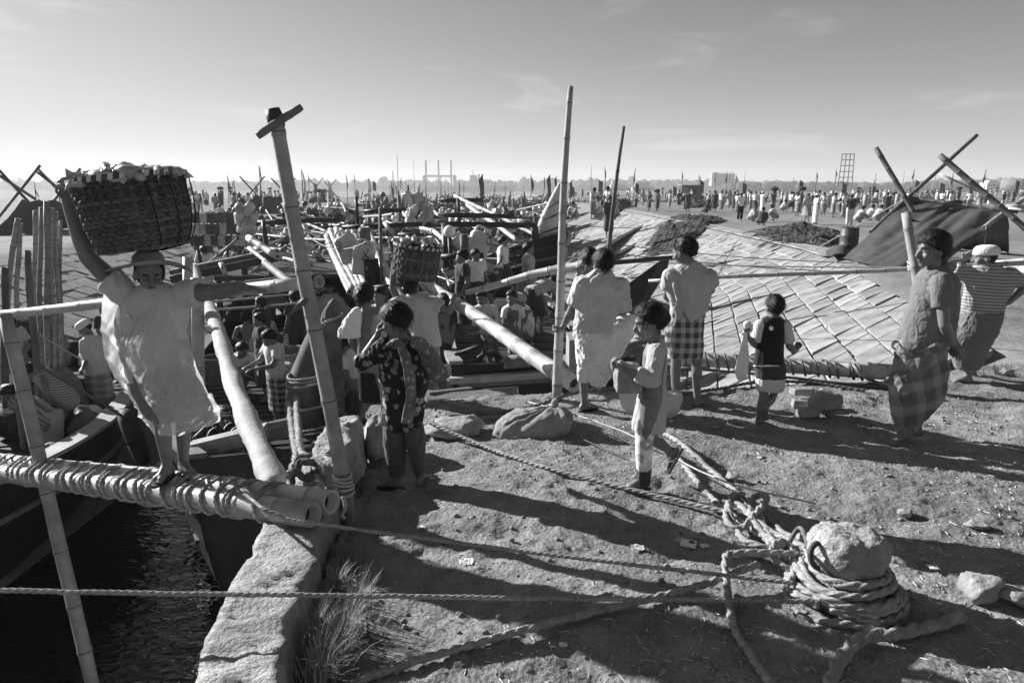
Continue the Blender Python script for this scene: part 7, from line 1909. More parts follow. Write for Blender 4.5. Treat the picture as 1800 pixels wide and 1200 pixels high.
bL, bR = PZ(1482, 453, 0.05), PZ(1652, 466, 0.05)
tarp(TT, [ridgeL, (ridgeL + ridgeR) / 2 - A(0, 0, 0.12), ridgeR], [bL, PZ(1560, 472, 0.04), bR], 0.10, 2, 'tarpaulin', amp=0.035)
backL, backR = ridgeL + A(1.3, 2.6, 0), ridgeR + A(1.6, 1.8, 0); backL[2] = backR[2] = 0.05
tarp(TT, [ridgeL, ridgeR], [backL, backR], 0.2, 5, 'tarpaulin')
bamboo(None, ridgeL - (ridgeR - ridgeL) * 0.06, ridgeR + (ridgeR - ridgeL) * 0.1, 0.05, 0.05, MATS['bamboo_dark'], parent=TT, name='ridge_pole')
def shear(a, b, r, mat='bamboo_dark', nm='shear_pole'): bamboo(None, a, b, r, r * 0.9, MATS[mat], 0.5, 0.02, int(r * 1000), parent=TT, name=nm)
p_ = ridgeL
shear(PY(1540, 260, 21.9), PY(1650, 452, 20.2), 0.075); shear(PY(1717, 238, 22.6), PY(1530, 408, 20.8), 0.06)
shear(PY(1652, 273, 20.6), PY(1835, 430, 18.6), 0.085); shear(PY(1830, 330, 20.5), PY(1730, 400, 19.0), 0.07, 'bamboo_grey')
shear(PY(1650, 305, 20.5), PY(1745, 348, 19.8), 0.03, 'bamboo'); shear(PY(1768, 363, 19.7), PY(1850, 366, 19.4), 0.06, 'bamboo'); shear(PY(1772, 366, 19.6), PY(1850, 380, 19.0), 0.05, 'bamboo')
shear(PY(1733, 398, 19.0), PY(1729, 432, 18.9), 0.012, 'rope_pale', 'guy_cord')
rope('guy_line', 'pale guy line from the tent shears down to the plateau', [PY(1590, 350, 21.6), PY(1430, 440, 22.5)], 0.018, MATS['rope_pale'], lay=False)
# poles stacked on the paving at far right
for k in range(5):
    bamboo('pale bamboo stacked on the ground behind the white-capped man', PY(1745 + 3 * k, 462 + 3.5 * k, 15.5 - 0.5 * k), PY(1850, 456 + 5 * k, 14.5 - 0.6 * k), 0.06, 0.05, MATS['bamboo'], 0.4, 0.02, 300 + k, group='bamboos stacked behind the white-capped man')
# post with spike in front of the tent
p0 = G(1645, 690); POST = thing('bamboo_post', 'bamboo rail post with a spiked top behind the man at right', 'post', p0)
bamboo(None, p0, PY(1592, 374, 7.4), 0.05, 0.045, MATS['bamboo_grey'], 0.4, 0.01, 310, parent=POST, name='bamboo', seg=16)
sp = MB(); sp.tube([PY(1598, 386, 7.38), PY(1620, 391, 7.36)], [0.028, 0.004], 8, flat=(1, .6)); sp.build('spike', MATS['wood_dark'], POST)
sp = MB()
for k in range(5):
    q = PY(1606 + k * 0.8, 462 + 4 * k, 7.3); sp.tube([q + A(0.058 * math.cos(a), 0.058 * math.sin(a), 0.02 * math.sin(a + k)) for a in np.linspace(0, 6.3, 16)], 0.008, 6)
sp.build('lashing', MATS['rope_pale'], POST)['kind'] = 'stuff'
# oil drum
dc = G(1490, 446); DR = thing('drum', 'dented dark oil drum left of the tent', 'drum', dc); mb = MB(); th = np.linspace(0, 2 * math.pi, 28, endpoint=False)
mb.loft([np.stack([dc[0] + r_ * np.cos(th), dc[1] + r_ * np.sin(th), np.full(28, dc[2] + z)], 1) for z, r_ in ((0, .22), (.02, .25), (.25, .265), (.28, .28), (.31, .265), (.52, .265), (.55, .28), (.58, .265), (.78, .25), (.80, .245), (.80, .20), (.77, .19))]); mb.build('barrel', MATS['can_dark'], DR)
mb = MB(); mb.tube([dc + A(0.25 * math.cos(a), 0.25 * math.sin(a), 0.80) for a in np.linspace(0, 6.29, 26)], 0.014, 6); mb.build('rim', MATS['iron'], DR)
tar2 = MB(); g = [[PZ(1452 + i * 8, 440 + j * 3, 0.05) + A(0, 0, 0.25 * math.exp(-((i - 3) ** 2 + (j - 2) ** 2) / 5)) for i in range(7)] for j in range(5)]; tar2.grid(g); tag(tar2.build('canvas_scrap', MATS['tarp']), 'dark canvas scrap beside the oil drum', 'canvas')

# ================================================================== nets on the plateau edge
def net_heap(label, quad, h, seed, strands=240, wid=0.02):
    """heap of netting: a mound plus many loose strands"""
    a, b, c, d = [np.asarray(q) for q in quad]
    nu, nv = 70, 44; g = []
    for j in range(nv):
        for i in range(nu):
            u, v = i / (nu - 1), j / (nv - 1)
            p = (a * (1 - u) + b * u) * (1 - v) + (d * (1 - u) + c * u) * v
            e = min(1, 6 * u * (1 - u)) * min(1, 6 * v * (1 - v)); g.append([p[0], p[1], p[2], e])
    g = np.array(g); n = fbm(g[:, :3] * A(0.9, 0.5, 0), 3, seed); r_ = ridge(g[:, :3], (3.6, 2.6, 0), seed + 3, (0.3, 0, 0)) + fbm(g[:, :3] * A(7, 5, 0), 3, seed + 8)
    x, y = g[:, 0], g[:, 1]; zt = Z(x, y)
    z = zt + np.where(n + g[:, 3] * 0.9 > 0.35, g[:, 3] * h * (0.6 + n) + r_ * 0.13 * g[:, 3], -0.12)
    v = np.stack([x, y, z], 1)
    t_ = thing('fishing_net', label, 'net', (a + c) / 2)
    MB().grid(v.reshape(nv, nu, 3)).build('net_mound', MATS['net'], t_)
    st = MB(); rr = np.random.default_rng(seed)
    for k in range(strands):
        i, j = rr.integers(4, nu - 5), rr.integers(4, nv - 5); p0 = v[j * nu + i]
        if z[j * nu + i] < zt[j * nu + i]: continue
        d_ = A(rr.normal(-0.5, .5), rr.normal(-0.3, .5), 0) * 0.7; pts = []
        for q in np.linspace(0, 1, 7):
            x_, y_ = p0[0] + d_[0] * q + 0.12 * math.sin(q * 5 + k), p0[1] + d_[1] * q; jj = min(max(j, 0), nv - 1)
            pts.append([x_, y_, max(p0[2] * (1 - q) + float(Z(x_, y_)) * q, float(Z(x_, y_)) + 0.07) + 0.02])
        st.tube(pts, rr.uniform(0.4, 1.2) * wid, 4)
    st.build('net_strands', M('net_pale', 0.13, 0.6, 8, 0.95, 0.4, 30), t_)['kind'] = 'stuff'
net_heap('dark fishing nets spilling over the crest of the paved slope', [PZ(1120, 432, -0.6), PZ(1200, 424, -0.2), PZ(1290, 384, 0.05), PZ(1160, 380, 0.0)], 0.32, 3, 260, 0.025)
net_heap('broad dark net heap left of the oil drum', [PZ(1345, 425, 0.02), PZ(1475, 440, 0.02), PZ(1480, 402, 0.02), PZ(1315, 398, 0.02)], 0.28, 7, 320, 0.022)
net_heap('pale net heap on the slope behind the thin leaning pole', [PZ(1040, 385, -0.8), PZ(1085, 382, -0.3), PZ(1120, 356, 0.1), PZ(1055, 352, 0.0)], 0.7, 11, 60, 0.04)
net_heap('dark nets at the middle of the plateau by the crowd', [PZ(1200, 366, 0), PZ(1260, 366, 0), PZ(1265, 357, 0), PZ(1195, 357, 0)], 0.6, 13, 30, 0.04)
HP = Hull((9.6, 47), (4.2, 33), 1.7, [-0.45, -0.7, -0.95, -1.2, -1.45], [-0.9, -1.1, -1.3, -1.6, -1.9], 0.1, 0.5, None)
build_boat('dark upturned-looking hull lying down the slope behind the thin leaning pole', HP, 'wood_tar', 5, deck_planks=False, stations=14, gun=0.3, gunmat='wood_dark')

# ================================================================== small figures
def proto(kind, shirt, lower, lowlen=0.25, cap=None, load=False, voxel=0.026):
    f = Fig('prototype', A(0, 0, 0), 1.65); f.fine = False
    base = dict(head=A(0, 0, 1.53), neck=A(0, .02, 1.39), shL=A(-.17, .02, 1.36), shR=A(.17, .02, 1.36), elL=A(-.23, .05, 1.08), elR=A(.23, .05, 1.08), wrL=A(-.21, -.08, .86), wrR=A(.21, -.08, .86), hip=A(0, .02, .93), hipL=A(-.09, .02, .92), hipR=A(.09, .02, .92), knL=A(-.10, -.02, .5), knR=A(.10, -.02, .5), anL=A(-.10, .03, .085), anR=A(.10, .03, .085))
    if kind == 'walk': base.update(knL=A(-.09, -.16, .52), anL=A(-.09, -.26, .09), knR=A(.09, .06, .5), anR=A(.09, .32, .13), wrL=A(-.2, .18, .9), wrR=A(.2, -.25, .95))
    if kind == 'carry': base.update(elL=A(-.3, 0, 1.5), wrL=A(-.2, -.02, 1.75), elR=A(.3, 0, 1.5), wrR=A(.2, -.02, 1.75))
    if kind == 'work': base.update(elL=A(-.22, -.12, 1.1), wrL=A(-.12, -.36, 1.08), elR=A(.22, -.12, 1.1), wrR=A(.12, -.36, 1.08), head=A(0, -.06, 1.50))
    if kind == 'squat': base.update(hip=A(0, .12, .25), hipL=A(-.09, .12, .25), hipR=A(.09, .12, .25), knL=A(-.18, -.28, .46), knR=A(.18, -.28, .46), anL=A(-.13, -.06, .085), anR=A(.13, -.06, .085), neck=A(0, -.14, .70), head=A(0, -.22, .84), shL=A(-.18, -.14, .66), shR=A(.18, -.14, .66), elL=A(-.22, -.34, .48), elR=A(.22, -.34, .48), wrL=A(-.1, -.5, .3), wrR=A(.1, -.5, .3))
    if kind == 'bend': base.update(hip=A(0, .18, .90), hipL=A(-.09, .18, .9), hipR=A(.09, .18, .9), neck=A(0, -.30, 1.02), head=A(0, -.44, 1.02), shL=A(-.18, -.26, .98), shR=A(.18, -.26, .98), elL=A(-.2, -.32, .7), elR=A(.2, -.32, .7), wrL=A(-.12, -.4, .46), wrR=A(.12, -.4, .46))
    f.J = base; face = A(0, -1, -0.6 if kind in ('bend', 'squat', 'work') else -0.1)
    f.body(face, voxel, feet={'L': (0, -1), 'R': (0, -1)}, smooth=3, eyes=False); f.hair(face, 'short', 1.0, 3)
    if cap: cap_mb(f.J['head'], face, f.s).build('cap', MATS[cap], f.t)
    sl = MB(); sl.loft(torso_rings(base['hip'], base['neck'], A(1, 0, 0), A(1, 0, 0), 1.0, 0.028, 1.05)[:-1])
    for S in 'LR': sl.tube([base['sh' + S], base['sh' + S] * .4 + base['el' + S] * .6], [0.075, 0.078], 10); sl.ellipsoid(base['sh' + S], (.075, .075, .075))
    o, v, n_ = skin(sl, voxel, 2); v += n_ * (0.018 * ridge(v, (11, 11, 5), 4))[:, None]; put(o, v, 'shirt', MATS[shirt], f.t)
    lw = MB()
    if kind == 'squat':
        for S in 'LR': lw.capsule(base['hip' + S], base['kn' + S], .14, .10, 10); lw.capsule(base['kn' + S], base['an' + S] + A(0, 0, .12), .095, .085, 10)
        lw.capsule(base['knL'], base['knR'], .07, .07, 8)
    elif lowlen > 0.5:
        for S in 'LR': lw.capsule(base['hip' + S], base['kn' + S], .11, .085, 10); lw.capsule(base['kn' + S], base['an' + S] + A(0, 0, .06), .08, .075, 10)
    else:
        th = np.linspace(0, 2 * math.pi, 20, endpoint=False); a_ = (base['anL'] + base['anR']) / 2; sp_ = abs(base['anL'][1] - base['anR'][1]) / 2
        for c, rx, ry in [(None, 0, 0)]: pass
        rings = []
        for t in np.linspace(0, 1, 8):
            z = base['hip'][2] + 0.08 - t * (base['hip'][2] + 0.08 - lowlen); c = base['hip'] * (1 - t) + a_ * t
            rings.append(np.stack([c[0] + (0.185 + 0.02 * t) * np.cos(th), c[1] + (0.14 + (sp_ * 0.8) * t) * np.sin(th), np.full(20, z)], 1))
        lw.loft(rings)
    o, v, n_ = skin(lw, voxel, 2); v += n_ * (0.02 * ridge(v, (11, 11, 3), 6))[:, None]; put(o, v, 'lungi' if lowlen <= 0.5 else 'trousers', MATS[lower], f.t)
    if load:
        b = MB(); b.ellipsoid(A(0, 0, 1.84), (0.33, 0.3, 0.17)); o, v, n_ = skin(b, 0.03, 2); put(o, v + n_ * (0.04 * fbm(v * 5, 3, 8))[:, None], 'head_load', MATS['net'], f.t)
    return f.t
PR = [proto('stand', 'cloth_white', 'cloth_check_soft', 0.14), proto('stand', 'cloth_white', 'cloth_black', 1.0), proto('stand', 'cloth_dark', 'cloth_pale', 1.0), proto('walk', 'cloth_grey', 'cloth_mid', 0.42),
      proto('walk', 'cloth_white', 'cloth_dark', 0.45), proto('squat', 'cloth_pale', 'cloth_mid', 0.3), proto('squat', 'cloth_dark', 'cloth_dark', 0.3), proto('bend', 'cloth_grey', 'cloth_dark', 0.4), proto('carry', 'cloth_dark', 'cloth_mid', 0.42, load=True), proto('work', 'cloth_pale', 'cloth_check', 0.3), proto('stand', 'cloth_white', 'cloth_white', 0.12, cap='cloth_white'), proto('stand', 'cloth_dark', 'cloth_dark', 0.3)]
USED = set()
def place(k, p, rz, label, group=None, sc=1.0):
    src = PR[k]
    if k not in USED: o = src; USED.add(k)
    else: o = copy_tree(src)
    o.location = p; o.rotation_euler = (0, 0, rz); o.scale = (sc, sc, sc)
    o['label'] = label
    if group: o['group'] = group
    elif 'group' in o: del o['group']
    return o
# people told apart on the plateau: (prototype, px, py of feet, heading, label)
plateau = [(1, 1300, 388, 0.0, 'man in white shirt and black trousers walking towards the camera past the nets'), (10, 1433, 395, 1.6, 'tall man all in white facing left beside the net heap'), (3, 1417, 393, 0.3, 'man striding beside the man all in white'), (2, 1492, 397, 2.9, 'man in dark shirt and pale trousers, back turned, above the oil drum'),
    (5, 1321, 390, 0.8, 'rounded squatting man in pale shirt nearest the striding man in black trousers'), (6, 1337, 397, 2.4, 'squatting man in dark shirt at the tip of the net heap'), (5, 1361, 388, -1.8, 'squatting man in pale shirt bent to the right behind the net heap'), (8, 1358, 375, 0.4, 'porter with a dark load on his head above the squatting men'), (4, 1326, 374, -0.5, 'man in white leaning forward above the squatting men'),
    (5, 1375, 372, 1.2, 'squatting man right of the porter with dark load'), (4, 1389, 374, 1.9, 'man walking left of the man with raised knee'), (9, 1400, 380, -1.2, 'man working with both hands left of the striding man'), (9, 1446, 380, -0.7, 'man bending over baskets right of the man all in white'), (9, 1464, 382, 1.1, 'man in pale shirt working at the baskets'), (0, 1483, 384, 0.5, 'man in white shirt behind the dark-shirted man above the drum'), (5, 1508, 392, 1.5, 'squatting man left in the row by the tent pole'), (5, 1526, 388, 1.4, 'squatting man middle of the row by the tent pole'), (5, 1541, 389, 1.6, 'squatting man right in the row by the tent pole'), (7, 1478, 383, 1.3, 'man bent double beside the baskets'), (11, 1556, 382, 2.6, 'dark standing figure beside the tent\'s left edge'),
    (11, 1209, 373, 0.2, 'dark man at left end carrying the long net'), (0, 1204, 370, 0.4, 'man in white behind the net carriers at the box shed'), (11, 1255, 373, -0.4, 'dark man at right end carrying the long net'), (0, 1267, 370, -0.9, 'man in white shirt right of the net carriers'), (6, 1239, 376, 0.6, 'dark squatting figure under the carried net'), (3, 1281, 369, 0.2, 'man walking right of the white shirt by the net'), (11, 1290, 372, 2.2, 'dark man standing just left of the man in black trousers'), (9, 1177, 367, 1.4, 'man bending over nets left of the box shed'), (11, 1140, 371, -1.2, 'dark man climbing at the top of the slope, left'), (11, 1155, 372, 2.0, 'dark man at the top of the slope, right'), (3, 1130, 362, 0.3, 'man walking among the nets above the dark hull')]
for k, px_, py_, rz, lab in plateau:
    place(k, PZ(px_, py_, 0.03), rz, lab)
sl = [(5, 1010, 388, -0.6, 'man sitting on the dark hull, leftmost'), (9, 1042, 386, 0.9, 'man in white working on the dark hull, middle'), (5, 1052, 388, 2.0, 'squatting man beside the worker on the dark hull'), (9, 1068, 384, -1.0, 'man stooping on the dark hull, rightmost'), (11, 1070, 420, 0.4, 'dark figure standing at the foot of the slope by the leaning pole')]
for k, px_, py_, rz, lab in sl:
    q = PY(px_, py_, 36 if py_ < 400 else 27); q[2] = q[2]; place(k, q, rz, lab)
rr = random.Random(21)
def crowd(n, xr, yr, label, group, z=0.0, dens=None):
    for _ in range(n):
        y = rr.uniform(*yr); x = rr.uniform(*xr) if not callable(xr) else xr(y)
        place(rr.choice([0, 1, 2, 3, 4, 5, 7, 8, 9, 10, 11, 11, 3, 0, 6]), A(x, y, z), rr.uniform(0, 6.28), label, group, rr.uniform(0.92, 1.06))
crowd(84, lambda y: rr.uniform(11.5, y * 0.78), (56, 95), 'distant figure in the crowd on the right plateau', 'crowd on the right plateau')
crowd(120, lambda y: rr.uniform(8, y * 0.8), (118, 160), 'tiny figure in the crowd beyond the row of moored boats at right', 'far crowd beyond the moored boats')
crowd(84, lambda y: rr.uniform(-0.5 * y, -18.5 - (y - 40) * 0.05), (44, 112), 'distant figure in the crowd on the left bank', 'crowd on the left bank')
for k, (px_, py_, y) in enumerate(((445, 395, 20), (478, 392, 21), (455, 400, 19.5), (400, 352, 46), (880, 372, 33), (862, 350, 40), (805, 375, 24), (500, 430, 18.5), (545, 425, 22), (530, 422, 22), (610, 395, 24), (690, 410, 18), (745, 355, 34), (660, 350, 38), (915, 350, 38), (940, 352, 40), (870, 344, 55), (780, 345, 52))):
    q = PY(px_, py_ + 18, y); q[2] = min(q[2], -1.1); place(rr.choice([0, 3, 9, 11, 11, 4, 5]), q, rr.uniform(0, 6.28), 'crewman busy among the moored boats in mid distance', 'crewmen on the moored boats')
for lab, grp, zz, pts in (('deckhand at work on the dark left boat', 'deckhands on the left boat', -1.6, ((-7.9, 9.2), (-8.2, 10.9), (-7.4, 12.2), (-7.0, 11.2), (-8.6, 12.4))), ('deckhand at work on the middle boat between cabin and prow', 'deckhands on the middle boat', -1.64, ((-4.9, 13.1), (-5.5, 15.2), (-4.3, 11.4), (-4.4, 13.6), (-3.6, 10.0), (-5.0, 11.9))), ('deckhand in the shade behind the leaning man', 'deckhands on the centre boat', -0.7, ((-0.7, 13.2), (0.35, 14.0), (-0.5, 15.4), (0.5, 12.6), (-0.2, 16.2), (-0.9, 12.2)))):
    for q in pts: place(rr.choice([7, 9, 3, 11, 5, 7, 4]), A(q[0], q[1], zz), rr.uniform(0, 6.28), lab, grp, rr.uniform(.92, 1.0))
for k in range(14):
    y = rr.uniform(17, 33); px_ = rr.uniform(350, 800); place(rr.choice([3, 9, 11, 4, 7]), A((px_ - 900) / FPX * (y + 0.8), y, -1.25), rr.uniform(0, 6.28), 'crewman busy among the moored boats in mid distance', 'crewmen on the moored boats')
nt_ = MB(); rope_mb(nt_, [PZ(1196, 372, 0) + A(0, 0, 1.0), PZ(1209, 372, 0) + A(0, 0, 1.3), PZ(1230, 373, 0) + A(0, 0, .55), PZ(1255, 373, 0) + A(0, 0, 1.25)], 0.22, False); tag(nt_.build('carried_net', MATS['net']), 'long dark net slung between two men by the box shed', 'net')

# ================================================================== moored boats in the distance
M('far_hull', 0.05, 0.5, 2, 0.7, 0.2, 8, randvar=0.5)
def trawler(seed):
    rr = random.Random(seed); t_ = thing('moored_boat', 'prototype', 'boat', A(0, 0, 0), 'boats moored in the channel')
    L = 12.0; H = Hull((0, L / 2), (0, -L / 2), 3.6, [0.3, 0.0, -0.1, 0.25, 1.2], [-1.8] * 5, 0.06, 0.6, None, rake=1.2)
    mb = MB(); qs = np.linspace(0, 1, 16)
    for side in (-1, 1):
        for k in range(4): mb.loft(np.array([[H.pt(q, k / 4 + .02, side, .02), H.pt(q, (k + 1) / 4, side), H.pt(q, (k + 1) / 4, side, -.06), H.pt(q, k / 4 + .02, side, -.05)] for q in qs]))
    mb.build('hull', MATS['far_hull'], t_, smooth=False)['kind'] = 'stuff'
    for side in (-1, 1):
        g = MB(); g.loft(np.array([[H.pt(q, 1, side, .05), H.pt(q, 1, side, .05) + A(0, 0, .09), H.pt(q, 1, side, -.12) + A(0, 0, .09), H.pt(q, 1, side, -.12)] for q in qs])); g.build('gunwale', MATS['wood_mid'], t_, smooth=False)
    d = MB(); d.grid([[H.at(q, -float(H.hb(q)) * .95, -0.25), H.at(q, float(H.hb(q)) * .95, -0.25)] for q in np.linspace(0.02, 0.97, 12)]); d.build('deck', MATS['wood_dark'], t_, smooth=False)
    MB().tube([A(0, -L / 2 - .4, .6), A(0, -L / 2 - .75, 1.6), A(0, -L / 2 - 1.0, 2.5)], [.2, .16, .08], 8).build('stem_post', MATS['wood_mid'], t_)
    MB().box(A(0, 2.6, 0.45), (2.2, 2.6, 1.4)).build('cabin', MATS['far_hull'], t_, smooth=False)
    MB().box(A(0, 2.6, 1.22), (2.8, 3.4, 0.1)).build('cabin_roof', MATS['wood_mid'], t_, smooth=False)
    for s in (-1, 1): MB().box(A(s * 0.6, 1.28, 0.6), (0.5, 0.04, 0.5)).build('window', MATS['black_paint'], t_, smooth=False)
    for k in range(6):
        bamboo(None, A(rr.uniform(-1.4, 1.4), -L * .42, rr.uniform(.6, 1.3)), A(rr.uniform(-1.4, 1.4), L * .3, rr.uniform(.8, 1.6)), .06, .05, MATS['bamboo' if k % 2 else 'bamboo_grey'], 0.8, 0.05, seed * 9 + k, parent=t_, name='pole', seg=6)
    for k, y in enumerate((-3.2, -1.2, 1.0)):
        MB().beam(A(-1.7, y, 1.0 + .2 * k), A(1.7, y, 1.05 + .2 * k), .12, .12).build('cross_beam', MATS['wood_dark'], t_, smooth=False)
        for s in (-1, 1): MB().beam(A(s * 1.3, y, -.3), A(s * 1.3, y, 1.2 + .2 * k), .1, .1).build('upright', MATS['wood_dark'], t_, smooth=False)
    fl = MB(); 
    for k in range(34): fl.ellipsoid(A(rr.uniform(-1.1, 1.1), rr.uniform(1.3, 4.0), 1.4 + abs(rr.gauss(0, .3))), (.19, .16, .19), None, 8, 6)
    fl.build('floats', MATS['can_pale' if seed % 2 else 'can_dark'], t_)['kind'] = 'stuff'
    hp = MB(); hp.ellipsoid(A(0.2, -2.2, 0.0), (1.2, 1.6, .65), None, 24, 14); v = hp.verts(); hp.v = [v + fbm(v * 2.2, 4, seed)[:, None] * A(.25, .25, .35)]; hp.build('net_pile', MATS['net'], t_)
    MB().tube([A(0.5, 3.6, 1.2), A(0.55, 3.7, 4.2)], [.05, .03], 6).build('mast', MATS['bamboo_dark'], t_)
    fg = MB(); fg.grid([[A(0.55 + .1 * math.sin(j), 3.7 - .22 * i, 4.2 - .55 * j - .12 * i) for i in range(4)] for j in range(4)]); fg.build('flag', MATS['flag_cloth'], t_)
    rd = MB(); rd.tube(spline([A(-1.6, -4.2, .6), A(-1.2, -2, 1.7), A(0, 1, 1.9), A(.8, 4, 1.5)], 10), .03, 5); rd.build('stay_line', MATS['rope_dark'], t_)
    return t_
TR = [trawler(1), trawler(2), trawler(3)]
spots = [(-9.5, 28.5, .25), (-12.8, 34, .35), (-3.2, 35.5, -.3), (-7.6, 40, .1), (-13.5, 46, .5), (0.6, 44, -.4), (-4.2, 50, .1), (-9.6, 55, .25), (2.2, 58, -.3), (-15, 60, .6), (-2.2, 64, .0), (-7.2, 69, .2), (4.2, 72, -.5), (-13, 76, .4), (-17.0, 88, .6), (-1, 80, .1), (-6.6, 85, .0), (3.0, 92, -.2), (-11.5, 94, .3), (-4.0, 101, .2), (6.4, 104, -.3), (-16, 108, .4), (-9, 114, .1), (1.5, 118, 0.0), (-2.5, 128, .3), (-12, 130, .2), (-20, 128, .7), (-25, 142, 1.2), (-38, 146, 1.4), (-52, 150, 1.5), (-68, 152, 1.3)]
for i, (x, y, rz) in enumerate(spots):
    o = TR[i] if i < 3 else copy_tree(TR[i % 3]); o.location = (x, y, WATER_Z + 1.45); o.rotation_euler = (0, 0, rz); s_ = 0.85 + 0.3 * ((i * 37) % 10) / 10; o.scale = (s_, s_, s_)
    o['label'] = 'weathered fishing boat moored among many in the channel'; o['group'] = 'boats moored in the channel'
for i in range(16):
    x = 12 + i * 5.3; o = copy_tree(TR[i % 3]); o.location = (x, 106 + (i * 7 % 5), WATER_Z + 1.5); o.rotation_euler = (0, 0, 1.4 + 0.4 * math.sin(i * 2.1)); o['label'] = 'dark boat in the row moored behind the right plateau'; o['group'] = 'boats moored behind the right plateau'
# stone mooring posts on the plateau
for k, px_ in enumerate((1309, 1336, 1380, 1505, 1520, 1566, 1576, 1455, 1245)):
    p = PZ(px_, 362 + (k % 3) * 3, 0); m_ = MB(); m_.tube([p, p + A(0, 0, 1.25), p + A(0, 0, 1.3)], [.24, .22, .16], 12); tag(m_.build('concrete_post', MATS['concrete']), 'pale concrete mooring post on the plateau before the moored boats', 'post', 'concrete mooring posts on the plateau')
# flags on tall bamboos
FG = []
def flagpole(px_, ptop, y, label, group, seed):
    rr = random.Random(seed); top = PY(px_, ptop, y); base = A(top[0] - rr.uniform(-.3, .3), y, 0.0 if abs(top[0]) > 20 else -1.0)
    t_ = thing('flag_pole', label, 'flag', base, group); MB().tube([base, (base + top) / 2 + A(.05, 0, 0), top], [.05, .045, .025], 6).build('pole', MATS['bamboo_dark'], t_)
    h = min(2.4, (top[2] - base[2]) * 0.55); lean = rr.choice((-1, 1)); wf = rr.uniform(0.05, 0.24); h *= rr.uniform(0.5, 1.0); g = []
    for j in range(8):
        t = j / 7; w = wf * math.sin(math.pi * min(1, t + .15)) + .04
        g.append([top + A(lean * (0.12 * t + w * i / 3), 0.12 * math.sin(i + j), -h * t - .14 * i) for i in range(4)])
    MB().grid(g).build('flag_cloth', MATS['flag_cloth'], t_)
for k, (px_, pt, y) in enumerate(((60, 318, 60), (92, 306, 52), (102, 312, 52), (336, 322, 80), (381, 311, 75), (399, 308, 80), (411, 312, 80), (446, 318, 90), (532, 305, 100), (541, 305, 105), (553, 309, 95), (608, 306, 100), (622, 305, 105), (632, 316, 100), (705, 311, 85), (738, 322, 70), (912, 311, 70), (933, 307, 66), (1063, 292, 80), (1082, 300, 84), (1117, 295, 84), (1199, 300, 120), (1216, 303, 118), (1229, 306, 120), (1259, 304, 112), (1268, 305, 112), (1279, 303, 112), (1294, 306, 112), (1318, 316, 112), (1436, 300, 112), (1470, 296, 115), (1513, 308, 112), (1540, 305, 112), (1608, 298, 112), (1614, 300, 112), (1677, 302, 112), (1734, 298, 112), (1755, 292, 112), (1800, 312, 110))):
    if k % 3 != 1: flagpole(px_, pt, y, 'limp dark flag on a thin bamboo above the distant boats', 'flags above the distant boats', k)
for k, (px_, pt, y) in enumerate(((698, 272, 90), (727, 283, 120), (1040, 290, 110), (1395, 312, 130), (1590, 300, 130), (1645, 308, 130), (1310, 300, 130))):
    top = PY(px_, pt, y); m_ = MB(); m_.tube([A(top[0], y, -1), top], [.06, .03], 5); tag(m_.build('mast', MATS['bamboo_dark']), 'bare thin mast standing above the distant boats', 'mast', 'bare masts above the distant boats')
# left-hand tents
def small_tent(label, px0, px1, ytop, ybase, y, seed):
    a, b = PY(px0, ytop, y), PY(px1, ytop + 2, y + 2); t_ = thing('tent', label, 'tent', A((a[0] + b[0]) / 2, y, 0))
    w = 2.2
    for s in (-1, 1): tarp(t_, [a, b], [A(a[0] - .3, y + s * w, 0), A(b[0] + .3, y + 2 + s * w, 0)], .15, seed, 'tarpaulin', nu=24, nv=14, amp=.05)
    for p in (a, b):
        for s in (-1, 1): bamboo(None, p + A(s * 1.0, 0, 1.5), A(p[0] - s * 1.6, p[1] - .4, 0), .06, .06, MATS['bamboo_dark'], .8, 0, seed, parent=t_, name='shear_pole', seg=6)
small_tent('dark tent with crossed poles on the left bank, right of the jerrycans', 446, 500, 344, 362, 56, 31)
small_tent('nearer dark tent with crossed poles at far left', 40, 112, 352, 390, 31, 33)
small_tent('dark peaked canvas on the left bank beyond the leaning post', 556, 580, 332, 345, 96, 35)
bamboo('thin dark pole slanting at the upper left edge', PY(-30, 290, 24), PY(62, 350, 26), .05, .05, MATS['bamboo_dark'], .8, 0, 320); bamboo('thin dark pole crossing beside the raised hand', PY(66, 303, 26), PY(112, 338, 27), .05, .05, MATS['bamboo_dark'], .8, 0, 321)
# box shed
SH = thing('box_shed', 'dark metal box shed with a round mark on the plateau', 'shed', A(*PZ(1212, 352, 0))); sb = PZ(1212, 353, 0)
MB().box(sb + A(0, 0, 1.15), (3.1, 2.4, 2.3)).build('wall', MATS['can_dark'], SH, smooth=False)
MB().box(sb + A(-1.0, -1.21, 1.1), (0.95, 0.06, 2.0)).build('door', MATS['far_grey'], SH, smooth=False); MB().tube([sb + A(.4, -1.22, 1.5), sb + A(.4, -1.27, 1.5)], .28, 18).build('round_mark', MATS['black_paint'], SH); MB().box(sb + A(0, 0, 2.34), (3.3, 2.6, .08)).build('roof', MATS['far_grey'], SH, smooth=False)

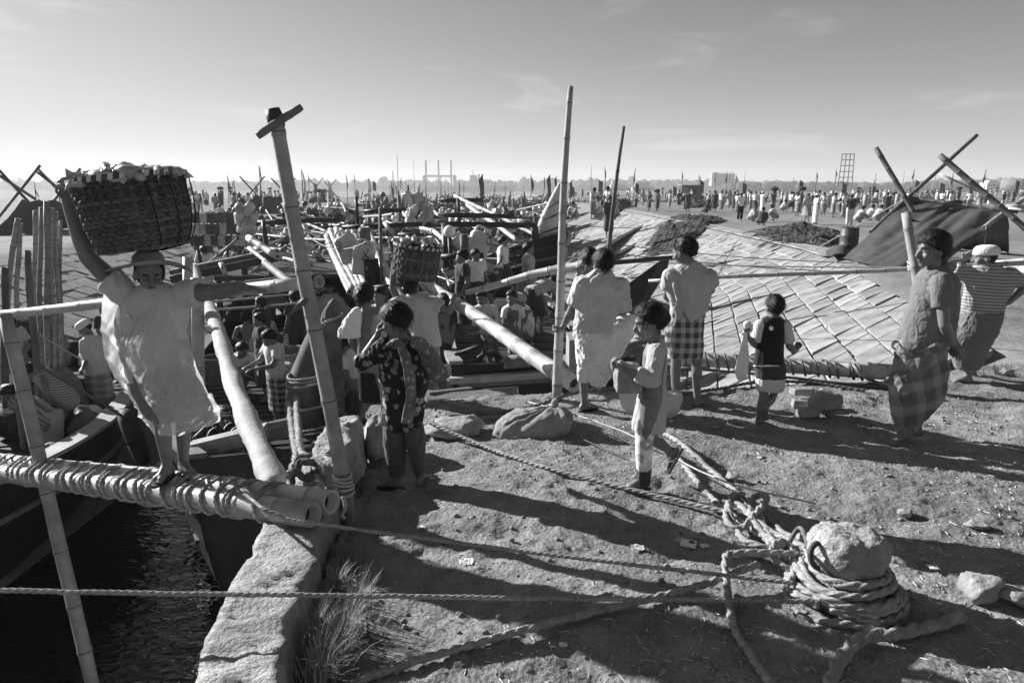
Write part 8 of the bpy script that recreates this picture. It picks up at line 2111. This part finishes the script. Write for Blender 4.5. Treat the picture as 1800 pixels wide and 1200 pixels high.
# ================================================================== far shore
fs = MB(); fs.box(A(0, 1600, -1.6), (7000, 900, 3.0)); fs.build('far_shore', MATS['bank'], smooth=False, kind='structure')
tr = MB(); rr = np.random.default_rng(3)
for k in range(1500):
    x = rr.uniform(-1500, 1500); y = rr.uniform(1150, 1230); hgt = 13 + 7 * fbm2(np.array([x / 160]), np.array([0.0]), 3, 5)[0] + rr.uniform(-2.5, 3)
    if rr.random() < 0.03: hgt += 5
    m_ = MB().ellipsoid(A(0, 0, 0), (1, 1, 1), None, 9, 6); v = m_.verts(); v = v * (1 + 0.3 * fbm(v * 2 + k, 2, k))[:, None] * A(rr.uniform(5, 11), 7, hgt * 0.55)
    tr.add(v + A(x, y, hgt * 0.45 - 2), m_.f)
for k in range(700):   # the nearer wooded bank at right
    x = rr.uniform(240, 1400); y = rr.uniform(760, 800) ; hgt = 8 + 4 * fbm2(np.array([x / 70]), np.array([3.0]), 3, 6)[0] + rr.uniform(-1.5, 2)
    m_ = MB().ellipsoid(A(0, 0, 0), (1, 1, 1), None, 9, 6); v = m_.verts(); v = v * (1 + 0.3 * fbm(v * 2 + k, 2, k))[:, None] * A(rr.uniform(3, 8), 5, hgt * 0.55)
    tr.add(v + A(x, y, hgt * 0.45 - 1.5), m_.f)
tr.build('far_woods', MATS['far_crown'], kind='stuff', label='hazy belt of trees along the far shore', category='woods')
# gantry and ship across the river
def fb(parent, px0, px1, py0, py1, y, dep, mat, name):
    a, b = PY(px0, py1, y), PY(px1, py0, y); return MB().box(A((a[0] + b[0]) / 2, y + dep / 2, (a[2] + b[2]) / 2), (b[0] - a[0], dep, b[2] - a[2])).build(name, MATS[mat], parent, smooth=False)
S1 = thing('gantry_crane', 'steel gantry with three tall masts across the river', 'gantry', PY(770, 334, 950))
for px_ in (746, 799): fb(S1, px_ - 2.4, px_ + 2.4, 309, 334, 950, 8, 'far_grey', 'tower')
fb(S1, 744, 801, 308, 311, 951, 6, 'far_grey', 'bridge_girder')
for px_ in (749, 771, 793): fb(S1, px_ - .8, px_ + .8, 282, 334, 945, 2, 'far_grey', 'mast')
for k in range(8): fb(S1, 750 + k * 5.6, 750.6 + k * 5.6, 311, 313.5, 950, 2, 'far_grey', 'truss_post')
S2 = thing('ship', 'long grey ship with white superstructure across the river', 'ship', PY(830, 337, 900))
fb(S2, 735, 905, 328, 338, 900, 18, 'far_grey', 'hull'); fb(S2, 826, 862, 316, 329, 902, 10, 'far_white', 'superstructure'); fb(S2, 826, 838, 308, 317, 903, 8, 'far_white', 'bridge'); fb(S2, 840.5, 843, 306, 317, 903, 4, 'far_grey', 'funnel'); fb(S2, 831, 831.8, 298, 309, 903, 1, 'far_grey', 'mast')
for k in range(4): fb(S2, 843 + k * 4.5, 845 + k * 4.5, 321, 323, 901.5, 0.6, 'black_paint', 'window')
B1 = thing('building', 'hazy concrete building frame above the trees at right', 'building', PY(1270, 326, 900))
fb(B1, 1251, 1263, 303, 327, 900, 14, 'far_grey', 'block'); fb(B1, 1264, 1292, 305, 327, 904, 20, 'far_grey', 'block')
for k in range(6): fb(B1, 1265 + k * 4.6, 1266 + k * 4.6, 301, 306, 904, 2, 'far_grey', 'column')
for i in range(5):
    for j in range(3): fb(B1, 1266 + i * 5.2, 1269 + i * 5.2, 309 + j * 5, 311.5 + j * 5, 903.6, .5, 'black_paint', 'window')
T1 = thing('lattice_frame', 'leaning open steel lattice frame above the far boats at right', 'frame', PY(1485, 330, 330))
for k in range(4):
    MB().tube([PY(1473 + k * 8.2, 328, 330), PY(1481 + k * 7.0, 270, 330)], .22, 5).build('upright', MATS['iron'], T1)
for j in range(6):
    t = j / 5; MB().tube([PY(1473.5 + 7.5 * t, 322 - 51 * t, 330), PY(1497 + 5 * t, 322 - 51 * t, 330)], .18, 5).build('rung', MATS['iron'], T1)
S3 = thing('ship', 'white ship superstructure above the boats at far right', 'ship', PY(1746, 336, 600)); fb(S3, 1734, 1762, 321, 333, 600, 10, 'far_white', 'superstructure'); fb(S3, 1738, 1752, 317, 322, 601, 6, 'far_white', 'bridge'); fb(S3, 1760, 1790, 325, 334, 602, 10, 'far_grey', 'hull')
for k in range(4): fb(S3, 1737 + k * 5, 1739 + k * 5, 325, 327, 599.7, .4, 'black_paint', 'window')
tk = MB(); c = PY(1785, 334, 560); tk.tube([c, c + A(0, 0, 8.0), c + A(0, 0, 8.4)], [10.5, 10.5, 8], 30); tag(tk.build('storage_tank', MATS['far_grey']), 'pale cylindrical storage tank at the far right', 'tank')
S4 = thing('ship', 'small white ship hazy behind the thin leaning pole', 'ship', PY(1090, 333, 700)); fb(S4, 1074, 1100, 324, 331, 700, 8, 'far_white', 'superstructure'); fb(S4, 1076, 1080, 317, 325, 700, 4, 'far_white', 'bridge'); fb(S4, 1066, 1112, 330, 336, 700, 9, 'far_grey', 'hull')
S5 = thing('ship', 'pale ship with mast hazy left of the box shed', 'ship', PY(1128, 333, 650)); fb(S5, 1118, 1142, 320, 331, 650, 8, 'far_white', 'superstructure'); fb(S5, 1112, 1150, 329, 336, 650, 9, 'far_grey', 'hull'); fb(S5, 1120, 1121, 300, 321, 650, 1, 'far_grey', 'mast')
lt = MB()
for k in range(4): lt.tube([PY(456 + (k % 2) * 4, 330, 1000 + (k // 2) * 4), PY(457.5, 294, 1002)], .35, 4)
lt.build('pylon_tmp', MATS['far_grey']); o = bpy.data.objects['pylon_tmp']; o.name = 'pylon'; tag(o, 'faint lattice pylon on the horizon left of the leaning post', 'pylon')

# ================================================================== haze over the river
hz = MB(); hz.box(A(0, 900, 20), (9000, 2600, 52)); HZ = hz.build('haze', None, smooth=False, kind='stuff', label='pale haze over the river and boats', category='haze')
m, nt, b = nodemat('haze_air'); nt.nodes.remove(b); pv = nt.nodes.new('ShaderNodeVolumePrincipled'); pv.inputs['Color'].default_value = (1, 1, 1, 1); pv.inputs['Density'].default_value = 0.00045; pv.inputs['Anisotropy'].default_value = 0.18
nt.links.new(pv.outputs[0], nt.nodes['Material Output'].inputs['Volume']); HZ.data.materials.append(m)
try:
    bpy.data.scenes.remove(TMP)
except Exception:
    pass
